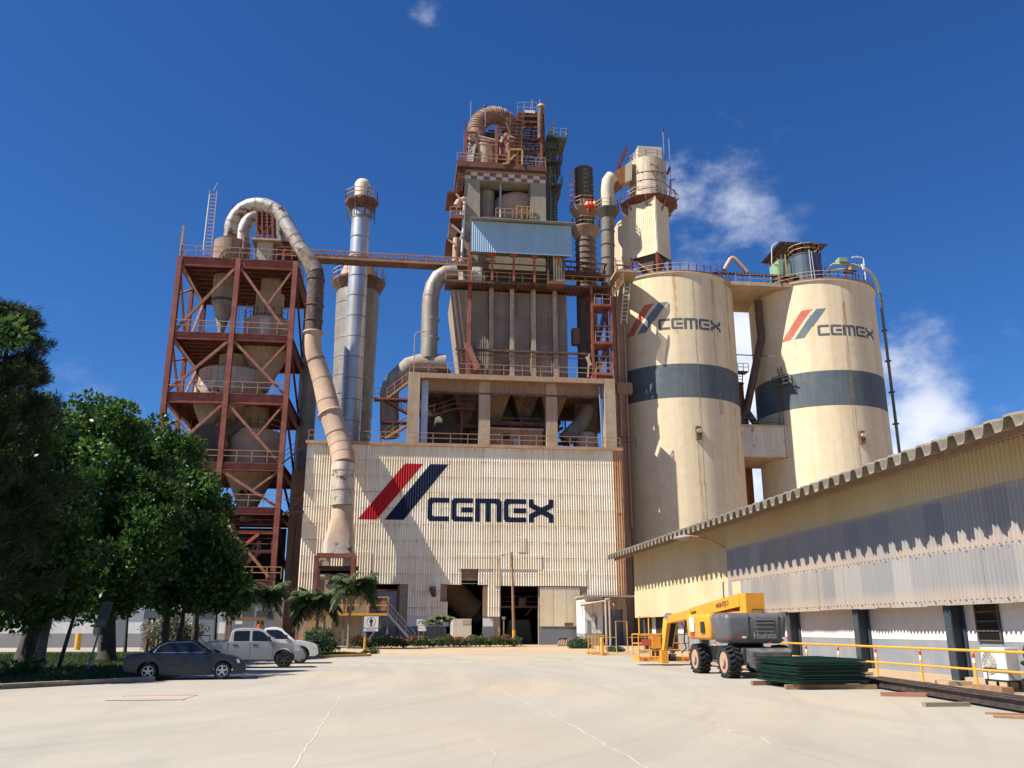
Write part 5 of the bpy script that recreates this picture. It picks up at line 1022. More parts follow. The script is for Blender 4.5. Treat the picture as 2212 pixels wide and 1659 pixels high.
# ================================================================== silos
def PZ(px, py, z): d = ray(px, py); t = (z - EYE) / d.z; return Vector((d.x * t, d.y * t, z))
SYC, SR, SZ = 108.0, 8.35, 45.75
silo_m = wm('cream_silo_paint', (.76, .655, .45), (.69, .58, .385), dirt=(.6, .46, .27), da=.3, streak=(.44, .31, .18), sa=.42, rough=.85, vs=.13, ss=1.1, bump=.15, bs=6)
band_m = wm('blue_grey_band', (.085, .115, .135), (.065, .09, .11), dirt=(.16, .17, .16), da=.35, streak=(.2, .2, .17), sa=.3, rough=.8, vs=.3)
fade_blue = wm('faded_blue_paint', (.13, .175, .205), (.10, .14, .165), dirt=(.3, .28, .22), da=.3, rough=.8, vs=.5)
fade_red = wm('faded_red_paint', (.52, .12, .075), (.44, .11, .075), dirt=(.55, .3, .2), da=.3, rough=.8, vs=.5)
letter_m = wm('dark_slate_paint', (.075, .085, .095), (.10, .11, .115), dirt=(.35, .3, .22), da=.25, rough=.8, vs=.8)
crack_l = wm('hairline_stain', (.42, .31, .19), rough=.9)
stain_m = wm('ochre_stain', (.60, .42, .22), (.62, .5, .33), rough=.85, vs=.4)
def silo(cx, label, a_off, bands, seam_as):
    t = thing('cement_silo', label, 'silo', (cx, SYC, 0), 'tall cream silos with dark bands')
    MB().lathe(cx, SYC, [(SR, 0), (SR, SZ - .25), (SR + .22, SZ - .24), (SR + .22, SZ)], 128).build('shell', silo_m, t, True)
    MB().lathe(cx, SYC, [(SR + .006, bands[0]), (SR + .006, bands[1])], 128).build('painted_band', band_m, t, True)
    MB().lathe(cx, SYC, [(SR + .225, SZ - .16), (SR + .24, SZ + .03)], 96).build('rim', conc_brown, t, True)
    def sp(u, v, k=.012):
        an = R(a_off + (u - 1420) * .0455); z = 37.85 + (665 - v) * .0062
        return (cx + (SR + k) * math.sin(an), SYC - (SR + k) * math.cos(an), z)
    def sl(u, v): return sp(u, v)
    scanfill(LETTERS, 7, sl).build('wordmark_letter', letter_m, t)
    def sb_(u, v): p = sp(u - (20 if u < 700 else 0), 665 - (657 - v) * 1.06 + 6); return p
    scanfill(BLUE_BAR, 7, sb_).build('blue_stripe', fade_blue, t); scanfill(RED_BAR, 7, sb_).build('red_stripe', fade_red, t)
    mb = MB()
    for a, w, z0, z1 in seam_as:
        n = 60; aa = R(a); vs = []
        for k in range(n + 1):
            z = z0 + (z1 - z0) * k / n; j = random.gauss(0, .004)
            for s_ in (-1, 1): an = aa + j + s_ * w / SR / 2 * random.uniform(.5, 1.3); vs.append((cx + (SR + .02) * math.sin(an), SYC - (SR + .02) * math.cos(an), z))
        mb.add(vs, [(2 * k, 2 * k + 1, 2 * k + 3, 2 * k + 2) for k in range(n)])
    mb.build('hairline_crack', crack_l, t)
    MB().rail([(cx + (SR + .05) * math.sin(R(7.5 * k)), SYC - (SR + .05) * math.cos(R(7.5 * k)), SZ) for k in range(48)], 1.1, 2.2, .034, closed=True).build('top_railing', wm('pale_rail_%d' % cx, (.52, .40, .32), (.42, .28, .2), rough=.7), t)
    return t
sL = silo(35.1, 'cream cement silo nearer the mill hall, carrying the corrugated filter house on its top', .6, (28.95, 33.3), [(3, .06, 8, 44.5), (22, .05, 30, 44)])
sR = silo(55.4, 'cream cement silo on the right with a blue tank and canopy on its top', 6.3, (28.6, 33.2), [(2, .06, 6, 44.5)])
def wallpt(cx, a, r, z): return V3((cx + r * math.sin(R(a)), SYC - r * math.cos(R(a)), z))
for cx, a, s in ((35.1, -.5, sL), (55.4, 4.5, sR)):
    mb = MB(); mb.hexa(*[[wallpt(cx, a - w, SR - .1, z), wallpt(cx, a - w, SR + d, z), wallpt(cx, a + w, SR + d, z), wallpt(cx, a + w, SR - .1, z)][::-1] for z, d, w in ((23.6, .55, 1.9), (25.2, .55, 1.9))]); mb.build('bracket_box', brown_steel, s)
    MB().disc(wallpt(cx, a, SR + .7, 24.6), (0, 1, 0), .28, .4, 12).build('bracket_lamp', tan_metal, s, True)
# ochre run down the right silo
mb = MB(); vs = []; n = 70
for k in range(n + 1):
    z = 7 + 35.5 * k / n; w = .55 + .45 * math.sin(k * .7) * math.sin(k * .23) + random.uniform(-.12, .12)
    for s_ in (-1, 1): p = wallpt(55.4, 1.2 + 1.0 * math.sin(k * .11) + s_ * w * 2.4, SR + .008, z); vs.append(p)
def ss_mat():
    m = bpy.data.materials.new('ochre_run'); m.use_nodes = True; nt = m.node_tree; N = nt.nodes; L = nt.links; b = N['Principled BSDF']; b.inputs['Base Color'].default_value = (.55, .36, .16, 1); b.inputs['Roughness'].default_value = .9
    tc = N.new('ShaderNodeTexCoord'); mp = N.new('ShaderNodeMapping'); mp.inputs['Scale'].default_value = (1.6, 1.6, .12); L.new(tc.outputs['Object'], mp.inputs[0]); n = N.new('ShaderNodeTexNoise'); n.inputs['Scale'].default_value = 1.4; n.inputs['Detail'].default_value = 7; L.new(mp.outputs[0], n.inputs['Vector'])
    r = N.new('ShaderNodeMapRange'); r.inputs[1].default_value = .42; r.inputs[2].default_value = .75; r.inputs[4].default_value = .8; L.new(n.outputs[0], r.inputs[0]); tr_ = N.new('ShaderNodeBsdfTransparent'); mx = N.new('ShaderNodeMixShader'); L.new(r.outputs[0], mx.inputs[0]); L.new(tr_.outputs[0], mx.inputs[1]); L.new(b.outputs[0], mx.inputs[2]); L.new(mx.outputs[0], N['Material Output'].inputs[0]); return m
mb.add(vs, [(2 * k, 2 * k + 1, 2 * k + 3, 2 * k + 2) for k in range(n)]); run_m = ss_mat(); mb.build('rust_run', run_m, sR)
mb = MB()
for a0, z0, z1, w in ((24, 27, 45, .6), (0, 6, 23.5, .4), (-14, 33.5, 45.3, .5), (44, 20, 45.3, .6)):
    vs = []
    for k in range(41):
        z = z0 + (z1 - z0) * k / 40; ww = w * (.7 + .5 * math.sin(k * .6) ** 2)
        for s_ in (-1, 1): vs.append(wallpt(35.1, a0 + s_ * ww * 3.4, SR + .008, z))
    mb.add(vs, [(2 * k, 2 * k + 1, 2 * k + 3, 2 * k + 2) for k in range(40)])
mb.build('rust_run', run_m, sL)
# bridge, lower link, pipes between the silos
br = thing('silo_bridge', 'concrete bridge with railing and low dark roof joining the tops of the two silos', 'bridge', (45, 106, 44))
bzt = 45.5
cbox((40.5, 101.6, bzt - .5), (50.2, 111.5, bzt), 'deck_slab', conc_tan, br)
MB().rail([(42.2, 101.7, bzt), (50, 101.7, bzt)], 1.1, 1.9, .036).build('railing', rail_tan, br)
MB().corr((40.6, 103.2, bzt + 1.9), (1, 0, 0), (0, .94, .34), (0, -.34, .94), 12.4, 4.2, .5, .06, 6).corr((40.6, 103.2, bzt + 1.86), (1, 0, 0), (0, .94, .34), (0, -.34, .94), 12.4, 4.2, .5, .06, 6).build('roof_sheet', wm('dark_roof_sheet', (.10, .085, .07), (.075, .065, .055), rough=.8), br)
mb = MB(); [mb.bar((41 + k * 2.9, 103.4, bzt), (41 + k * 2.9, 103.4, bzt + 1.9), .12) for k in range(5)]; mb.bar((40.6, 103.3, bzt + 1.8), (53, 103.3, bzt + 1.8), .12, .16); mb.build('roof_frame', brown_steel, br)
MB().box((41, 105, bzt), (53, 105.6, bzt + 1.4)).build('conveyor_body', dark_metal, br)
lp_ = thing('bridge_lamp', 'small lamp on a thin post on the silo bridge railing', 'lamp', P(1684, 612, 101.5)); q = P(1684, 612, 101.5); MB().bar(q, q + V3((0, 0, 2.7)), .08).bar(q + V3((0, 0, 2.6)), q + V3((-.5, 0, 2.6)), .12, .2).build('post', rail_tan, lp_)
ap = thing('bent_vent_pipe', 'tan inverted V pipe standing on the silo bridge roof', 'pipe', P(1590, 580, 104)); MB().tube([P(1564, 583, 104), P(1578, 559, 104), P(1582, 557, 104), P(1587, 559, 104), P(1614, 588, 104)], .28, 12).build('pipe_shell', tan_metal, ap, True)
lk = thing('lower_silo_link', 'stained white concrete box gallery between the lower parts of the two silos', 'gallery', (45, 104, 22))
za, zb_ = P(1650, 921, 103.5).z, P(1650, 986, 103.5).z
stained = wm('stained_white_concrete', (.62, .57, .47), (.54, .48, .38), dirt=(.10, .085, .06), da=.0, streak=(.3, .22, .15), sa=.5, rough=.9, vs=.5, rust=.32, rcol=(.12, .10, .075), rs=.8)
cbox((41.2, 103.5, zb_), (50.4, 103.9, za), 'front_wall', stained, lk); cbox((41.2, 103.91, zb_ - .01), (50.4, 112, zb_ + .4), 'floor_slab', conc_tan, lk); cbox((41.3, 111, zb_ + .41), (50.3, 111.4, za), 'rear_wall', stained, lk)
MB().box((41.1, 103.3, za + .003), (50.5, 104.1, za + .18)).build('coping', conc_tan, lk)
MB().rail([(42, 104.4, za + .18), (50, 104.4, za + .18)], 1.1, 1.6, .03).build('railing', teal_m, lk)
yp = thing('forked_chute_pipe', 'long dark brown forked chute pipe hanging between the two silos', 'pipe', P(1640, 730, 105.5)); FYY = 105.5
MB().tube([P(1637, 650, FYY), P(1640, 690, FYY), P(1644, 728, FYY), P(1641, 748, FYY), P(1612, 890, FYY)], .5, 14).build('main_pipe', wm('brown_pipe_paint', (.10, .06, .042), (.075, .048, .036), dirt=(.2, .13, .09), da=.4, rough=.7), yp, True)
MB().tube([P(1612, 886, FYY), P(1603, 900, FYY), P(1601, 922, FYY)], .48, 12).build('left_leg', MATS['brown_pipe_paint'], yp, True); MB().tube([P(1612, 886, FYY), P(1636, 922, FYY)], .42, 12).build('right_leg', MATS['brown_pipe_paint'], yp, True)
tc_ = thing('thin_tie_rod', 'thin dark horizontal tie rod between the two silos', 'rod', P(1630, 768, 106)); MB().bar(P(1586, 766, 106), P(1678, 770, 101), .12).build('rod', dark_metal, tc_)
bs_ = thing('rear_brown_stack', 'small rusty stack with ladder and cage seen between the silos', 'stack', P(1598, 900, 112)); q = P(1598, 910, 113)
MB().lathe(q.x, 113, [(1.2, 15), (1.2, P(1598, 872, 113).z), (.85, P(1598, 862, 113).z), (.85, P(1598, 832, 113).z), (1.0, P(1598, 830, 113).z)], 20).build('shaft', rusty, bs_, True)
MB().ladder(P(1598, 832, 111.5), P(1598, 800, 111.5), .8, (1, 0, 0), .05, .4).build('ladder', dark_metal, bs_); a = P(1592, 803, 111); MB().box((a.x, 110.5, a.z - .12), (a.x + 1.5, 112, a.z)).build('cage_floor', dark_metal, bs_); MB().rail([(a.x, 110.5, a.z), (a.x + 1.5, 110.5, a.z)], 1.1, .7, .04).build('cage_rail', dark_metal, bs_)
rw = thing('rust_riser', 'rust brown riser pipe behind the gap below the lower silo gallery', 'pipe', P(1614, 1050, 113)); q = P(1612, 1050, 113); MB().lathe(q.x, 113, [(.5, 4), (.5, 21)], 14).build('pipe_shell', rusty, rw, True)
lc = thing('silo_cage_ladder', 'dark caged ladder with a small balcony on the shaded left side of the right silo', 'ladder', P(1683, 920, 102)); 
ca = -61
top, bot = wallpt(55.4, ca, SR + .35, 34.6), wallpt(55.4, ca, SR + .35, 22.3); sd2 = V3((math.cos(R(ca)), math.sin(R(ca)), 0))
MB().ladder(bot, wallpt(55.4, ca, SR + .35, 32), .6, sd2, .035, .4).build('lower_ladder', dark_metal, lc); MB().ladder(wallpt(55.4, ca + 4, SR + .35, 32), top + V3((.3, 0, 0)), .6, sd2, .035, .4).build('upper_ladder', dark_metal, lc)
f0, f1, f2, f3 = wallpt(55.4, ca - 2, SR + .1, 31.9), wallpt(55.4, ca - 2, SR + 1.1, 31.9), wallpt(55.4, ca + 12, SR + 1.1, 31.9), wallpt(55.4, ca + 12, SR + .1, 31.9)
MB().hexa([f0, f1, f2, f3], [p + V3((0, 0, .1)) for p in (f0, f1, f2, f3)]).build('balcony_floor', dark_metal, lc); MB().rail([f0, f1, f2, f3], 1.15, .7, .035).build('balcony_rail', dark_metal, lc)
# ---- on the right silo
cp = thing('silo_canopy', 'dark tilted corrugated canopy on posts on the right silo top', 'canopy', (54, 108, SZ))
A, B, C_, D = V3((51.3, 107, 54.15)), V3((58.4, 107, 54.15)), V3((58.4, 113.8, 53.9)), V3((51.3, 113.8, 53.9))
U = (B - A).normalized(); Vv = (D - A).normalized(); Nn = U.cross(Vv)
MB().corr(A, Vv, U, Nn, (D - A).length, (B - A).length, .42, .05, 6, 3, .02).corr(A - Nn * .03, Vv, U, Nn, (D - A).length, (B - A).length, .42, .05, 6, 3, .02).build('roof_sheet', MATS['dark_roof_sheet'], cp)
mb = MB()
for f in (.12, .5, .88):
    a = A.lerp(B, f); d = D.lerp(C_, f); mb.bar(a - Nn * .2, d - Nn * .2, .14, .2)
for f in (.02, .35, .68, .97): mb.bar(A.lerp(D, f) - Nn * .1, B.lerp(C_, f) - Nn * .1, .12)
mb.build('rafter', brown_steel, cp)
for f, g in ((.12, .25), (.88, .25), (.12, .8), (.88, .8)):
    p = A.lerp(B, f).lerp(D.lerp(C_, f), g); MB().bar((p.x, p.y, SZ), p - V3((0, 0, .2)), .18).build('post', brown_steel, cp)
    if g < .5: MB().bar((p.x, p.y, p.z - 2.4), p + V3((1.4 if f < .5 else -1.4, 0, -.25)), .1).bar((p.x, p.y, p.z - 2.4), p + V3((0, 2.2, -.25)), .1).build('knee_brace', brown_steel, cp)
gh = thing('green_cabin', 'pale green cabin on an orange frame under the right silo canopy', 'cabin', (A.x + 3.4, 106, SZ))
a = P(1684, 593, 104.5); b = P(1724, 562, 104.5); MB().box((a.x, 104.5, SZ), (b.x, 107.5, b.z)).build('cabin_body', green_p, gh)
mb = MB()
for x in (a.x + .9, b.x - .2): mb.bar((x, 104.2, SZ), (x, 104.2, b.z + .6), .14)
mb.bar((a.x + .9, 104.2, SZ + 1.7), (b.x, 104.2, SZ + 1.7), .14, .3); mb.build('frame', wm('peach_steel', (.5, .3, .18), rough=.6), gh); MB().rail([(a.x - .9, 104.1, SZ + .4), (a.x + .4, 104.1, SZ + .4)], 1.4, .6, .04).build('rail', rail_tan, gh)
bt = thing('blue_tank', 'dark blue cylindrical tank with a yellow top railing on the right silo', 'tank', (0, 0, 0)); a, b = P(1725, 600, 102.6), P(1790, 600, 102.6); tx, trr = (a.x + b.x) / 2, (b.x - a.x) / 2; ty = 104.6; zt3 = P(1758, 551, 102.7).z + .2
bt.location = V3((tx, ty, SZ)) * VIEW_SCALE + V3((0, 0, VIEW_LIFT)); ROOTLOC[bt.name] = bt.location.copy()
MB().lathe(tx, ty, [(trr, SZ), (trr, zt3), (trr + .06, zt3 + .02), (trr + .06, zt3 + .15)], 36).build('tank_shell', wm('navy_tank_paint', (.045, .075, .125), (.035, .055, .095), streak=(.18, .2, .23), sa=.5, rough=.55, vs=.6), bt, True)
MB().rail([(tx + trr * .98 * math.cos(R(30 * k)), ty + trr * .98 * math.sin(R(30 * k)), zt3 + .15) for k in range(12)], 1.4, 1.2, .055, closed=True).build('top_railing', rail_yellow, bt); MB().tube([(tx + .1, ty - trr - .1, SZ), (tx - .1, ty - trr - .1, zt3 + .2)], .07, 6).tube([(tx - .35, ty - trr - .1, SZ - .6), (tx - .4, ty - trr - .1, zt3 + .4)], .07, 6).build('standpipe', silver, bt)
pp = thing('green_filling_pipe', 'pale green filling pipe arching over the right silo rim and running down its side', 'pipe', P(1890, 600, 104))
g1 = [P(1782, 582, 104), P(1800, 571, 104), P(1840, 571, 104), P(1862, 577, 104), P(1880, 588, 104), P(1889, 600, 104.5), P(1897, 618, 105), P(1900, 632, 105.5)]; MB().tube(g1, .2, 10).build('upper_pipe', wm('pale_green_pipe', (.45, .52, .36), (.4, .44, .3), dirt=(.4, .3, .22), da=.4, rough=.6), pp, True); MB().tube([P(1782, 594, 104), P(1800, 584, 104), P(1836, 581, 104)], .2, 10).build('side_pipe', green_p, pp, True)
dn = [P(1900, 630, 105.5), P(1904, 660, 106), P(1920, 790, 106), P(1945, 985, 106)]; dn[2].x = dn[3].x = dn[1].x; dn[3].z = 0; MB().tube(dn, .2, 10).build('downpipe', wm('grey_green_pipe', (.14, .16, .13), (.1, .12, .1), rough=.6), pp, True)
MB().box((P(1810, 560, 104).x, 103.6, P(1810, 567, 104).z), (P(1827, 560, 104).x, 104.8, P(1810, 558, 104).z)).build('valve_box', green_p, pp); mb = MB(); a = P(1838, 585, 103.8); mb.box((a.x - .9, 103.4, a.z - .1), (a.x + .8, 104.6, a.z)); mb.bar((a.x - .7, 103.8, SZ), (a.x - .7, 103.8, a.z), .1).bar((a.x + .6, 103.8, SZ), (a.x + .6, 103.8, a.z), .1); mb.rail([(a.x - .9, 103.4, a.z), (a.x + .8, 103.4, a.z)], 1.0, .6, .03); mb.build('valve_platform', dark_red, pp); MB().lathe(a.x, 104, [(.35, a.z), (.35, a.z + .7), (0, a.z + .9)], 12).build('valve', wm('cream_valve', (.6, .55, .4), rough=.5), pp, True)
for k in range(9): z = 41 - k * 4.4; MB().box((dn[1].x - .35, 105.7, z), (dn[1].x + .28, 106.3, z + .18)).build('pipe_clamp', dark_metal, pp)
sl2 = thing('silo_floodlight', 'white bent floodlight pole on the rim of the right silo', 'lamp', P(1868, 602, 101.5)); MB().tube([P(1870, 604, 101.5), P(1866, 566, 101.5), P(1865, 558, 101.5), P(1860, 556, 101.5), P(1842, 555, 101.5)], .07, 6).build('pole', white_p, sl2); MB().bar(P(1862, 570, 101.4), P(1866, 582, 101.4), .22).build('ballast', white_p, sl2); MB().bar(P(1840, 556, 101.4), P(1852, 554, 101.4), .25, .12).build('lamp_head', white_p, sl2)
sl3 = thing('canopy_lamp', 'thin bent white lamp pole left of the right silo canopy', 'lamp', P(1667, 560, 104)); MB().tube([P(1667, 572, 104), P(1667, 533, 104), P(1669, 530, 104), P(1678, 524, 104)], .06, 6).build('pole', white_p, sl3)

# ---- filter house on the left silo
fh = thing('silo_filter_house', 'tall cream corrugated filter house standing corner on above the left silo', 'filter house', (35, 104, SZ))
zb0 = P(1420, 545, 101.6).z
c1 = P(1420, 545, 101.6); c0 = PZ(1362, 561, zb0); c2 = PZ(1449.5, 563, zb0); c3 = c0 + (c2 - c1); ztp = P(1420, 424, 101.6).z
hm = sheet_mat('cream_filter_sheet', (.74, .66, .47), (.66, .58, .40), .55, 3.2, zb0, .8, rough=.7)
def face(a, b, name, mat):
    U = (b - a); l = U.length; U.normalize(); N_ = V3((U.y, -U.x, 0)); MB().corr(a, U, (0, 0, 1), N_, l, ztp - zb0, .3, .03, 6, 4).build(name, mat, fh)
face(c0, c1, 'left_sheeting', hm); face(c1, c2, 'right_sheeting', hm); face(c2, c3, 'rear_sheeting', hm); face(c3, c0, 'rear_sheeting', hm)
mb = MB(); mb.bar(c1 + V3((0, -.04, 0)), c1 + V3((0, -.04, ztp - zb0)), .2); mb.build('corner_trim', wm('cream_trim', (.78, .72, .55), rough=.7), fh)
cc = (c0 + c2) / 2
MB().hexa([p + (cc - p) * .04 + V3((0, 0, .25)) for p in (c0, c1, c2, c3)], [p + (cc - p) * .04 + V3((0, 0, .45)) for p in (c0, c1, c2, c3)]).build('floor', dark_metal, fh)
for p in (c0, c1, c2, c3): q = p + (cc - p) * .06; MB().bar((q.x, q.y, SZ), (q.x, q.y, zb0 + .24), .3).build('support_post', red_steel, fh)
mb = MB(); q0, q1, q2 = [p + (cc - p) * .06 for p in (c0, c1, c2)]; mb.bar((q0.x, q0.y, zb0), (q1.x, q1.y, SZ + .2), .2).bar((q1.x, q1.y, zb0), (q2.x, q2.y, SZ + .2), .2); mb.build('support_brace', dusty_red, fh)
mb = MB(); mb.hexa([(cc.x - .5, cc.y - .5, SZ), (cc.x + .5, cc.y - .5, SZ), (cc.x + .5, cc.y + .5, SZ), (cc.x - .5, cc.y + .5, SZ)], [p + (cc - p) * .2 + V3((0, 0, .2)) for p in (c0, c1, c2, c3)]); mb.build('hopper', dark_metal, fh)
a, b = PZ(1338, 566, zb0), PZ(1362, 561, zb0); MB().hexa([V3((a.x, a.y, zb0 - 1)), V3((b.x, b.y - .02, zb0 - 1)), V3((b.x, b.y + 3, zb0 - 1)), V3((a.x, a.y + 3, zb0 - 1))], [V3((a.x, a.y, ztp - 2.2)), V3((b.x, b.y - .02, ztp - 1.5)), V3((b.x, b.y + 3, ztp - 1.5)), V3((a.x, a.y + 3, ztp - 2.2))]).build('side_casing', wm('cream_casing', (.66, .58, .42), (.56, .48, .34), streak=(.34, .24, .15), sa=.5, rough=.75), fh)
fd = thing('filter_drum', 'streaked cream drum with rust patches crowning the filter house on the left silo', 'drum', (cc.x, cc.y, ztp)); DY = 105.2
a, b = P(1361, 400, DY), P(1438, 400, DY); dx, rr = (a.x + b.x) / 2, (b.x - a.x) / 2; zd0, zd1 = P(1400, 424, DY - rr).z, P(1400, 336, DY - rr).z
MB().lathe(dx, DY, [(rr, zd0), (rr, zd1), (rr - .1, zd1 + .05)], 36).build('drum_shell', wm('rust_streaked_drum', (.64, .56, .42), (.54, .44, .31), streak=(.26, .13, .06), sa=.8, rust=.34, rough=.6, vs=.5, rs=.7, dirt=(.3, .22, .16), da=.4), fd, True)
mb = MB()
for z in (zd0 + 1.3, zd0 + 2.6, zd0 + 3.8): mb.lathe(dx, DY, [(rr + .02, z), (rr + .05, z + .05), (rr + .02, z + .1)], 36)
mb.build('seam_rings', brown_steel, fd, True)
a, b = P(1379, 333, DY - 1.5), P(1429, 318, DY - 1.5); MB().box((a.x, DY - 1.5, zd1 + .06), (b.x, DY + 1.2, b.z)).build('top_casing', wm('top_casing_sheet', (.5, .48, .4), (.42, .4, .33), rough=.7), fd)
MB().rail([(dx + rr * 1.0 * math.cos(R(36 * k)), DY + rr * math.sin(R(36 * k)), zd1 + .05) for k in range(10)], 1.0, 1.6, .035, closed=True).build('top_railing', rail_tan, fd)
pzz = zd0 - .1
MB().lathe(dx, DY, [(rr - .3, pzz - .9), (rr + .9, pzz - .55), (rr + 1.5, pzz - .1), (rr + 1.5, pzz), (rr - .3, pzz)], 8).build('gallery', dark_red, fd)
MB().rail([(dx + (rr + 1.45) * math.cos(R(45 * k)), DY + (rr + 1.45) * math.sin(R(45 * k)), pzz) for k in range(8)], 1.15, 1.2, .038, closed=True).build('gallery_railing', wm('whitish_rail', (.55, .48, .42), rough=.6), fd)
mb = MB()
for k in range(8): an = R(22.5 + 45 * k); mb.bar((dx + (rr + 1.3) * math.cos(an), DY + (rr + 1.3) * math.sin(an), pzz - .4), (dx + rr * .9 * math.cos(an), DY + rr * .9 * math.sin(an), pzz - 2.2), .16)
mb.build('gallery_strut', dusty_red, fd)
mb = MB()
for z0, k0 in ((zd0 + 3.9, 0),):
    for k in range(3): an = R(235 + k * 30); q = V3((dx + (rr + .06) * math.cos(an), DY + (rr + .06) * math.sin(an), z0)); mb.bar(q, q + V3((.5, 0, -1.0)), .07).bar(q + V3((1.0, .1, 0)), q + V3((.5, 0, -1.0)), .07).bar(q, q + V3((1.0, .1, 0)), .07)
mb.build('angle_bracket', brown_steel, fd)
a = P(1349, 383, DY); b = P(1362, 335, DY); MB().stair(P(1337, 364, DY + 1), P(1352, 330, DY + 1), 1.4, (0, 1, 0), True, .05).build('side_stair', dark_red, fd)
MB().bar(P(1442, 400, DY - 1), P(1465, 422, DY - 1), .1).bar(P(1447, 424, DY - 1), P(1448, 388, DY - 1), .12).bar(P(1449, 390, DY - 1), P(1458, 386, DY - 1), .1).bar(P(1455, 440, DY - 1), P(1466, 428, DY - 1), .15).bar(P(1442, 376, DY - 1), P(1447, 362, DY - 1), .3).build('side_frame', dark_red, fd)
rod(1435, 345, 284, DY, 'lightning_rod', 'thin lightning rod with dark ball rising behind the filter drum on the left silo', True)
rod(1451, 420, 300, DY - 1, 'lightning_rod', 'taller dark red lattice topped rod right of the filter drum on the left silo')
fdp = thing('rusty_square_duct', 'rusty inlet duct rising from a round pipe into the filter drum', 'duct', P(1330, 400, 103.5)); QY = 103.5
MB().tube([P(1313, 452, QY), P(1312, 408, QY), P(1314, 392, QY), P(1322, 382, QY)], [.88, .88, .9, .92], 20).build('elbow', wm('cream_elbow', (.62, .54, .40), (.5, .42, .3), streak=(.3, .2, .12), sa=.4, rough=.7), fdp, True)
a0, a1, b0, b1 = P(1315, 379, QY), P(1317, 418, QY), P(1350, 357, QY), P(1350, 394, QY); k = V3((0, 1.8, 0))
MB().hexa([a1, b1, b1 + k, a1 + k], [a0, b0, b0 + k, a0 + k]).build('duct_box', rusty, fdp); MB().hexa([b1, P(1365, 388, QY), P(1365, 388, QY) + k, b1 + k], [b0, P(1366, 345, QY), P(1366, 345, QY) + k, b0 + k]).build('end_box', MATS['cream_elbow'], fdp)
MB().tube([P(1313, 660, QY), P(1313, 452, QY)], .88, 22).build('riser', wm('olive_dusty_pipe', (.17, .15, .115), (.12, .105, .08), dirt=(.30, .23, .13), da=.6, streak=(.1, .075, .05), sa=.5, rough=.7, vs=.5), fdp, True)
mb = MB()
for y in (471, 501, 531, 560, 600): p = P(1313, y, QY); mb.lathe(p.x, QY, [(.93, p.z - .06), (.97, p.z), (.93, p.z + .06)], 22)
mb.build('rings', dark_metal, fdp, True); p = P(1313, 454, QY); MB().lathe(p.x, QY, [(1.0, p.z - 1.2), (1.6, p.z - .1), (1.6, p.z), (.9, p.z)], 12).build('gallery', dark_metal, fdp); MB().rail([(p.x + 1.55 * math.cos(R(45 * k)), QY + 1.55 * math.sin(R(45 * k)), p.z) for k in range(8)], 1.1, 1.2, .045, closed=True).build('gallery_railing', rail_yellow, fdp)
VIEW_SCALE, VIEW_LIFT = 1.0, 0.0
# ribbed stack
rk = thing('ribbed_stack', 'sooty ribbed steel stack with two flared galleries left of the cream filter house', 'stack', P(1262, 480, 99)); KY = 99.0; kx = P(1262, 420, KY).x
def kz(y): return P(1262, y, KY).z
MB().lathe(kx, KY, [(1.12, kz(440)), (1.12, kz(366)), (1.0, kz(365))], 28).build('upper_shaft', dark_metal, rk, True); MB().lathe(kx, KY, [(1.25, 24), (1.25, kz(500)), (1.12, kz(470)), (1.12, kz(440))], 28).build('lower_shaft', wm('sooty_tan_shaft', (.17, .125, .09), (.11, .085, .065), dirt=(.40, .29, .19), da=.55, streak=(.055, .042, .034), sa=.5, rough=.8, vs=.6), rk, True)
mb = MB()
for k in range(8): z = kz(368 + k * 9.2); mb.lathe(kx, KY, [(1.13, z - .14), (1.25, z), (1.13, z + .05)], 28)
for k in range(8): an = R(45 * k + 10); q = V3((kx + 1.16 * math.cos(an), KY + 1.16 * math.sin(an), 0)); mb.bar(q + V3((0, 0, kz(438))), q + V3((0, 0, kz(366))), .1)
mb.build('rib', dark_metal, rk, True)
mb = MB()
for k in range(10): z = kz(512 + k * 13); mb.lathe(kx, KY, [(1.26, z - .16), (1.36, z), (1.26, z + .06)], 28)
mb.build('lower_rib', brown_steel, rk, True)
for y, r in ((453, 1.95), (496, 1.9)):
    z = kz(y); n = 8 if y < 480 else 28; MB().lathe(kx, KY, [(1.2, z - 1.5), (r, z - .15), (r, z), (1.15, z)], n).build('gallery', dusty_m2, rk); MB().rail([(kx + (r - .04) * math.cos(R(45 * k + 22.5)), KY + (r - .04) * math.sin(R(45 * k + 22.5)), z) for k in range(8)], 1.1, 1.3, .045, closed=True).build('gallery_railing', rail_tan, rk)
MB().ladder((kx - 1.75, KY - .8, kz(452)), (kx - 1.75, KY - .8, kz(374)), .6, (1, 0, 0), .04, .4).build('caged_ladder', wm('pink_rail', (.45, .28, .25), rough=.6), rk); mb = MB()
for k in range(7): z = kz(445 - k * 11); mb.tube([(kx - 1.75 + .42 * math.cos(R(a)), KY - .95 - .42 * math.sin(R(a)), z) for a in range(0, 181, 30)], .035, 5)
mb.build('ladder_cage', MATS['pink_rail'], rk)
for k, (px, c) in enumerate(((1270, (.7, .12, .03)), (1277, (.62, .05, .03)), (1285, (.65, .22, .06)))):
    b = thing('warning_beacon', ('leftmost orange', 'middle red', 'rightmost paler orange')[k] + ' warning beacon on the upper gallery of the ribbed stack', 'beacon', P(px, 446, KY - 2), 'warning beacons on the ribbed stack'); q = P(px, 446, KY - 1.9)
    MB().lathe(q.x, q.y, [(.12, q.z - .5), (.15, q.z - .1), (.42, q.z + .05), (.42, q.z + .3), (.25, q.z + .65), (.1, q.z + .7)], 12).build('lens', flat('beacon_lens_%d' % k, c, .4), b, True); MB().bar(q + V3((0, 0, -1.0)), q + V3((0, 0, -.3)), .14).build('stand', orange_steel, b)
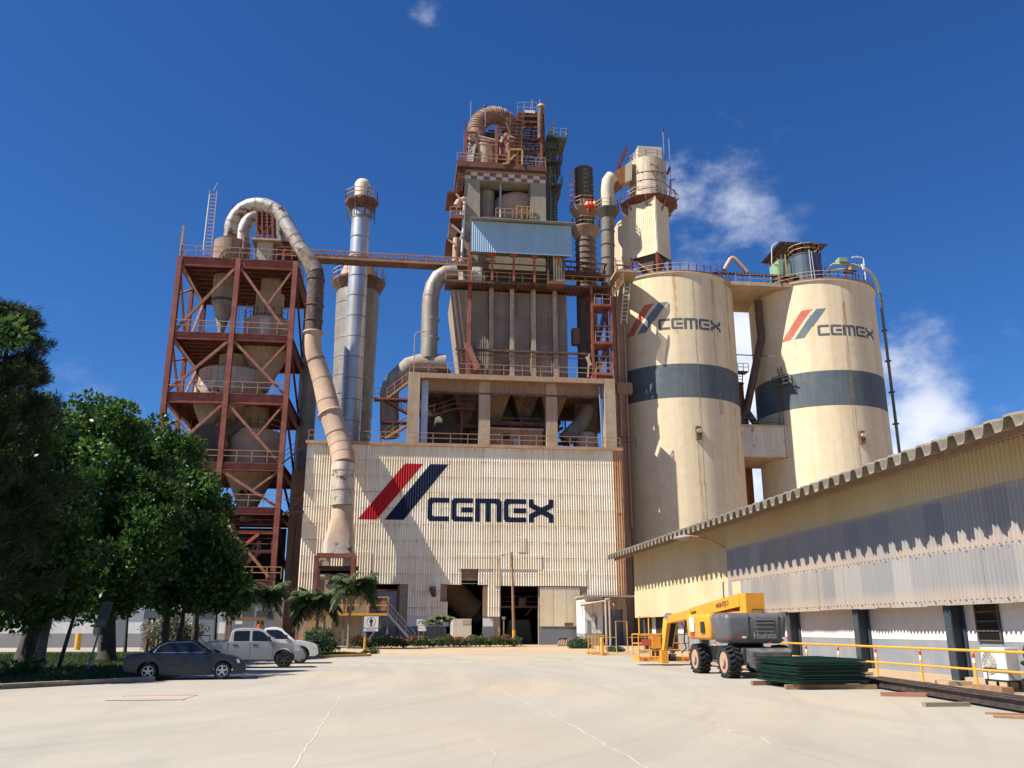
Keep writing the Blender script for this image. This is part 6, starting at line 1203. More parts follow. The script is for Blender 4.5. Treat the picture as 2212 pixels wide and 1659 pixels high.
# red stair tower right of the bag filter
rr_ = thing('red_stair_tower', 'narrow red steel stair tower with railed landings right of the bag filter', 'stair tower', P(1300, 815, 90.2)); XY = 90.2
def x_(px, py): return P(px, py, XY)
xa, xb = x_(1279, 700).x, x_(1321, 700).x; zt4 = x_(1300, 620).z
for x in (xa, xb):
    for dy in (0, 2.2): MB().bar((x, XY + dy, fz), (x, XY + dy, zt4), .28).build('column', red_steel if dy == 0 else dark_red, rr_)
for y in (658, 739, 806):
    z = x_(1300, y).z; MB().box((xa, XY - .3, z - .3), (xb, XY + 2.2, z)).build('landing', red_steel, rr_); MB().rail([(xa + .3, XY - .25, z), (xb - .1, XY - .25, z)], 1.15, .85, .045).build('landing_rail', rail_tan, rr_)
for y0, y1 in ((730, 665), (800, 745)): MB().stair((xa + 1.0, XY + 1.6, x_(1300, y0).z), (xb - .3, XY + .9, x_(1300, y1).z), .9, (0, 1, 0), True, .035).build('flight', brown_steel, rr_)
mb = MB(); mb.bar((xa, XY, zt4), (xb, XY, zt4), .25).bar((xa, XY, x_(1300, 705).z), (xb, XY, x_(1300, 705).z), .2).bar((xa, XY, x_(1300, 770).z), (xb, XY, x_(1300, 770).z), .2); mb.build('cross_beam', dark_red, rr_)
MB().bar(x_(1276, 790), x_(1268, 770), .3).bar(x_(1270, 815), x_(1273, 765), .14).build('cable_loop', tan_metal, rr_)
dk = thing('dark_riser_column', 'dark brown riser column between the bag filter and the red stair tower', 'column', P(1260, 815, 93)); MB().lathe(P(1262, 700, 94).x, 94, [(.85, fz), (.85, P(1262, 626, 94).z)], 20).build('riser_shell', dark_metal, dk, True); a = P(1237, 708, 93.5); MB().box((a.x, 93.5, P(1237, 742, 93.5).z), (a.x + .9, 94.5, a.z)).build('side_box', pink_rust, dk)
bsf = thing('brown_concrete_shaft', 'tall shaded brown concrete shaft between the red stair tower and the left silo', 'shaft', (24, 97, 0)); a, b = P(1324, 700, 91.8), P(1346, 700, 91.8); MB().box((a.x, 91.8, 0), (b.x, 93.3, P(1330, 640, 91.8).z)).build('shaft_wall', conc_brown, bsf); z = P(1330, 852, 91.8).z; MB().box((a.x + .02, 91.0, z), (b.x + .6, 91.79, z + 1.2)).build('corbel', conc_brown, bsf); MB().rail([(a.x + .1, 91.2, HZ + 1), (b.x + .8, 91.2, HZ + 1)], 1.1, 1.2, .04).build('landing_rail', brown_steel, bsf)
MB().tube([(a.x + .5, 91.65, 10), (a.x + .5, 91.65, P(1330, 560, 91.8).z)], .12, 8).tube([(a.x + 1.3, 91.65, 12), (a.x + 1.3, 91.65, 35)], .1, 8).build('conduit', rail_tan, bsf)
VIEW_SCALE, VIEW_LIFT = .905, .157
zl = thing('white_zigzag_ladder', 'white stepped ladder hung on the upper left edge of the left silo', 'ladder', P(1352, 660, 101)); MB().ladder(P(1347, 700, 100.5), P(1355, 612, 100.5), .75, (1, 0, 0), .08, .55).build('ladder_frame', wm('ivory_paint', (.62, .55, .42), rough=.6), zl)
mb = MB(); a, b = P(1330, 612, 99.5), P(1362, 600, 99.5); mb.box((a.x, 99, SZ - .8), (b.x + 1, 103, SZ - .5)); mb.build('access_landing', conc_tan, zl); MB().rail([(a.x, 99, SZ - .5), (b.x + 1, 99, SZ - .5)], 1.1, 1.0, .045).build('landing_rail', dusty_red, zl)
MB().stair(P(1322, 640, 99), P(1345, 610, 99), .9, (0, 1, 0), True, .045).build('access_stair', rail_tan, zl)
VIEW_SCALE, VIEW_LIFT = 1.0, 0.0
pv = thing('thin_standpipe', 'thin tan standpipe with a hooked top between the ribbed stack and the left silo', 'pipe', P(1336, 700, 96)); MB().tube([P(1340, 640, 96), P(1336, 500, 96), P(1337, 490, 96), P(1343, 484, 96)], .09, 6).build('pipe_shell', rail_tan, pv)
# ================================================================== warehouse on the right
wh = thing('warehouse', 'long cream and grey corrugated warehouse with dark blue columns on the right of the yard', 'building', (17, 30, 0))
EX, CX0, WX = 14.55, 16.4, 16.98; EZ = 6.5; YN, YF = 4.0, 61.6
fibre = wm('weathered_fibre_cement', (.30, .26, .20), (.22, .19, .145), dirt=(.12, .10, .08), da=.6, rough=.95, vs=1.2)
def trough(y, k=0):                     # deep trough profile of the roof sheets
    t = (y / .76) % 1.0; return .15 * max(-1, min(1, 2.6 * math.cos(2 * math.pi * t)))
mb = MB(); ny = int((YF + .6 - YN) / .076); ys_ = [YN + (YF + .6 - YN) * k / ny for k in range(ny + 1)]; vs = []
for y in ys_:
    h = trough(y) * 1.05
    for x in (EX, EX + 14):
        z = EZ + (x - EX) * .21 + h
        vs += [(x, y, z + .03), (x, y, z - .03)]
fs = []
for k in range(ny):
    o, p = 4 * k, 4 * k + 4; fs += [(o, o + 2, p + 2, p), (o + 1, p + 1, p + 3, o + 3), (o, p, p + 1, o + 1)]
mb.add(vs, fs); mb.build('roof', fibre, wh)
mb = MB()
for k in range(5): x = EX + .5 + k * 2.8; mb.bar((x, YN, EZ + (x - EX) * .21 - .26), (x, YF + .3, EZ + (x - EX) * .21 - .26), .14, .2)
mb.build('purlin', wood, wh)
cream_w = sheet_mat('cream_warehouse_sheet', (.60, .51, .33), (.54, .45, .285), .35, 30, 0, 1.05, axis=1, rough=.8, seam=(.42, .30, .18))
def poly_mat():
    m = sheet_mat('translucent_grey_sheet', (.20, .205, .225), (.37, .355, .33), .35, 1.56, 2.28, 1.02, axis=1, rough=.33, seam=(.58, .44, .34), foot=(.42, .34, .27), tv=.8); return m
pm_ = poly_mat()
def band(y0, y1, z0, z1, off, mat, name, rows=1): MB().corr((CX0 - off, y0, z0), (0, 1, 0), (0, 0, 1), (-1, 0, 0), y1 - y0, z1 - z0, .2, .046, 8, rows, .012, u0=y0).build(name, mat, wh)
band(YN, YF, 5.42, 6.62, 0, cream_w, 'upper_sheeting')
band(43.3, YF, 3.78, 5.5, .02, cream_w, 'middle_sheeting'); band(43.3, YF, 2.3, 3.86, .045, cream_w, 'lower_sheeting')
band(YN, 43.28, 3.74, 5.5, .02, pm_, 'translucent_sheeting')
y = 43.28; k = 0
while y > YN:
    w = 1.02 if k else .7; a = max(YN, y - w); m = cream_w if k == 1 else pm_
    band(a, y + .03, 2.28 + random.uniform(-.02, .02), 3.84, .045 + .012 * (k % 2), m, 'translucent_sheet' if m is pm_ else 'cream_infill_sheet'); y -= w; k += 1
dusty = wm('dust_band', (.60, .48, .38), (.52, .40, .31), rough=.9, vs=2)
mb = MB()
for k in range(150):
    y = YN + .15 + k * .26
    for z in (2.42, 3.88): mb.box((CX0 - .12, y - .018, z - .018), (CX0 - .095, y + .018, z + .018))
mb.build('sheet_fixings', dark_metal, wh)['kind'] = 'stuff'
COLS = [8.4, 14.15, 19.9, 25.5, 31.1, 36.9, 42.7, 48.5, 54.2, 60.0]
for y in COLS:
    MB().ibeam((16.72, y, .12), (16.72, y, 2.75), .34, .46, .05, (1, 0, 0)).build('column', wm('navy_column', (.038, .055, .072), (.03, .045, .06), dirt=(.16, .14, .11), da=.3, rough=.6) if 'navy_column' not in MATS else MATS['navy_column'], wh)
    MB().box((15.98, y - .45, 0), (16.95, y + .45, .12)).build('column_footing', conc_tan, wh)
MB().box((WX, YN, 1.26), (WX + .2, YF - .1, 6.7)).build('white_wall', wm('white_warehouse_wall', (.78, .73, .66), (.72, .66, .59), dirt=(.55, .45, .35), da=.25, rough=.8, vs=.8), wh); MB().box((WX - .012, YN, 0), (WX + .2, YF - .1, 1.255)).build('grey_dado', wm('grey_warehouse_dado', (.24, .265, .30), (.20, .225, .26), dirt=(.40, .31, .22), da=.4, rough=.7, vs=.6), wh)
MB().box((CX0, YF - .15, 2.3), (30, YF, 6.6)).build('end_wall', cream_w, wh); MB().box((WX, YF - .14, 0), (30, YF - .02, 2.29)).build('end_base', grey_p, wh)
MB().box((WX - .25, YN, 0), (WX - .013, YF, .22)).build('plinth', dust_m, wh)
for y0, y1, z0 in ((23.75, 24.75, 1.28), (44.2, 46.4, 1.32), (50, 52.4, 1.32)):
    w = MB().box((WX - .05, y0, z0), (WX - .004, y1, z0 + 1.35)).build('window', glass_m, wh)
    mb = MB()
    for k in range(6): z = z0 + 1.35 * k / 5; mb.box((WX - .075, y0, z - .02), (WX - .052, y1, z + .02))
    mb.box((WX - .08, y0 - .04, z0 - .03), (WX - .051, y0 + .02, z0 + 1.38)).box((WX - .08, y1 - .02, z0 - .03), (WX - .051, y1 + .04, z0 + 1.38)); mb.build('louvre_frame', dark_metal, w)
for y0, y1 in ((55.2, 58.8), (49, 49.8), (56, 59.4)):
    if y0 != 56: MB().box((WX - .03, y0, .05), (WX - .013, y1, 2.5)).build('door', black_in, wh)
arm = thing('wall_streetlight', 'grey streetlight on a curved arm sticking out from the warehouse wall', 'streetlight', (CX0, 43.3, 5.5))
b = V3((CX0 - .05, 43.4, 5.58)); h = P(1470, 1163, 43.4); MB().tube([b, b.lerp(h, .4) + V3((0, 0, .28)), b.lerp(h, .8) + V3((0, 0, .22)), h + V3((.35, 0, .06))], .05, 8).build('arm', rail_tan, arm, True); MB().lathe(0, 0, [(.0, 0)], 3); MB().tube([h + V3((.5, 0, .08)), h + V3((.2, 0, .04)), h + V3((-.35, 0, .0))], [.1, .16, .06], 10).build('lamp_head', wm('lamp_grey', (.4, .36, .3), rough=.6), arm, True)
# safety railing along the wall
rl = thing('safety_railing', 'yellow pipe safety railing with red and white post bands along the warehouse', 'railing', (15.5, 28, 0))
RX = 15.5; py_ = [12.8 + 2.553 * k for k in range(13)]
MB().tube([(RX, py_[0], 1.04), (RX, py_[-1], 1.04)], .036, 8).build('top_rail', yellow, rl, True); MB().tube([(RX, py_[0], .55), (RX, py_[-1], .55)], .03, 8).build('mid_rail', yellow, rl, True)
red_band, white_band = flat('red_reflective', (.55, .03, .03), .4), flat('white_reflective', (.8, .8, .78), .4)
for y in py_:
    p = MB().tube([(RX, y, 0), (RX, y, 1.04)], .034, 8).build('post', yellow, rl, True)
    MB().tube([(RX, y, .85), (RX, y, .96)], .038, 8).build('red_band', red_band, p, True); MB().tube([(RX, y, .72), (RX, y, .845)], .038, 8).build('white_band', white_band, p, True)
# air conditioner
ac = thing('air_conditioner', 'cream outdoor air conditioner on a black stand by the warehouse wall', 'air conditioner', (16.1, 23, 0))
acm = wm('pale_casing_paint', (.70, .69, .65), (.64, .63, .59), dirt=(.5, .45, .40), da=.2, rough=.55)
bx = MB(); bx.box((15.92, 22.300, .3), (16.3, 23.300, 1.12)); o = bx.build('casing', acm, ac)
MB().disc((15.915, 22.970, .72), (1, 0, 0), .29, .02, 24).build('fan_opening', wm('fan_dark', (.2, .2, .19), rough=.6), ac, True); mb = MB()
for r in (.06, .12, .18, .24, .29): mb.tube([(15.9, 22.970 + r * math.cos(R(a)), .72 + r * math.sin(R(a))) for a in range(0, 361, 20)], .006, 4)
for a in range(0, 180, 30): mb.bar((15.9, 22.970 + .3 * math.cos(R(a)), .72 + .3 * math.sin(R(a))), (15.9, 22.970 - .3 * math.cos(R(a)), .72 - .3 * math.sin(R(a))), .008)
mb.build('fan_grille', acm, ac); MB().box((15.93, 22.285, .32), (16.29, 22.298, 1.1)).build('side_panel', wm('side_panel_grey', (.52, .51, .48), rough=.55), ac)
mb = MB()
for x in (15.95, 16.27):
    for y in (22.350, 23.250): mb.bar((x, y, 0), (x, y, .3), .05)
mb.bar((15.95, 22.350, .27), (15.95, 23.250, .27), .05).bar((16.27, 22.350, .27), (16.27, 23.250, .27), .05); mb.build('stand', black, ac)
hp2 = thing('insulated_hoses', 'black insulated hoses hanging on the warehouse wall beside the air conditioner', 'hoses', (16.6, 21.850, 0))
for k in range(3): MB().tube([(16.8, 21.750 - .1 * k, 2.5), (16.7, 21.950 - .06 * k, 1.9), (16.55, 22.150 - .1 * k, 1.4), (16.4, 22.200 - .1 * k, 1.0), (16.35, 22.000, .6 + .1 * k), (16.3, 22.200, .75)], .045, 8).build('hose', black, hp2, True)
MB().box((16.35, 21.450, 0), (16.9, 22.150, .8)).build('pump_box', dark_metal, hp2)

# ================================================================== boom lift
def text_mesh(txt, size, name, mat, parent, fn, ext=.004, align='LEFT'):
    c = bpy.data.curves.new(name, 'FONT'); c.body = txt; c.size = size; c.extrude = ext; c.align_x = align
    o = bpy.data.objects.new(name, c); COL.objects.link(o); dg = bpy.context.evaluated_depsgraph_get(); me = bpy.data.meshes.new_from_object(o.evaluated_get(dg)); bpy.data.objects.remove(o); bpy.data.curves.remove(c)
    mb = MB(); mb.add([fn(v.co.x, v.co.y, v.co.z) for v in me.vertices], [tuple(p.vertices) for p in me.polygons]); bpy.data.meshes.remove(me)
    return mb.build(name, mat, parent)
bl_ = thing('boom_lift', 'yellow and dark grey boom lift with knobbly tyres parked beside the warehouse', 'boom lift', (12.1, 31, 0))
dgrey = wm('dark_grey_cover', (.105, .115, .122), (.085, .095, .10), dirt=(.26, .22, .17), da=.3, rough=.5, vs=1.2); ly = wm('lift_yellow', (.80, .36, .03), (.72, .31, .03), dirt=(.5, .32, .16), da=.2, rough=.4, vs=1.5)
chas = wm('chassis_grey', (.095, .105, .11), (.07, .078, .082), dirt=(.3, .23, .16), da=.45, rough=.6, vs=1.5)
def wheel(x, y, z, r, w, name, ax=(1, 0, 0)):
    a = V3(ax).normalized(); u = V3((0, 0, 1)); f = a.cross(u); prof = [(-.5, .72), (-.5, .9), (-.38, .98), (.38, .98), (.5, .9), (.5, .72)]
    o = bpy.data.objects.new(name, None); mb = MB(); c = V3((x, y, z)); n = 28; vs = []
    for d, q in prof:
        for k in range(n): an = 2 * math.pi * k / n; vs.append(c + a * (d * w) + (u * math.cos(an) + f * math.sin(an)) * (q * r * .96))
    mb.add(vs, [(i * n + k, (i + 1) * n + k, (i + 1) * n + (k + 1) % n, i * n + (k + 1) % n) for i in range(5) for k in range(n)])
    for k in range(18):                # lugs
        for s in (-1, 1):
            an = 2 * math.pi * (k + (.5 if s > 0 else 0)) / 18; e = u * math.cos(an) + f * math.sin(an); e2 = u * math.cos(an + .16) + f * math.sin(an + .16)
            mb.bar(c + a * (s * w * .5) + e2 * (r * .93), c + a * (s * w * .02) + e * (r * .965), .085, .1, e)
    bpy.data.objects.remove(o)
    t = mb.build(name, black, bl_, False)
    MB().disc(c - a * (w * .36), a, r * .70, .08, 24, r * .70).build('rim', wm('rust_tan_rim', (.46, .31, .21), (.38, .25, .165), rough=.8) if 'rust_tan_rim' not in MATS else MATS['rust_tan_rim'], t, True)
    MB().disc(c - a * (w * .47), a, r * .30, .12, 12, r * .26).build('hub', MATS['rust_tan_rim'], t, True)
    return t
WR = .52
for x, y in ((11.05, 29.6), (11.15, 32.9), (13.15, 30.3), (13.45, 33.2)): wheel(x, y, WR, WR, .46, 'wheel', (.99, .06, 0) if x < 12 else (.98, .1, 0))
mb = MB(); mb.hexa([(11.45, 29.35, .42), (13.0, 29.35, .42), (13.0, 33.4, .42), (11.45, 33.4, .42)], [(11.4, 29.2, .98), (13.1, 29.2, .98), (13.1, 33.4, .98), (11.4, 33.4, .98)]); mb.build('chassis', chas, bl_)
MB().hexa([(11.75, 28.95, .3), (12.75, 28.95, .3), (12.9, 29.35, .42), (11.55, 29.35, .42)], [(11.6, 28.9, .85), (12.95, 28.9, .85), (13.05, 29.19, .97), (11.5, 29.19, .97)]).build('rear_bumper', chas, bl_)
for x, c in ((11.68, 1), (11.92, 0), (12.45, 0), (12.7, 1)): MB().box((x, 28.885, .62), (x + .2, 28.9, .69)).build('reflector', red_band if c else white_band, bl_)
MB().tube([(11.1, 29.6, WR), (13.15, 30.3, WR)], .12, 10).tube([(11.15, 32.9, WR), (13.45, 33.2, WR)], .12, 10).build('axle', dark_metal, bl_, True)
MB().lathe(12.2, 31.0, [(.62, .98), (.62, 1.12), (.5, 1.14), (.5, 1.24)], 28).build('slew_ring', black, bl_, True)
# counterweight: rounded box with grooves and lettering
def rbox(x0, x1, y0, y1, z0, z1, r, name, mat, par, taper=.0, n=5):
    prof = [(-r, z0), (-r * .3, z0 + r * .3), (0, z0 + r), (0, z1 - r), (-r * .3, z1 - r * .3), (-r, z1)]; rings = []
    for e, z in prof:
        ring = []; tp = taper * (1 - (z - z0) / (z1 - z0))
        for cx_, cy_, a0 in ((x1 - r, y1 - r, 0), (x0 + r, y1 - r, 90), (x0 + r, y0 + r, 180), (x1 - r, y0 + r, 270)):
            for k in range(n + 1): an = R(a0 + 90 * k / n); ring.append((cx_ + (r + e) * math.cos(an) * 1.0 - tp * (1 if cx_ > (x0 + x1) / 2 else -1), cy_ + (r + e) * math.sin(an), z))
        rings.append(ring)
    m = len(rings[0]); mb = MB(); mb.add([p for rg in rings for p in rg], [(i * m + k, i * m + (k + 1) % m, (i + 1) * m + (k + 1) % m, (i + 1) * m + k) for i in range(len(rings) - 1) for k in range(m)] + [tuple(range(m - 1, -1, -1)), tuple(range((len(rings) - 1) * m, len(rings) * m))])
    return mb.build(name, mat, par, True, ang=50)
rbox(10.85, 13.12, 29.3, 30.9, 1.12, 2.13, .2, 'counterweight', dgrey, bl_, .12)
MB().box((11.68, 29.285, 1.2), (11.7, 29.31, 2.08)).box((12.75, 29.285, 1.2), (12.77, 29.31, 2.08)).build('panel_joint', black, bl_)
for z in (1.52, 1.66, 1.79, 1.9): MB().bar((11.92, 29.29, z), (12.58, 29.29, z + .005), .03, .028).build('groove', wm('groove_highlight', (.26, .27, .27), rough=.5) if 'groove_highlight' not in MATS else MATS['groove_highlight'], bl_)
text_mesh('Haulotte', .29, 'maker_lettering', wm('raised_letter', (.34, .345, .34), rough=.5), bl_, lambda u, v, w: (11.84 + u * .78, 29.295 - w * 3, 1.29 + v))
for x, z, c in ((10.9, 1.24, 1), (11.28, 1.3, 1), (11.44, 1.3, 0), (12.86, 1.27, 0), (12.98, 1.27, 1), (12.32, 1.12, 1)): MB().box((x, 29.27, z), (x + .13, 29.295, z + .055)).build('reflector', red_band if c else white_band, bl_)
mb = MB(); mb.tube([(12.0, 29.7, 2.13), (12.02, 29.7, 2.24), (12.4, 29.7, 2.24), (12.42, 29.7, 2.13)], .03, 6); mb.build('lifting_loop', dark_metal, bl_)
# yellow engine hood at the left of the turret
rbox(10.75, 11.75, 30.75, 33.2, 1.22, 2.12, .12, 'engine_hood', ly, bl_, .05)
MB().box((10.735, 31.1, 1.45), (10.75, 31.5, 1.85)).build('hood_vent', black, bl_); MB().box((10.735, 32.2, 1.5), (10.75, 32.7, 2.0)).build('white_decal', white_band, bl_); MB().box((10.735, 32.3, 1.34), (10.75, 32.65, 1.45)).build('red_decal', red_band, bl_)
MB().hexa([(11.9, 30.0, 2.13), (12.6, 30.0, 2.13), (12.6, 33, 2.13), (11.9, 33, 2.13)], [(11.9, 30.0, 2.2), (12.6, 30.0, 2.2), (12.6, 33, 2.2), (11.9, 33, 2.2)]).build('turret_plate', ly, bl_)
# boom
b0 = V3((12.05, 30.2, 2.55)); b1 = V3((12.1, 39.6, 1.98)); dirn = (b1 - b0).normalized()
MB().box((11.83, 29.75, 2.02), (12.5, 30.35, 2.8)).build('boom_head', ly, bl_)
b0 = V3((12.0, 30.3, 2.58)); 
def tbar(p, q, w0, h0, w1, h1, name, mat):
    d = (q - p).normalized(); a = d.cross(V3((0, 0, 1))).normalized(); u = a.cross(d)
    return MB().hexa([p - a * w0 / 2 - u * h0 / 2, p + a * w0 / 2 - u * h0 / 2, p + a * w0 / 2 + u * h0 / 2, p - a * w0 / 2 + u * h0 / 2], [q - a * w1 / 2 - u * h1 / 2, q + a * w1 / 2 - u * h1 / 2, q + a * w1 / 2 + u * h1 / 2, q - a * w1 / 2 + u * h1 / 2]).build(name, mat, bl_)
tbar(b0, b0.lerp(b1, .62), .40, .44, .38, .40, 'outer_boom', ly); tbar(b0.lerp(b1, .621), b1, .32, .34, .30, .32, 'inner_boom', ly)
tbar(V3((12.2, 31.6, 2.32)), V3((12.15, 36.5, 1.9)), .3, .3, .26, .22, 'lower_arm', ly)
text_mesh('HA26 RTJ O', .26, 'model_lettering', black, bl_, lambda u, v, w: (lambda p: (p.x - .215 - w, p.y, p.z + v - .08))(b0.lerp(b1, .26) - dirn * u), .003)
text_mesh('Haulotte', .2, 'maker_decal', black, bl_, lambda u, v, w: (lambda p: (p.x - .205 - w, p.y, p.z + v - .06))(b0.lerp(b1, .6) - dirn * u), .003)
MB().tube([b1 + V3((0, -.1, .1)), b1 + V3((-.12, .12, .15))], [.2, .16], 10).build('boom_nose', chrome, bl_, True)
j1 = V3((11.75, 39.6, .3)); tbar(b1 + V3((-.1, .1, .05)), j1 + V3((0, 0, .35)), .3, .22, .22, .2, 'jib', ly); MB().bar(b1 + V3((.12, .1, -.1)), j1 + V3((.15, .1, .4)), .12).bar(b1 + V3((.22, .1, -.1)), j1 + V3((.32, .1, .5)), .14).build('jib_linkage', black, bl_); MB().bar(b1 + V3((.34, .1, -.15)), j1 + V3((.42, .1, .45)), .07).build('jib_rod', ly, bl_)
MB().box((11.55, 39.3, .1), (11.85, 39.8, .65)).build('jib_foot', ly, bl_); MB().tube([(11.95, 39.45, .35), (12.2, 39.45, .35)], .16, 10).build('rotator', black, bl_, True)
mb = MB(); bx0, bx1, by0, by1 = 10.62, 12.95, 39.7, 40.8
fl_ = MB().box((bx0, by0, .18), (bx1, by1, .36)).build('basket_floor', ly, bl_)
for x, y in ((bx0, by0), (bx0 + .75, by0), (bx1 - .8, by0), (bx1, by0), (bx0, by1), (bx1, by1), (bx0 + 1.1, by1)): mb.tube([(x, y, .36), (x, y, 1.35)], .026, 6)
for z in (1.35, .95, .65): mb.tube([(bx0, by0, z), (bx1, by0, z), (bx1, by1, z), (bx0, by1, z), (bx0, by0, z)], .026, 6)
mb.build('basket_rail', ly, bl_); mb = MB(); mb.tube([(bx0 + .05, by0, 1.35), (bx0 + .05, by0, 2.12), (bx0 + .5, by0, 2.12), (bx0 + .5, by0, .36)], .034, 6).tube([(bx0 + .5, by0, 1.3), (bx0 + .05, by0, 1.3)], .03, 6); mb.build('head_guard', ly, bl_)
MB().box((11.22, 39.6, .75), (11.62, 39.9, 1.3)).build('control_panel_box', ly, bl_); MB().box((bx0 + .12, 39.66, .86), (bx0 + .62, 39.69, 1.14)).build('warning_decal', flat('decal_red', (.5, .09, .05), .5), bl_); MB().box((11.35, 40.0, .9), (12.0, 40.4, 1.32)).build('control_console', dgrey, bl_); MB().box((11.25, 39.75, .4), (11.55, 39.85, .72)).build('tool_tray', dgrey, bl_); MB().box((bx0 + .2, 39.68, .22), (bx0 + .36, 39.695, .3)).build('reflector', red_band, bl_); MB().box((12.7, 39.68, .22), (12.86, 39.695, .3)).build('reflector', red_band, bl_)
MB().tube([(12.6, 39.8, 2.05), (12.75, 39.6, 1.6), (12.68, 39.5, 1.0), (12.8, 39.6, .75), (12.6, 39.7, .55)], .03, 6).build('hydraulic_hose', black, bl_)

# ================================================================== stacked mesh, timbers, steel sections
stack_o = V3((11.75, 25.1, 0)); mesh_g = flat('green_coated_wire', (.007, .040, .029), .5)
def mesh_panel():
    mb = MB(); lx, ly_ = 2.05, 2.35; r = .0075
    for k in range(13):
        y = -ly_ / 2 + ly_ * k / 12; mb.bar((-lx / 2 - .06, y, .006), (lx / 2 + .06, y, .006), r * 1.6)
    for k in range(30):
        x = -lx / 2 + lx * k / 29; mb.bar((x, -ly_ / 2 - .04, -.006), (x, ly_ / 2 + .04, -.006), r * 1.6)
    for yb in (-.7, .1, .85):
        for k in range(30): x = -lx / 2 + lx * k / 29; mb.bar((x, yb, -.006), (x, yb + .06, .022), r * 1.4)
    return mb
p0 = None
for k in range(24):
    z = .16 + k * .0275; 
    if p0 is None:
        p0 = mesh_panel().build('mesh_panel', mesh_g); p = p0; tag(p0, 'green coated wire mesh panel lying in the tall flat stack by the boom lift', 'mesh panel', 'green mesh panels in the stack')
    else: p = p0.copy(); COL.objects.link(p)
    p.location = stack_o + V3((random.gauss(0, .055), random.gauss(0, .05), z)); p.rotation_euler = (random.gauss(0, .004), random.gauss(0, .004), R(4) + random.gauss(0, .012))
def timber(label, a, b, w=.16, h=.12, mat=wood, group='timber bearers on the yard'):
    t = MB().bar(V3(a) + V3((0, 0, h / 2)), V3(b) + V3((0, 0, h / 2)), w, h).build('timber', mat); return tag(t, label, 'timber', group)
timber('long timber bearer under the near edge of the green mesh stack', (10.55, 24.12, .01), (13.1, 23.95, .01)); timber('timber bearer under the far edge of the green mesh stack', (10.3, 25.9, .01), (13.2, 26.1, .01))
timber('reddish timber block under the dark steel sections beside the green mesh stack', (*gp(1903, 1504), .0), (*gp(2003, 1506), .0), .2, .1, wm('reddish_timber', (.36, .17, .10), rough=.9)); timber('grey weathered timber baulk lying free in front of the steel sections', (*gp(1996, 1527), .0), (*gp(2092, 1526), .0), .16, .09, wm('grey_timber', (.30, .24, .17), rough=.9))
timber('pale timber plank at the bottom right corner of the yard', (*gp(2146, 1551), .0), (*gp(2260, 1556), .0), .12, .05); timber('thin brown plank behind the pale plank near the right edge', (*gp(2128, 1543), .0), (*gp(2260, 1548), .0), .1, .04, MATS['reddish_timber']); timber('thick tan timber block beside the air conditioner stand', (15.15, 21.3, 0), (15.2, 22.6, 0), .3, .2)
steel_d = wm('dark_mill_steel', (.05, .038, .036), (.035, .028, .028), dirt=(.2, .13, .09), da=.4, rough=.6, vs=2)
a, b = V3((*gp(1880, 1481), .16)), V3((*gp(2330, 1556), .16)); n_ = (b - a).cross(V3((0, 0, 1))).normalized()
for k, l in enumerate(('dark steel section nearest the railing in the long bundle on timbers', 'middle dark steel section in the long bundle on timbers', 'dark steel section nearest the viewer in the long bundle on timbers')):
    o = n_ * (.30 * (k - 1)); tag(MB().ibeam(a + o, b + o + (b - a).normalized() * (k * .3), .16, .2, .016).build('steel_section', steel_d), l, 'steel beam', 'dark steel sections on timbers')

# ================================================================== gatehouse and things at the back right
gt = thing('gatehouse', 'small white and beige gatehouse with a grey steel gate right of the mill hall', 'gatehouse', (19.6, 84, 0)); GYY = 83.0
def gx(px): return P(px, 1330, GYY).x
def gz(py): return P(1310, py, GYY).z
zr = gz(1290)
MB().box((gx(1263), GYY, 1.1), (gx(1302), GYY + 4, zr)).build('white_room', white_p, gt); MB().box((gx(1263) - .01, GYY - .012, 0), (gx(1302) + .01, GYY + 4, 1.095)).build('grey_dado', greyl_p, gt)
MB().box((gx(1302) + .02, GYY + 2.4, 0), (gx(1313), GYY + 4, zr)).box((gx(1359), GYY + 2.4, 0), (gx(1366), GYY + 4, zr)).box((gx(1313), GYY + 2.4, gz(1315)), (gx(1359), GYY + 4, zr)).build('gate_surround', conc_tan, gt)
MB().box((gx(1313), GYY + 2.6, 0), (gx(1359), GYY + 2.7, gz(1316))).build('steel_gate', grey_p, gt); MB().box((gx(1259), GYY - .5, zr + .003), (gx(1370), GYY + 4.3, zr + .16)).build('roof_slab', wm('worn_roof_edge', (.42, .33, .24), rough=.95), gt)
mb = MB(); cz = gz(1302)
for k in range(4): x = gx(1250) + k * 1.0; mb.bar((x, GYY - 1.9, cz - .35), (x + .3, GYY, cz), .07).bar((x, GYY - 1.8, cz - .35), (x + .4, GYY, cz - 1.2), .05)
mb.bar((gx(1246), GYY - 1.9, cz - .35), (gx(1312), GYY - 1.9, cz + .15), .09); mb.build('canopy_frame', rail_tan, gt); MB().hexa([(gx(1246), GYY - 1.95, cz - .3), (gx(1300), GYY - 1.95, cz + .1), (gx(1302), GYY, cz + .2), (gx(1252), GYY, cz + .0)], [(gx(1246), GYY - 1.95, cz - .26), (gx(1300), GYY - 1.95, cz + .14), (gx(1302), GYY, cz + .24), (gx(1252), GYY, cz + .04)]).build('canopy_sheet', tan_metal, gt)
MB().box((gx(1268), GYY - .03, .2), (gx(1275), GYY - .013, 2.3)).build('door', greyl_p, gt); MB().box((gx(1285), GYY - .03, 1.5), (gx(1290), GYY - .003, 2.6)).build('window_slot', grey_p, gt); MB().box((gx(1278), GYY - .4, 2.6), (gx(1290), GYY - .003, 2.66)).build('window_hood', conc_tan, gt)
mb = MB()
for px in (1308, 1316): mb.tube([P(px, 1300, GYY - 2.6), (P(px, 1300, GYY - 2.6).x, GYY - 2.6, 0)], .11, 8)
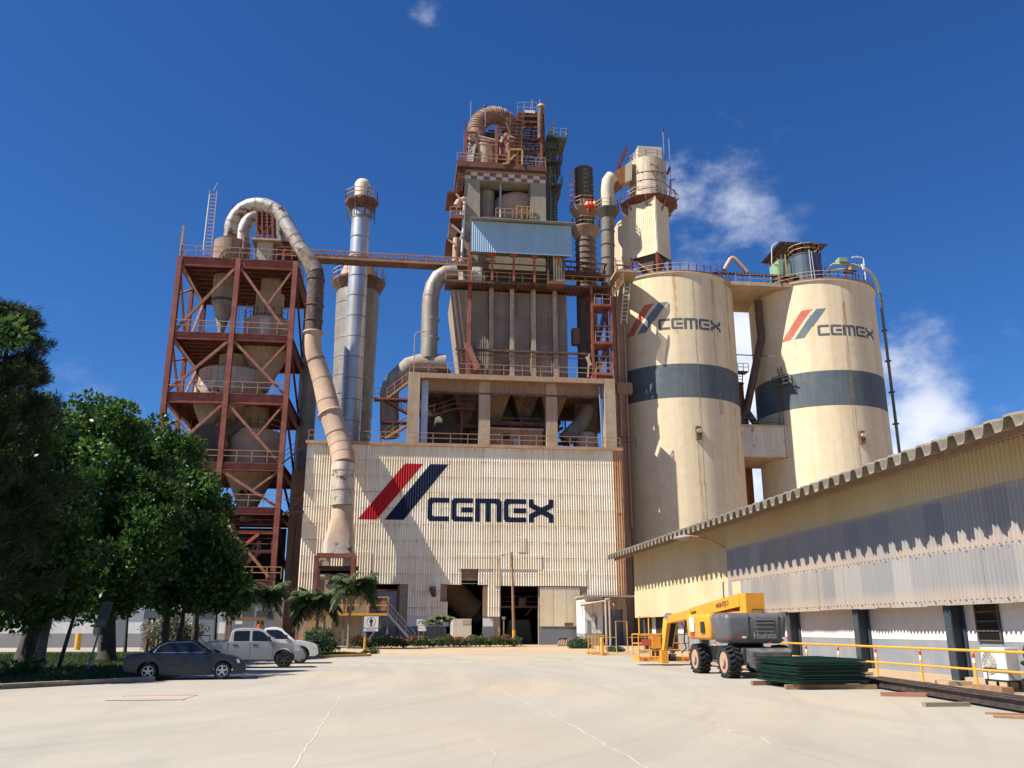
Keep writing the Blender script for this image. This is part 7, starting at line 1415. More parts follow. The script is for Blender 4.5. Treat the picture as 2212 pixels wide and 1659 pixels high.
mb.tube([P(1308, 1300, GYY - 2.6), P(1308, 1295, GYY - 2.6), P(1316, 1294, GYY - 2.6), P(1316, 1300, GYY - 2.6)], .11, 8); pv2 = thing('twin_vent_pipes', 'pair of tall pale pipes joined at the top in front of the gatehouse', 'pipes', P(1312, 1388, GYY - 2.6)); mb.build('pipe_pair', wm('pale_pipe', (.5, .4, .32), rough=.6), pv2, True)
hg = thing('yellow_hoop_gate', 'tall thin yellow pipe hoop gate on the sandy strip before the gatehouse', 'gate', (14.6, 58.5, 0)); a, b = P(1330, 1342, 58.5), P(1354, 1342, 58.5); MB().tube([(a.x, 58.5, 0), (a.x, 58.5, a.z), (b.x, 58.5, a.z), (b.x, 58.5, 0)], .04, 6).build('hoop', rail_yellow, hg)
MB().tube([(a.x, 58.5, 1.0), (a.x - 2.4, 58.5, 1.0)], .03, 6).tube([(b.x, 58.5, 1.0), (b.x + 2.6, 58.5, 1.0)], .03, 6).tube([(b.x + 2.6, 58.5, 0), (b.x + 2.6, 58.5, 1.0)], .03, 6).build('side_rail', rail_yellow, hg)
yb_ = thing('yellow_barrier', 'low yellow tube barrier frame on a skid at the far right of the yard', 'barrier', (12.3, 55, 0)); mb = MB(); mb.rail([(11.75, 55, .15), (12.65, 55, .15)], 1.0, .45, .03).rail([(11.75, 56.1, .15), (12.65, 56.1, .15)], 1.0, .45, .03); mb.build('barrier_frame', yellow, yb_); MB().box((11.65, 54.9, .02), (12.8, 55.05, .15)).box((11.65, 56.05, .02), (12.8, 56.2, .15)).build('skid', yellow, yb_)
yb2 = thing('yellow_bollard', 'yellow bollard on a round concrete base beside the low yellow barrier', 'bollard', (13.0, 55, 0)); q = gp(1301, 1416); MB().tube([(q[0], q[1], .06), (q[0], q[1], 1.05)], .1, 12).build('bollard_post', yellow, yb2, True); MB().lathe(q[0], q[1], [(.26, 0), (.24, .08), (0, .09)], 14).build('base', conc_brown, yb2, True)
pal = thing('leaning_pallet', 'brown wooden pallet leaning at the kerb between the mill hall and gatehouse', 'pallet', (*gp(1217, 1394), 0)); q = V3((*gp(1217, 1396), 0)); mb = MB()
for k in range(5): mb.bar(q + V3((-.5 + k * .22, 0, .05)), q + V3((-.2 + k * .22, .5, .7)), .16, .04)
for f in (0, 1): mb.bar(q + V3((-.55 + .3 * f, .5 * f, .08 + .6 * f)), q + V3((.45 + .3 * f, .5 * f, .08 + .6 * f)), .1)
mb.build('slats', wood, pal)
# lamp pole, pedestrian sign, small notice board
lpole = thing('lamp_pole', 'tall brown timber lamp pole with a yellow painted foot before the mill doorways', 'lamp pole', (10.0, 80, 0)); MB().tube([(10.02, 80, 0), (9.8, 80, 8.3)], [.15, .1], 10).build('pole', wood, lpole, True); MB().tube([(10.02, 80, 0), (9.995, 80, 1.4)], [.168, .162], 10).build('painted_foot', yellow, lpole, True); MB().tube([(9.82, 79.95, 7.9), (9.5, 79.8, 8.1), (9.0, 79.6, 8.0)], .04, 6).build('lamp_arm', silver, lpole); MB().tube([(9.1, 79.65, 8.02), (8.7, 79.5, 7.95)], [.12, .06], 8).build('lamp_head', silver, lpole)
sp2 = thing('short_lamp_post', 'short thin tan post with a small top box left of the lamp pole', 'post', (7.9, 81, 0)); q = P(1088, 1388, 81); MB().bar((q.x, 81, 0), (q.x, 81, P(1088, 1338, 81).z), .1).box((q.x - .14, 80.9, P(1088, 1338, 81).z), (q.x + .14, 81.1, P(1088, 1332, 81).z)).build('post', rail_tan, sp2)
ps = thing('pedestrian_sign', 'white square pedestrian zone sign on a yellow post at the planter corner', 'sign', (-2.3, 59.5, 0)); SYY = 59.5; x0, x1, z0, z1 = -2.46, -1.52, 1.40, 2.34
MB().box((x0, SYY, z0), (x1, SYY + .03, z1)).build('sign_plate', flat('sign_white', (.78, .77, .74), .5), ps); pn = MB().tube([(x0 + .12, SYY + .06, 0), (x0 + .12, SYY + .06, 2.3)], .04, 8).build('post', greyl_p, ps); MB().tube([(x0 + .12, SYY - .02, 0), (x0 + .12, SYY - .02, 1.02)], .085, 10).build('yellow_sleeve', yellow, ps, True); MB().lathe(x0 + .12, SYY, [(.22, 0), (.22, .1), (.1, .14)], 14).build('foot', yellow, ps)
sx_, sz_ = (x0 + x1) / 2, z0 + .60; mb = MB()
vs = [(sx_ + r * math.cos(R(a)), SYY - .004, sz_ + r * math.sin(R(a))) for r in (.30, .265) for a in range(0, 360, 10)]; mb.add(vs, [(k, (k + 1) % 36, 36 + (k + 1) % 36, 36 + k) for k in range(36)]); mb.build('red_ring', red_band, ps)
mb = MB(); mb.add([(sx_ + .045 * math.cos(R(a)), SYY - .005, sz_ + .2 + .045 * math.sin(R(a))) for a in range(0, 360, 30)], [tuple(range(12))]).add([(sx_ + u, SYY - .005, sz_ + v) for u, v in ((-.1, .14), (-.12, -.04), (-.075, -.04), (-.06, .06), (-.06, -.24), (-.012, -.24), (0, -.05), (.012, -.24), (.06, -.24), (.06, .06), (.075, -.04), (.12, -.04), (.1, .14))], [tuple(range(13))]); mb.build('walker_symbol', black, ps)
for i, tx in enumerate(('ZONA DE TRANSITO', 'PEATONAL')): text_mesh(tx, .125, 'sign_lettering', flat('sign_ink', (.03, .04, .06), .5), ps, lambda u, v, w, i=i: (sx_ + u * (.78 if i == 0 else .9), SYY - .006 - w, z0 + .17 - i * .125 + v), .001, 'CENTER')
nb = thing('notice_board', 'small white notice board with stripes and two arrow boards by the hedge', 'sign', P(909, 1385, 80.5)); NY = 80.5; a, b = P(900, 1351, NY), P(920, 1338, NY)
MB().box((a.x, NY, a.z), (b.x, NY + .04, b.z)).build('board', MATS['sign_white'], nb); mb = MB(); mb.add([(a.x + .06, NY - .003, a.z + .12), (a.x + .12, NY - .003, a.z + .12), (a.x + .26, NY - .003, a.z + .42), (a.x + .2, NY - .003, a.z + .42)], [(0, 1, 2, 3)]).add([(a.x + .16, NY - .003, a.z + .12), (a.x + .22, NY - .003, a.z + .12), (a.x + .36, NY - .003, a.z + .42), (a.x + .3, NY - .003, a.z + .42)], [(0, 1, 2, 3)]); mb.build('stripes', grey_p, nb); text_mesh('CEMEX', .2, 'board_lettering', greyl_p, nb, lambda u, v, w: (a.x + .38 + u * .7, NY - .004 - w, a.z + .2 + v), .001)
for k in range(2): z = P(909, 1357 + k * 6, NY).z; MB().add([(a.x + .12, NY, z), (a.x + .75, NY, z - .02), (a.x + .92, NY, z + .1), (a.x + .75, NY, z + .22), (a.x + .12, NY, z + .2), (a.x + .12, NY + .03, z), (a.x + .75, NY + .03, z - .02), (a.x + .92, NY + .03, z + .1), (a.x + .75, NY + .03, z + .22), (a.x + .12, NY + .03, z + .2)], [(4, 3, 2, 1, 0), (5, 6, 7, 8, 9), (0, 1, 6, 5), (1, 2, 7, 6), (2, 3, 8, 7), (3, 4, 9, 8), (4, 0, 5, 9)]).build('arrow_board', MATS['sign_white'], nb)
mb = MB(); [mb.bar((x, NY + .05, 0), (x, NY + .05, b.z), .05) for x in (a.x + .2, b.x - .2)]; mb.build('posts', greyl_p, nb)
gsn = thing('green_information_sign', 'dark green information sign on a leaning post under the trees', 'sign', (*gp(188, 1451), 0)); q = V3((*gp(188, 1451), 0)); top = V3((q.x + .46, q.y, 2.6)); MB().bar(q, top, .06).build('post', greyl_p, gsn); e = (top - q).normalized(); s_ = V3((1, .1, 0)).normalized(); z1_, z2_ = 1.68, 2.66
c1, c2 = q + e * z1_, q + e * z2_; o = V3((0, -.05, 0)); k3 = V3((0, .03, 0)); w2 = s_ * .2
MB().hexa([c1 - w2 + o, c1 + w2 + o, c1 + w2 + o + k3, c1 - w2 + o + k3], [c2 - w2 + o, c2 + w2 + o, c2 + w2 + o + k3, c2 - w2 + o + k3]).build('panel', wm('dark_green_sign', (.04, .085, .06), rough=.5), gsn)
c3, c4 = q + e * 2.02, q + e * 2.58; o2 = V3((0, -.056, 0)); w3 = s_ * .15; MB().add([c3 - w3 + o2, c3 + w3 + o2, c4 + w3 + o2, c4 - w3 + o2], [(0, 1, 2, 3)]).build('picture_field', wm('sign_dark_field', (.025, .05, .04), rough=.5), gsn); w4 = s_ * .16; c5, c6 = q + e * 1.73, q + e * 1.95; MB().add([c5 - w4 + o2, c5 + w4 + o2, c6 + w4 + o2, c6 - w4 + o2], [(0, 1, 2, 3)]).build('text_field', wm('sign_grey_field', (.12, .16, .12), rough=.5), gsn)
# ================================================================== vegetation
leaf_dark = leaf_mat('almond_leaves', (.014, .036, .008), (.060, .135, .022), (.17, .28, .055), .36, .3)
leaf_pine = leaf_mat('pine_needles', (.012, .024, .008), (.035, .062, .018), (.085, .125, .04), .6, .15)
leaf_palm = leaf_mat('palm_leaves', (.028, .05, .02), (.075, .125, .045), (.19, .22, .11), .45, .2)
leaf_hedge = leaf_mat('hedge_leaves', (.03, .05, .015), (.07, .12, .03), (.24, .075, .055), .6, .2)
leaf_bush = leaf_mat('bush_leaves', (.025, .05, .02), (.06, .11, .045), (.14, .19, .09), .5, .2)
leaf_pale = leaf_mat('pale_bush_leaves', (.07, .08, .045), (.16, .17, .10), (.30, .30, .2), .7, .2)
grass_m = leaf_mat('grass_blades', (.02, .04, .01), (.05, .095, .02), (.13, .17, .045), .6, .3)
def quads_obj(name, Q, tint, mat, parent=None, loc=(0, 0, 0)):
    """Q: (n,4,3) quads -> one mesh with a per-face tint"""
    n = len(Q); me = bpy.data.meshes.new(name); me.vertices.add(4 * n); me.vertices.foreach_set('co', (Q.reshape(-1, 3) - np.array(loc)).astype(np.float32).ravel())
    me.loops.add(4 * n); me.loops.foreach_set('vertex_index', np.arange(4 * n, dtype=np.int32)); me.polygons.add(n); me.polygons.foreach_set('loop_start', np.arange(0, 4 * n, 4, dtype=np.int32))
    at = me.attributes.new('tint', 'FLOAT', 'FACE'); at.data.foreach_set('value', np.clip(tint, 0, 1).astype(np.float32)); me.materials.append(mat); me.update(calc_edges=True)
    o = bpy.data.objects.new(name, me); COL.objects.link(o)
    if parent: o.parent = parent; ROOTLOC[o.name] = V3(loc)
    else: o.location = loc; ROOTLOC[o.name] = V3(loc)
    return o
def unit(a): return a / np.maximum(np.linalg.norm(a, axis=-1, keepdims=True), 1e-9)
def leaves(C, D, L, Wd, rng=RNG):
    """leaf quads at C pointing along D"""
    n = len(C); s = unit(np.cross(D, rng.normal(size=(n, 3)))); L = L[:, None]; Wd = Wd[:, None]
    return np.stack([C, C + D * L * .5 + s * Wd * .5, C + D * L, C + D * L * .5 - s * Wd * .5], 1)
def blob_leaves(blobs, dens, lsize, rng=RNG, sub=26, flat=.0, up=.35, shell=.62):
    Qs, Ts = [], []
    for c, rad in blobs:
        c = np.array(c); rad = np.array(rad)
        d = unit(rng.normal(size=(sub, 3))); sc = c + d * rad * rng.uniform(.55, .95, (sub, 1)); sr = rng.uniform(.26, .46, (sub, 1)) * rad.mean(); st = rng.uniform(-.16, .16, sub)
        n = int(dens * rad.mean() ** 2 / lsize ** 2)
        k = rng.integers(0, sub, n); e = unit(rng.normal(size=(n, 3))); p = sc[k] + e * sr[k] * rng.uniform(shell, 1.05, (n, 1)) * np.array([1, 1, .72])
        D = unit(e * .6 + rng.normal(size=(n, 3)) * .55 + np.array([0, 0, up]) - np.array([0, 0, flat]))
        L = lsize * rng.uniform(.7, 1.35, n); Qs.append(leaves(p, D, L, L * rng.uniform(.42, .62, n), rng)); Ts.append(rng.normal(.45, .17, n) + st[k])
    return np.concatenate(Qs), np.concatenate(Ts)
def crown_blob(px, py, Y, rp, k=1.0, zs=1.0): c = P(px, py, Y); r = rp / (FPX / (Y * 1.03)); return (c, (r * k, r * k, r * zs))
def branchy(base, top, r, parent, fork, mat=bark):
    b, t = V3(base), V3(top); m = b.lerp(t, .5) + V3((random.uniform(-.25, .25), random.uniform(-.2, .2), 0))
    MB().tube([b + V3((0, 0, -.1)), b + V3((0, 0, .25)), m, t], [r * 1.5, r * 1.08, r * .85, r * .6], 12).build('trunk', mat, parent, True)
    for c, _ in fork:
        c = V3(c); MB().tube([m.lerp(t, random.uniform(.3, .9)), m.lerp(c, .5) + V3((0, 0, .5)), c], [r * .5, r * .32, r * .1], 8).build('limb', mat, parent, True)
def tree(name, label, base, top, r, blobs, dens, ls, mat, group=None, **kw):
    t = thing(name, label, 'tree', base, group); branchy(base, top, r, t, blobs); Q, T = blob_leaves(blobs, dens, ls, **kw); quads_obj('crown', Q, T, mat, t, base); return t
G3 = lambda px, py: (*gp(px, py), 0.03)
# broad leaved almond trees
bA = [crown_blob(170, 1270, 46, 42), crown_blob(280, 1268, 46, 42), crown_blob(170, 935, 49, 70), crown_blob(250, 955, 49, 75), crown_blob(130, 1030, 48, 80), crown_blob(230, 1060, 46.5, 90), crown_blob(310, 1030, 48, 80), crown_blob(170, 1160, 47, 95), crown_blob(270, 1180, 46, 90), crown_blob(220, 1262, 46, 70), crown_blob(320, 1130, 47, 70)]
tree('almond_tree', 'big almond tree with dense dark leaves, its thick trunk left of the dark saloon', (-14.6, 47.5, .03), (-14.9, 47.5, 5.4), .42, bA, 88, .30, leaf_dark)
bB = [crown_blob(335, 965, 55, 55), crown_blob(385, 990, 55, 55), crown_blob(375, 1070, 54, 75), crown_blob(430, 1090, 54, 62), crown_blob(350, 1160, 53, 80), crown_blob(430, 1180, 53, 75), crown_blob(390, 1255, 53, 70), crown_blob(310, 1235, 53, 60)]
tree('almond_tree', 'almond tree rising behind the silver double cab pickup', (-13.6, 54, .03), (-13.7, 54, 4.6), .22, bB, 88, .30, leaf_dark)
bC = [crown_blob(350, 1270, 50.5, 42), crown_blob(465, 1215, 51, 52), crown_blob(485, 1262, 51, 48), crown_blob(435, 1275, 50.5, 50), crown_blob(500, 1290, 51, 34), crown_blob(455, 1150, 51, 38)]
tree('almond_tree', 'smaller almond tree with low leafy branches reaching toward the red tower', (-12.3, 51.5, .03), (-12.0, 51.5, 3.4), .13, bC, 88, .29, leaf_dark)
bD = [crown_blob(95, 925, 40, 62), crown_blob(35, 930, 38, 75), crown_blob(60, 1010, 38, 85), crown_blob(110, 1100, 38.5, 90), crown_blob(40, 1150, 37, 100), crown_blob(125, 1200, 38, 80), crown_blob(30, 1270, 37, 80), crown_blob(150, 1275, 39, 55), crown_blob(-40, 1080, 37, 100), crown_blob(80, 1280, 38, 50)]
tree('shade_tree', 'dark shade tree with a thick leaning trunk at the left edge behind the pine', (-15.6, 40.2, .03), (-15.0, 39.4, 4.6), .42, bD, 80, .27, leaf_dark)
bE = [((-16.6, 29.5, 7.5), (2.6, 2.4, 2.0)), ((-17.5, 29.0, 10), (2.8, 2.6, 2.2)), ((-16.2, 30.5, 11.2), (2.2, 2.2, 1.8)), ((-18.5, 28.5, 7.6), (2.6, 2.4, 2.2)), ((-15.4, 29.6, 5.6), (1.7, 1.6, 1.2))]
tree('shade_tree', 'nearest shade tree whose dark leaves just enter the picture at the left edge', (-17.0, 29.2, .03), (-17.0, 29.2, 6.0), .35, bE, 70, .30, leaf_dark)
# pine at the left edge
def pine(base, H, label):
    t = thing('pine_tree', label, 'tree', base); b = V3(base); MB().tube([b, b + V3((.1, 0, H * .5)), b + V3((0, 0, H))], [.3, .2, .04], 10).build('trunk', bark, t, True)
    rng = np.random.default_rng(11); Qs, Ts = [], []; bm_ = MB()
    for i in range(190):
        f = rng.uniform(.16, 1.0); z = base[2] + H * f; L = (.45 + 2.9 * (1 - f) ** .6) * rng.uniform(.65, 1.1); a = rng.uniform(0, 2 * math.pi); d = np.array([math.cos(a), math.sin(a), rng.uniform(.0, .5)]); p0_ = np.array([base[0], base[1], z]); e = p0_ + d * L
        bm_.tube([tuple(p0_), tuple(p0_ + d * L * .6), tuple(e + np.array([0, 0, .1]))], [.05, .03, .012], 5)
        for j in range(5):
            c = p0_ + d * L * (.45 + .14 * j) + rng.normal(0, .16, 3); n = 120; D = unit(rng.normal(size=(n, 3)) * .7 + d * .45 + np.array([0, 0, .45])); ln = rng.uniform(.16, .36, n)
            Qs.append(leaves(np.repeat(c[None], n, 0) + rng.normal(0, .1, (n, 3)), D, ln, np.full(n, .026), rng)); Ts.append(rng.normal(.42, .2, n) + rng.uniform(-.15, .2))
    bm_.build('branches', bark, t, True); quads_obj('crown', np.concatenate(Qs), np.concatenate(Ts), leaf_pine, t, base)
pine((-15.3, 33.5, .03), 13.3, 'tall dark pine tree cut off by the left edge of the picture')
# palms
def frond(c, az, L, droop, lift, rng, w=.62, n=17):
    pts = []; d = np.array([math.cos(az), math.sin(az), 0])
    for k in range(n + 1): f = k / n; pts.append(c + d * (L * (f - .12 * f * f * droop)) + np.array([0, 0, L * (lift * f - droop * f ** 2.2)]))
    pts = np.array(pts); s = np.array([-math.sin(az), math.cos(az), 0]); Q = []
    for k in range(1, n):
        t = unit(pts[k + 1] - pts[k - 1]) if k < n else d; ll = w * L * .75 * math.sin(math.pi * (.12 + .8 * k / n)) ** .7
        for sg in (-1, 1):
            for h in (0, .5):
                p = pts[k] * (1 - h) + pts[k + 1] * h; dd = unit(s * sg + t * .55 + np.array([0, 0, -.6 + rng.normal(0, .2)])); q = unit(np.cross(dd, np.array([0, 0, 1.]))) * .034 * L; l2 = ll * rng.uniform(.85, 1.1)
                Q.append([p - q, p + q, p + dd * l2 + q * .3, p + dd * l2 - q * .3])
    return pts, np.array(Q)
def palm(base, top, L, label, nf=20, seed=1, r=.13, group='palm trees in front of the mill'):
    rng = np.random.default_rng(seed); t = thing('palm_tree', label, 'tree', base, group); b, e = V3(base), V3(top); m = b.lerp(e, .5) + V3((.12 * (1 if seed % 2 else -1), 0, 0))
    MB().tube([b, b.lerp(m, .3), m, e], [r * 1.5, r * 1.1, r, r * .9], 10).build('trunk', palm_bark, t, True); Qs = []; T = []; mb = MB()
    for k in range(nf):
        az = 2.4 * k + rng.uniform(-.2, .2); age = k / nf; pts, Q = frond(np.array(top), az, L * rng.uniform(.85, 1.1), .35 + .75 * age, .85 - .75 * age, rng); Qs.append(Q); T.append(np.full(len(Q), .62 - .4 * age + rng.normal(0, .08)) + rng.normal(0, .06, len(Q))); mb.tube([tuple(p) for p in pts[::3]], .022, 4)
    quads_obj('crown', np.concatenate(Qs), np.concatenate(T), leaf_palm, t, base); mb.build('frond_stems', palm_bark, t)
def ptop(px, py, Y): p = P(px, py, Y); return (p.x, p.y, p.z)
palm((P(681, 1390, 78).x, 78, .05), ptop(684, 1296, 78), 2.35, 'bushy palm left of the leaning palm, before the platform stairs', 36, 3)
palm((P(752, 1400, 72).x, 72, .05), ptop(765, 1262, 72), 2.0, 'slim leaning palm before the flared hood, nearest the pedestrian sign', 32, 4, .11)
palm((P(563, 1380, 76).x, 76, .05), ptop(568, 1283, 76), 2.1, 'palm at the foot of the red tower, behind the white pickups', 32, 5, .11)
for k, (px, py) in enumerate(((938, 1335), (950, 1326), (958, 1342))):   # clump of slim garden palms
    pass
t = thing('garden_palm', 'low feathery garden palm clump behind the hedge by the left doorway', 'palm', (P(945, 1388, 80).x, 80, 0), 'palm trees in front of the mill'); Qs, mb = [], MB(); rng = np.random.default_rng(9)
for k in range(6):
    x = P(945, 1388, 80).x + rng.uniform(-.5, .5); tp_ = np.array([x + rng.uniform(-.5, .5), 80 + rng.uniform(-.4, .4), rng.uniform(1.6, 2.6)]); mb.tube([(x, 80, 0), tuple(tp_)], .04, 6)
    for j in range(7): pts, Q = frond(tp_, rng.uniform(0, 6.28), rng.uniform(1.0, 1.5), .6, .75, rng, .4, 12); Qs.append(Q)
Qs = np.concatenate(Qs); quads_obj('crown', Qs, RNG.normal(.75, .12, len(Qs)), leaf_palm, t, (P(945, 1388, 80).x, 80, 0)); mb.build('stems', palm_bark, t)
# dead looking fan of fronds hanging at the left edge
t = thing('garden_palm', 'ragged drooping palm with a pale trunk at the left edge under the shade tree', 'palm', (-14.4, 38.2, .03)); MB().tube([(-14.3, 38.2, 0), (-14.25, 38.2, 1.2), (-14.1, 38.2, 2.6)], [.24, .19, .16], 12).build('trunk', palm_bark, t, True); MB().tube([(-15.0, 38.6, 0), (-14.8, 38.6, 2.8)], [.2, .15], 10).tube([(-13.6, 38.4, 0), (-13.2, 38.4, 2.4)], [.09, .07], 8).build('side_stem', bark, t, True); Qs = []; rng = np.random.default_rng(5)
for k in range(12):
    c = np.array([-14.3 - .7 * (k % 3), 38.3, 2.5 + .5 * (k % 4)]); pts, Q = frond(c, rng.uniform(0, 6.28), rng.uniform(1.1, 1.7), 1.1, .3, rng); Qs.append(Q)
Qs = np.concatenate(Qs); quads_obj('crown', Qs, RNG.normal(.3, .15, len(Qs)), leaf_palm, t, (-14.4, 38.2, .03))
# thin young trunks between the cars and the service building
for k, (px, y0, y1, Y, w, lab) in enumerate(((272, 1391, 1325, 62, .1, 'thin dark young tree trunk just right of the thick almond trunk'), (361, 1383, 1312, 64, .12, 'grey straight young tree trunk behind the roof of the dark saloon'), (421, 1390, 1300, 58, .2, 'dark young tree trunk beside the pale bush behind the pickup bed'), (464, 1390, 1310, 60, .1, 'slim young tree with a forked top behind the silver pickup cab'))):
    b = (P(px, y0, Y).x, Y, .03); e = P(px + (4 if k != 1 else 6), y1, Y); t = thing('young_tree', lab, 'tree', b, 'young trees along the lawn'); MB().tube([b, V3(b).lerp(e, .5), e], [w * 1.2, w, w * .8], 8).build('trunk', bark, t, True)
    Q, T = blob_leaves([((e.x, e.y, e.z + .5), (.9, .9, .5))], 40, .26, sub=10); quads_obj('crown', Q, T, leaf_dark, t, b)
# hedge with reddish tops, shrubs
def hedge():
    n = 15000; a, b = np.array([*gp(745, 1402), 0]), np.array([*gp(1128, 1397), 0]); t = RNG.uniform(0, 1, n); lum = np.sin(t * 37) * .12 + np.sin(t * 91 + 1) * .08; h = .78 + lum
    p = a + (b - a) * t[:, None]; p[:, 1] += RNG.uniform(-.1, 2.6, n); p[:, 2] = h * np.sqrt(RNG.uniform(0.02, 1, n)); D = unit(RNG.normal(size=(n, 3)) + np.array([0, -.4, .6])); L = RNG.uniform(.10, .26, n)
    tint = np.where((p[:, 2] > .55) & (np.sin(t * 23) + RNG.normal(0, .5, n) > .1), RNG.normal(.86, .12, n), RNG.normal(.42, .14, n)); Q = leaves(p, D, L, L * .5); Q[:, :, 2] = np.maximum(Q[:, :, 2], .01); return Q, tint
Q, T = hedge(); h = quads_obj('hedge', Q, T, leaf_hedge); tag(h, 'long low hedge with reddish tops along the front of the mill hall', 'hedge')
def bush(label, px, py, Y, rp, zs, mat, dens=60, ls=.14, name='bush'):
    c = P(px, py, Y); r = rp / (FPX / (Y * 1.02)); t = thing(name, label, 'bush', (c.x, Y, 0)); Q, T = blob_leaves([((c.x, Y, r * zs * .8), (r, r * .8, r * zs)), ((c.x - r * .4, Y - .2, r * zs * .5), (r * .7, r * .6, r * zs * .7)), ((c.x + r * .4, Y - .2, r * zs * .5), (r * .7, r * .6, r * zs * .7))], dens, ls); Q[:, :, 2] = np.maximum(Q[:, :, 2], .02); quads_obj('foliage', Q, T, mat, t, (c.x, Y, 0))
    mb = MB(); [mb.tube([(c.x, Y, 0), (c.x + random.uniform(-.6, .6) * r, Y + random.uniform(-.4, .4) * r, r * zs)], [.04, .015], 5) for _ in range(6)]; mb.build('stems', bark, t)
bush('round green bush at the planter beside the front of the white single cab pickup', 690, 1390, 62, 36, .72, leaf_bush)
bush('pale grey green bush before the service building, behind the dark saloon roof', 378, 1360, 66, 52, .9, leaf_pale, 45, .16)
bush('small dark bush on the lawn edge at the bottom left corner', 40, 1470, 33, 42, .45, leaf_dark, 40, .16)
bush('low weedy green clump on the sandy strip right of the brown pallet', 1252, 1392, 72, 26, .4, leaf_bush, 40, .14); bush('small grass clump on the sand between the hoop gate and boom lift basket', 1328, 1402, 62, 18, .35, leaf_bush, 40, .12); bush('low green tuft around the foot of the pedestrian sign at the kerb', 800, 1414, 58.8, 16, .35, leaf_hedge, 40, .12)
def grass(name, poly, n, hgt, tint, kind='stuff'):
    xs, ys = [p[0] for p in poly], [p[1] for p in poly]; pts = []
    px_, py2 = RNG.uniform(min(xs), max(xs), n * 4), RNG.uniform(min(ys), max(ys), n * 4); ins = np.zeros(n * 4, bool); m = len(poly)
    for i in range(m):
        (x0, y0), (x1, y1) = poly[i], poly[(i + 1) % m]
        if y0 != y1: ins ^= ((y0 > py2) != (y1 > py2)) & (px_ < (x1 - x0) * (py2 - y0) / (y1 - y0) + x0)
    p = np.stack([px_, py2, np.full(n * 4, .03)], 1)[ins][:n]; k = len(p); D = unit(RNG.normal(size=(k, 3)) * .45 + np.array([0, 0, 1])); L = hgt * RNG.uniform(.5, 1.4, k); Q = leaves(p, D, L, np.full(k, .03)); return tag(quads_obj(name, Q, RNG.normal(tint, .16, k), grass_m), kind=kind)
grass('grass', [(-24, 24), (-11.1, 27.0), (-8.0, 30.4), (-8.6, 44), (-9, 60), (-24, 60)], 42000, .14, .4)
tag(ngon([(-8.9, 52.6), (-4.5, 52.4), (-2.15, 54.3), (-2.1, 56.5), (-3, 60), (-9, 66)], .06).build('planter_soil', lawn_m), kind='structure'); g = grass('planter_grass', [(-8.9, 52.6), (-4.5, 52.4), (-2.15, 54.3), (-2.1, 56.5), (-3, 60), (-9, 66)], 9000, .12, .8)
# ---- concrete lane behind the lawn
tag(ngon([(-60, 66), (-9, 66), (-8.5, 68), (-10, 79.8), (-60, 79.8)], .012).build('service_lane', yard_m), kind='structure')
for k, (px, lab) in enumerate(((233, 'brown bollard left of the thick almond trunk'), (318, 'brown bollard nearest the dark saloon rear'), (341, 'brown bollard just right of its twin by the saloon'))):
    q = P(px, 1385, 60); MB().tube([(q.x, 60, 0), (q.x, 60, .95)], .14, 10).build('bollard', brown_steel, None, True); o = bpy.context.scene.objects[-1] if False else None
    b = [o for o in bpy.data.objects if o.name.startswith('bollard') and 'label' not in o][0]; tag(b, lab, 'bollard', 'brown bollards along the lawn')
for px, lab in ((64, 'yellow painted post at the left edge under the shade tree'), (172, 'yellow drum like post left of the green information sign')):
    q = P(px, 1360, 72); w = .1 if px == 64 else .22; o = MB().tube([(q.x, 72, 0), (q.x, 72, 2.1 if px == 64 else 1.2)], w, 12).build('yellow_post', yellow, None, True); tag(o, lab, 'post')

# ================================================================== vehicles
import bmesh
def arc(cx, cz, r, a0, a1, n=9): return [(cx + r * math.cos(R(a0 + (a1 - a0) * k / n)), cz + r * math.sin(R(a0 + (a1 - a0) * k / n))) for k in range(n + 1)]
def bev_prism(poly, w, off, name, mat, par, seg=3, wfn=None):
    bm = bmesh.new(); A = [bm.verts.new((x, -(wfn(x, z) if wfn else w), z)) for x, z in poly]; B = [bm.verts.new((x, (wfn(x, z) if wfn else w), z)) for x, z in poly]; n = len(poly)
    fa = bm.faces.new(A); fb = bm.faces.new(B[::-1]); [bm.faces.new((A[i], B[i], B[(i + 1) % n], A[(i + 1) % n])) for i in range(n)]
    bmesh.ops.recalc_face_normals(bm, faces=bm.faces[:]); ed = list(fa.edges) + list(fb.edges); bmesh.ops.bevel(bm, geom=ed, offset=off, segments=seg, profile=.6, affect='EDGES', clamp_overlap=True)
    bmesh.ops.triangulate(bm, faces=[f for f in bm.faces if len(f.verts) > 4]); me = bpy.data.meshes.new(name); bm.to_mesh(me); bm.free(); me.materials.append(mat); me.polygons.foreach_set('use_smooth', [True] * len(me.polygons)); me.set_sharp_from_angle(angle=R(30))
    o = bpy.data.objects.new(name, me); COL.objects.link(o); o.parent = par; ROOTLOC[o.name] = V3(); return o
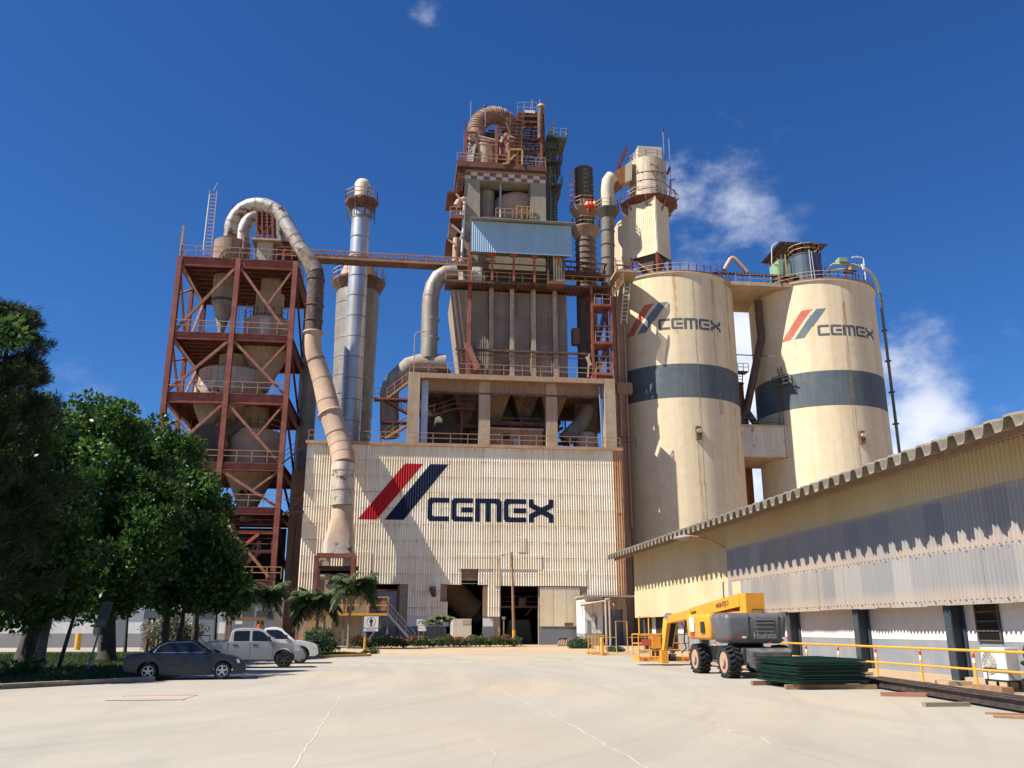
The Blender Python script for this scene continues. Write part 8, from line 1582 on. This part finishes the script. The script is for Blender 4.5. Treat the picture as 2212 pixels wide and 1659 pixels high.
def car_wheel(par, x, y, r, w, rimmat, spokes, out):
    c = V3((x, y, r)); prof = [(-.5, .66), (-.5, .9), (-.34, 1.), (.34, 1.), (.5, .9), (.5, .66)]; vs = []; n = 32
    for d, q in prof:
        for k in range(n): an = 2 * math.pi * k / n; vs.append(c + V3((q * r * math.cos(an), d * w, q * r * math.sin(an))))
    t = MB().add(vs, [(i * n + k, i * n + (k + 1) % n, (i + 1) * n + (k + 1) % n, (i + 1) * n + k) for i in range(5) for k in range(n)]).build('wheel', black, par, True, (0, 0, 0))
    mb = MB(); mb.disc(c + V3((0, out * w * .12, 0)), (0, 1, 0), r * .66, w * .3, 24); mb.build('wheel_well_disc', flat('wheel_shadow', (.02, .02, .02), .8) if 'wheel_shadow' not in MATS else MATS['wheel_shadow'], t)
    mb = MB(); f = c + V3((0, out * w * .40, 0)); n2 = 28
    vs = [f + V3((q * r * math.cos(2 * math.pi * k / n2), out * dd, q * r * math.sin(2 * math.pi * k / n2))) for q, dd in ((.70, .0), (.68, .015), (.58, .01), (.56, -.04)) for k in range(n2)]; mb.add(vs, [(i * n2 + k, i * n2 + (k + 1) % n2, (i + 1) * n2 + (k + 1) % n2, (i + 1) * n2 + k) for i in range(3) for k in range(n2)])
    for k in range(spokes):
        an = 2 * math.pi * k / spokes + math.pi / 2; e = V3((math.cos(an), 0, math.sin(an))); s_ = V3((-math.sin(an), 0, math.cos(an))); mb.hexa([f + e * r * .1 - s_ * r * .13, f + e * r * .1 + s_ * r * .13, f + e * r * .6 + s_ * r * .06, f + e * r * .6 - s_ * r * .06], [p + V3((0, out * .02, 0)) for p in (f + e * r * .1 - s_ * r * .13, f + e * r * .1 + s_ * r * .13, f + e * r * .6 + s_ * r * .06, f + e * r * .6 - s_ * r * .06)])
    mb.disc(f, (0, 1, 0), r * .16, .05, 14); mb.build('rim', rimmat, t, True, (0, 0, 0))
def vehicle(name, label, loc, rz, sc):
    t = thing(name, label, 'car' if 'saloon' in name else 'pickup', loc); t.rotation_euler = (0, 0, rz); t.scale = (sc, sc, sc); ROOTLOC[t.name] = V3(); return t
def L0(mb, name, mat, par, smooth=False): return mb.build(name, mat, par, smooth, (0, 0, 0))
def glass_side(par, poly, yf, name='side_window'):
    for s in (-1, 1): L0(MB().add([(x, s * (yf(z) + .006), z) for x, z in (poly if s < 0 else poly[::-1])], [tuple(range(len(poly)))]), name, glass_m, par)
def lathe_car_paint(name, col, dirt, da): return wm(name, col, tuple(v * .9 for v in col), dirt=dirt, da=da, rough=.22, vs=1.2, spec=.45)
slate = lathe_car_paint('slate_car_paint', (.011, .019, .034), (.05, .05, .05), .08); silver_car = lathe_car_paint('dusty_silver_paint', (.36, .355, .34), (.32, .26, .19), .4); white_car = lathe_car_paint('white_car_paint', (.66, .66, .63), (.5, .44, .36), .2)
lens = flat('headlamp_glass', (.55, .56, .55), .12, 0, .7); blk = flat('black_trim', (.016, .016, .016), .45); tail = flat('tail_red', (.25, .01, .01), .2); alloy = flat('alloy_rim', (.5, .5, .5), .35, .6); muddy = wm('muddy_steel_rim', (.10, .075, .055), (.07, .05, .04), rough=.8, vs=6)
def saloon():
    t = vehicle('saloon_car', 'dark slate blue saloon car parked on the left under the trees', (-7.05, 31.35, 0), R(9), .9); W2 = .83
    body = [(.06, .28), (.0, .45), (.02, .68), (.08, .86), (.22, .91), (.9, .95), (2.95, .93), (3.45, .86), (3.9, .76), (4.1, .66), (4.17, .52), (4.2, .40), (4.15, .24), (3.78, .20)] + arc(3.38, .29, .37, -10, 190) + [(2.98, .17), (1.25, .17)] + arc(.86, .29, .37, -10, 190) + [(.46, .22)]
    body = [(x - 2.1, z) for x, z in body]; bev_prism(body, W2, .055, 'body', slate, t)
    cab = [(.72, .93), (1.15, 1.24), (1.42, 1.345), (1.75, 1.385), (2.15, 1.375), (2.4, 1.33), (3.02, .92)]; cab = [(x - 2.1, z) for x, z in cab]; yf = lambda z: W2 - .045 - .22 * max(0, (z - .93)) / .45
    bev_prism(cab, 0, .04, 'cabin', slate, t, 3, lambda x, z: yf(z))
    s = -2.1
    glass_side(t, [(1.02 + s, .97), (1.62 + s, .97), (1.64 + s, 1.29), (1.42 + s, 1.27), (1.2 + s, 1.17)], yf, 'rear_window'); glass_side(t, [(1.70 + s, .97), (2.74 + s, .96), (2.36 + s, 1.25), (2.2 + s, 1.3), (1.71 + s, 1.3)], yf, 'front_window')
    L0(MB().add([(2.97 + s, -.70, .955), (2.97 + s, .70, .955), (2.43 + s, .58, 1.325), (2.43 + s, -.58, 1.325)], [(0, 1, 2, 3)]), 'windscreen', glass_m, t).location = (.02, 0, .012); L0(MB().add([(.76 + s, .68, .965), (.76 + s, -.68, .965), (1.14 + s, -.6, 1.23), (1.14 + s, .6, 1.23)], [(0, 1, 2, 3)]), 'rear_screen', glass_m, t).location = (-.015, 0, .015)
    for sg in (-1, 1): L0(MB().tube([(x + s, sg * (yf(z) + .012), z) for x, z in ((.98, .955), (2.80, .95), (2.38, 1.27), (2.2, 1.325), (1.42, 1.30), (1.16, 1.18), (.98, .955))], .011, 4), 'window_trim', MATS['bright_metal'], t)
    for x in (.86, 3.38):
        for sg in (-1, 1): car_wheel(t, x + s, sg * .72, .305, .19, alloy, 5, sg)
    for sg in (-1, 1):
        L0(MB().hexa([(3.93 + s, sg * .5, .57), (4.06 + s, sg * .5, .57), (3.99 + s, sg * .835, .58), (3.9 + s, sg * .835, .58)], [(3.88 + s, sg * .5, .72), (4.02 + s, sg * .5, .7), (3.95 + s, sg * .835, .7), (3.84 + s, sg * .835, .72)]), 'headlight', lens, t); L0(MB().box((.0 + s, sg * .62 - .17, .62), (.1 + s, sg * .62 + .17, .82)), 'tail_light', tail, t)
        m = L0(MB().hexa([(2.62 + s, sg * .80, .97), (2.78 + s, sg * .80, .97), (2.76 + s, sg * .98, .98), (2.64 + s, sg * .98, .98)], [(2.63 + s, sg * .80, 1.08), (2.76 + s, sg * .80, 1.08), (2.74 + s, sg * .97, 1.09), (2.65 + s, sg * .97, 1.09)]), 'wing_mirror', blk, t)
        for x in (1.08, 1.86): L0(MB().box((x + s, min(sg * .835, sg * .855), .80), (x + .2 + s, max(sg * .835, sg * .855), .85)), 'door_handle', blk, t)
        mb = MB(); 
        for xx in (1.66, 2.83): mb.bar((xx + s, sg * .832, .3), (xx + s, sg * .832, .92), .012)
        mb.bar((1.3 + s, sg * .834, .55), (2.95 + s, sg * .834, .55), .02, .03); L0(mb, 'door_seam', blk, t); mb = MB(); 
        L0(MB().bar((1.67 + s, sg * yf(1.13) + sg * .012, .97), (1.67 + s, sg * yf(1.3) + sg * .012, 1.32), .05, .01), 'door_pillar', slate, t)
    L0(MB().box((4.08 + s, -.62, .26), (4.205 + s, .62, .36)), 'lower_grille', blk, t); L0(MB().box((4.1 + s, -.45, .56), (4.15 + s, .45, .65)), 'grille', blk, t); L0(MB().box((4.19 + s, -.26, .40), (4.215 + s, .26, .51)), 'number_plate', white_p, t)
saloon()
def pickup(name, label, loc, rz, sc, paint, double=True, newer=False):
    t = vehicle(name, label, loc, rz, sc); W2 = .88; s = -2.6
    body = [(.04, .52), (.0, .62), (.02, 1.12), (1.78, 1.12), (1.80, 1.14), (3.86, 1.13), (4.35, 1.07), (4.85, .96), (5.08, .84), (5.15, .62), (5.16, .45), (5.0, .36), (4.72, .36)] + arc(4.28, .42, .46, -8, 188, 11) + [(3.78, .38), (1.78, .38)] + arc(1.2, .42, .46, -8, 188, 11) + [(.66, .5)]
    bev_prism([(x + s, z) for x, z in body], W2, .05, 'body', paint, t)
    xr = 1.84 if double else 2.35
    cab = [(xr - .02, 1.12), (xr + .06, 1.56), (xr + .18, 1.70), (xr + .5, 1.75), (3.0, 1.745), (3.25, 1.69), (3.98, 1.12)]; yf = lambda z: W2 - .035 - .2 * max(0, z - 1.12) / .6
    bev_prism([(x + s, z) for x, z in cab], 0, .05, 'cabin', paint, t, 3, lambda x, z: yf(z))
    if double: glass_side(t, [(xr + .18 + s, 1.18), (2.7 + s, 1.18), (2.7 + s, 1.62), (xr + .28 + s, 1.62), (xr + .18 + s, 1.55)], yf, 'rear_window'); glass_side(t, [(2.82 + s, 1.18), (3.72 + s, 1.17), (3.3 + s, 1.55), (3.1 + s, 1.62), (2.82 + s, 1.62)], yf, 'front_window')
    else: glass_side(t, [(xr + .16 + s, 1.18), (3.72 + s, 1.17), (3.3 + s, 1.55), (3.1 + s, 1.62), (xr + .2 + s, 1.62)], yf, 'front_window')
    L0(MB().add([(3.94 + s, -.74, 1.16), (3.94 + s, .74, 1.16), (3.28 + s, .62, 1.67), (3.28 + s, -.62, 1.67)], [(0, 1, 2, 3)]), 'windscreen', glass_m, t).location = (.02, 0, .015)
    L0(MB().box((.1 + s, -.74, 1.08), (1.7 + s, .74, 1.125)), 'load_bed', blk, t); L0(MB().bar((1.80 + s, -.882, .45), (1.80 + s, -.882, 1.12), .02, .012), 'bed_gap', blk, t)
    for x in (1.2, 4.28):
        for sg in (-1, 1): car_wheel(t, x + s, sg * .76, .39, .26, muddy if not newer else alloy, 6, sg)
    for sg in (-1, 1):
        L0(MB().hexa([(4.86 + s, sg * .45, .74), (5.12 + s, sg * .45, .72), (5.0 + s, sg * .885, .74), (4.74 + s, sg * .885, .76)], [(4.72 + s, sg * .45, .98), (5.0 + s, sg * .45, .90), (4.86 + s, sg * .885, .92), (4.66 + s, sg * .885, .98)]), 'headlight', lens, t); L0(MB().box((-.01 + s, sg * .8 - .07, .75), (.06 + s, sg * .8 + .07, 1.08)), 'tail_light', tail, t)
        L0(MB().hexa([(3.5 + s, sg * .86, 1.17), (3.64 + s, sg * .86, 1.17), (3.62 + s, sg * 1.06, 1.18), (3.52 + s, sg * 1.06, 1.18)], [(3.51 + s, sg * .86, 1.36), (3.62 + s, sg * .86, 1.36), (3.6 + s, sg * 1.05, 1.38), (3.53 + s, sg * 1.05, 1.38)]), 'wing_mirror', blk, t)
        for x in ((2.0, 2.86) if double else (2.5,)): L0(MB().box((x + s, min(sg * .875, sg * .905), .99), (x + .22 + s, max(sg * .875, sg * .905), 1.03)), 'door_handle', blk, t)
        mb = MB()
        for xx in ((2.76, 3.76) if double else (2.42, 3.76)): mb.bar((xx + s, sg * .882, .45), (xx + s, sg * .882, 1.12), .012)
        L0(mb, 'door_seam', blk, t)
    if newer: L0(MB().box((4.98 + s, -.8, .34), (5.24 + s, .8, .72)), 'front_bumper', blk, t); L0(MB().box((5.06 + s, -.5, .7), (5.14 + s, .5, .9)), 'grille', blk, t)
    else: L0(MB().box((5.05 + s, -.84, .40), (5.19 + s, .84, .62)), 'front_bumper', wm('stained_bumper', (.5, .46, .4), (.36, .26, .17), dirt=(.25, .13, .07), da=.6, rough=.6, vs=3), t); L0(MB().box((5.06 + s, -.48, .64), (5.13 + s, .48, .84)), 'grille', blk, t)
    if double:
        mb = MB(); mb.bar((.3 + s, -.78, 1.12), (.3 + s, -.78, 1.42), .04).bar((1.0 + s, -.78, 1.12), (1.0 + s, -.78, 1.42), .04).bar((.3 + s, -.78, 1.42), (1.0 + s, -.78, 1.42), .04); L0(mb, 'bed_rail', blk, t); L0(MB().lathe(3.1 + s, 0, [(.1, 1.75), (.1, 1.8), (.07, 1.9), (0, 1.91)], 12), 'roof_beacon', flat('beacon_orange', (.6, .1, .02), .3), t, True)
    return t
pickup('double_cab_pickup', 'dusty silver double cab pickup parked behind the dark saloon', (-6.55, 39.7, 0), R(10), .93, silver_car)
pickup('single_cab_pickup', 'clean white single cab pickup with black bumper parked beyond the silver one', (-6.35, 44.3, 0), R(4), .95, white_car, False, True)
# tall goods frame behind the pickups
gf = thing('pergola_frame', 'dark brown timber portal frame standing behind the pickups before the service building', 'frame', P(520, 1375, 62)); a, b = P(492, 1337, 62), P(566, 1337, 62); mb = MB(); mb.bar((a.x - .3, 62, a.z), (b.x + .3, 62, b.z), .25, .25); mb.build('cross_beam', wood, gf)
mb = MB(); [mb.bar((x, 62, 0), (x, 62, a.z), .14) for x in (a.x, a.x + .22, b.x - .22, b.x)]; mb.build('posts', wood, gf)
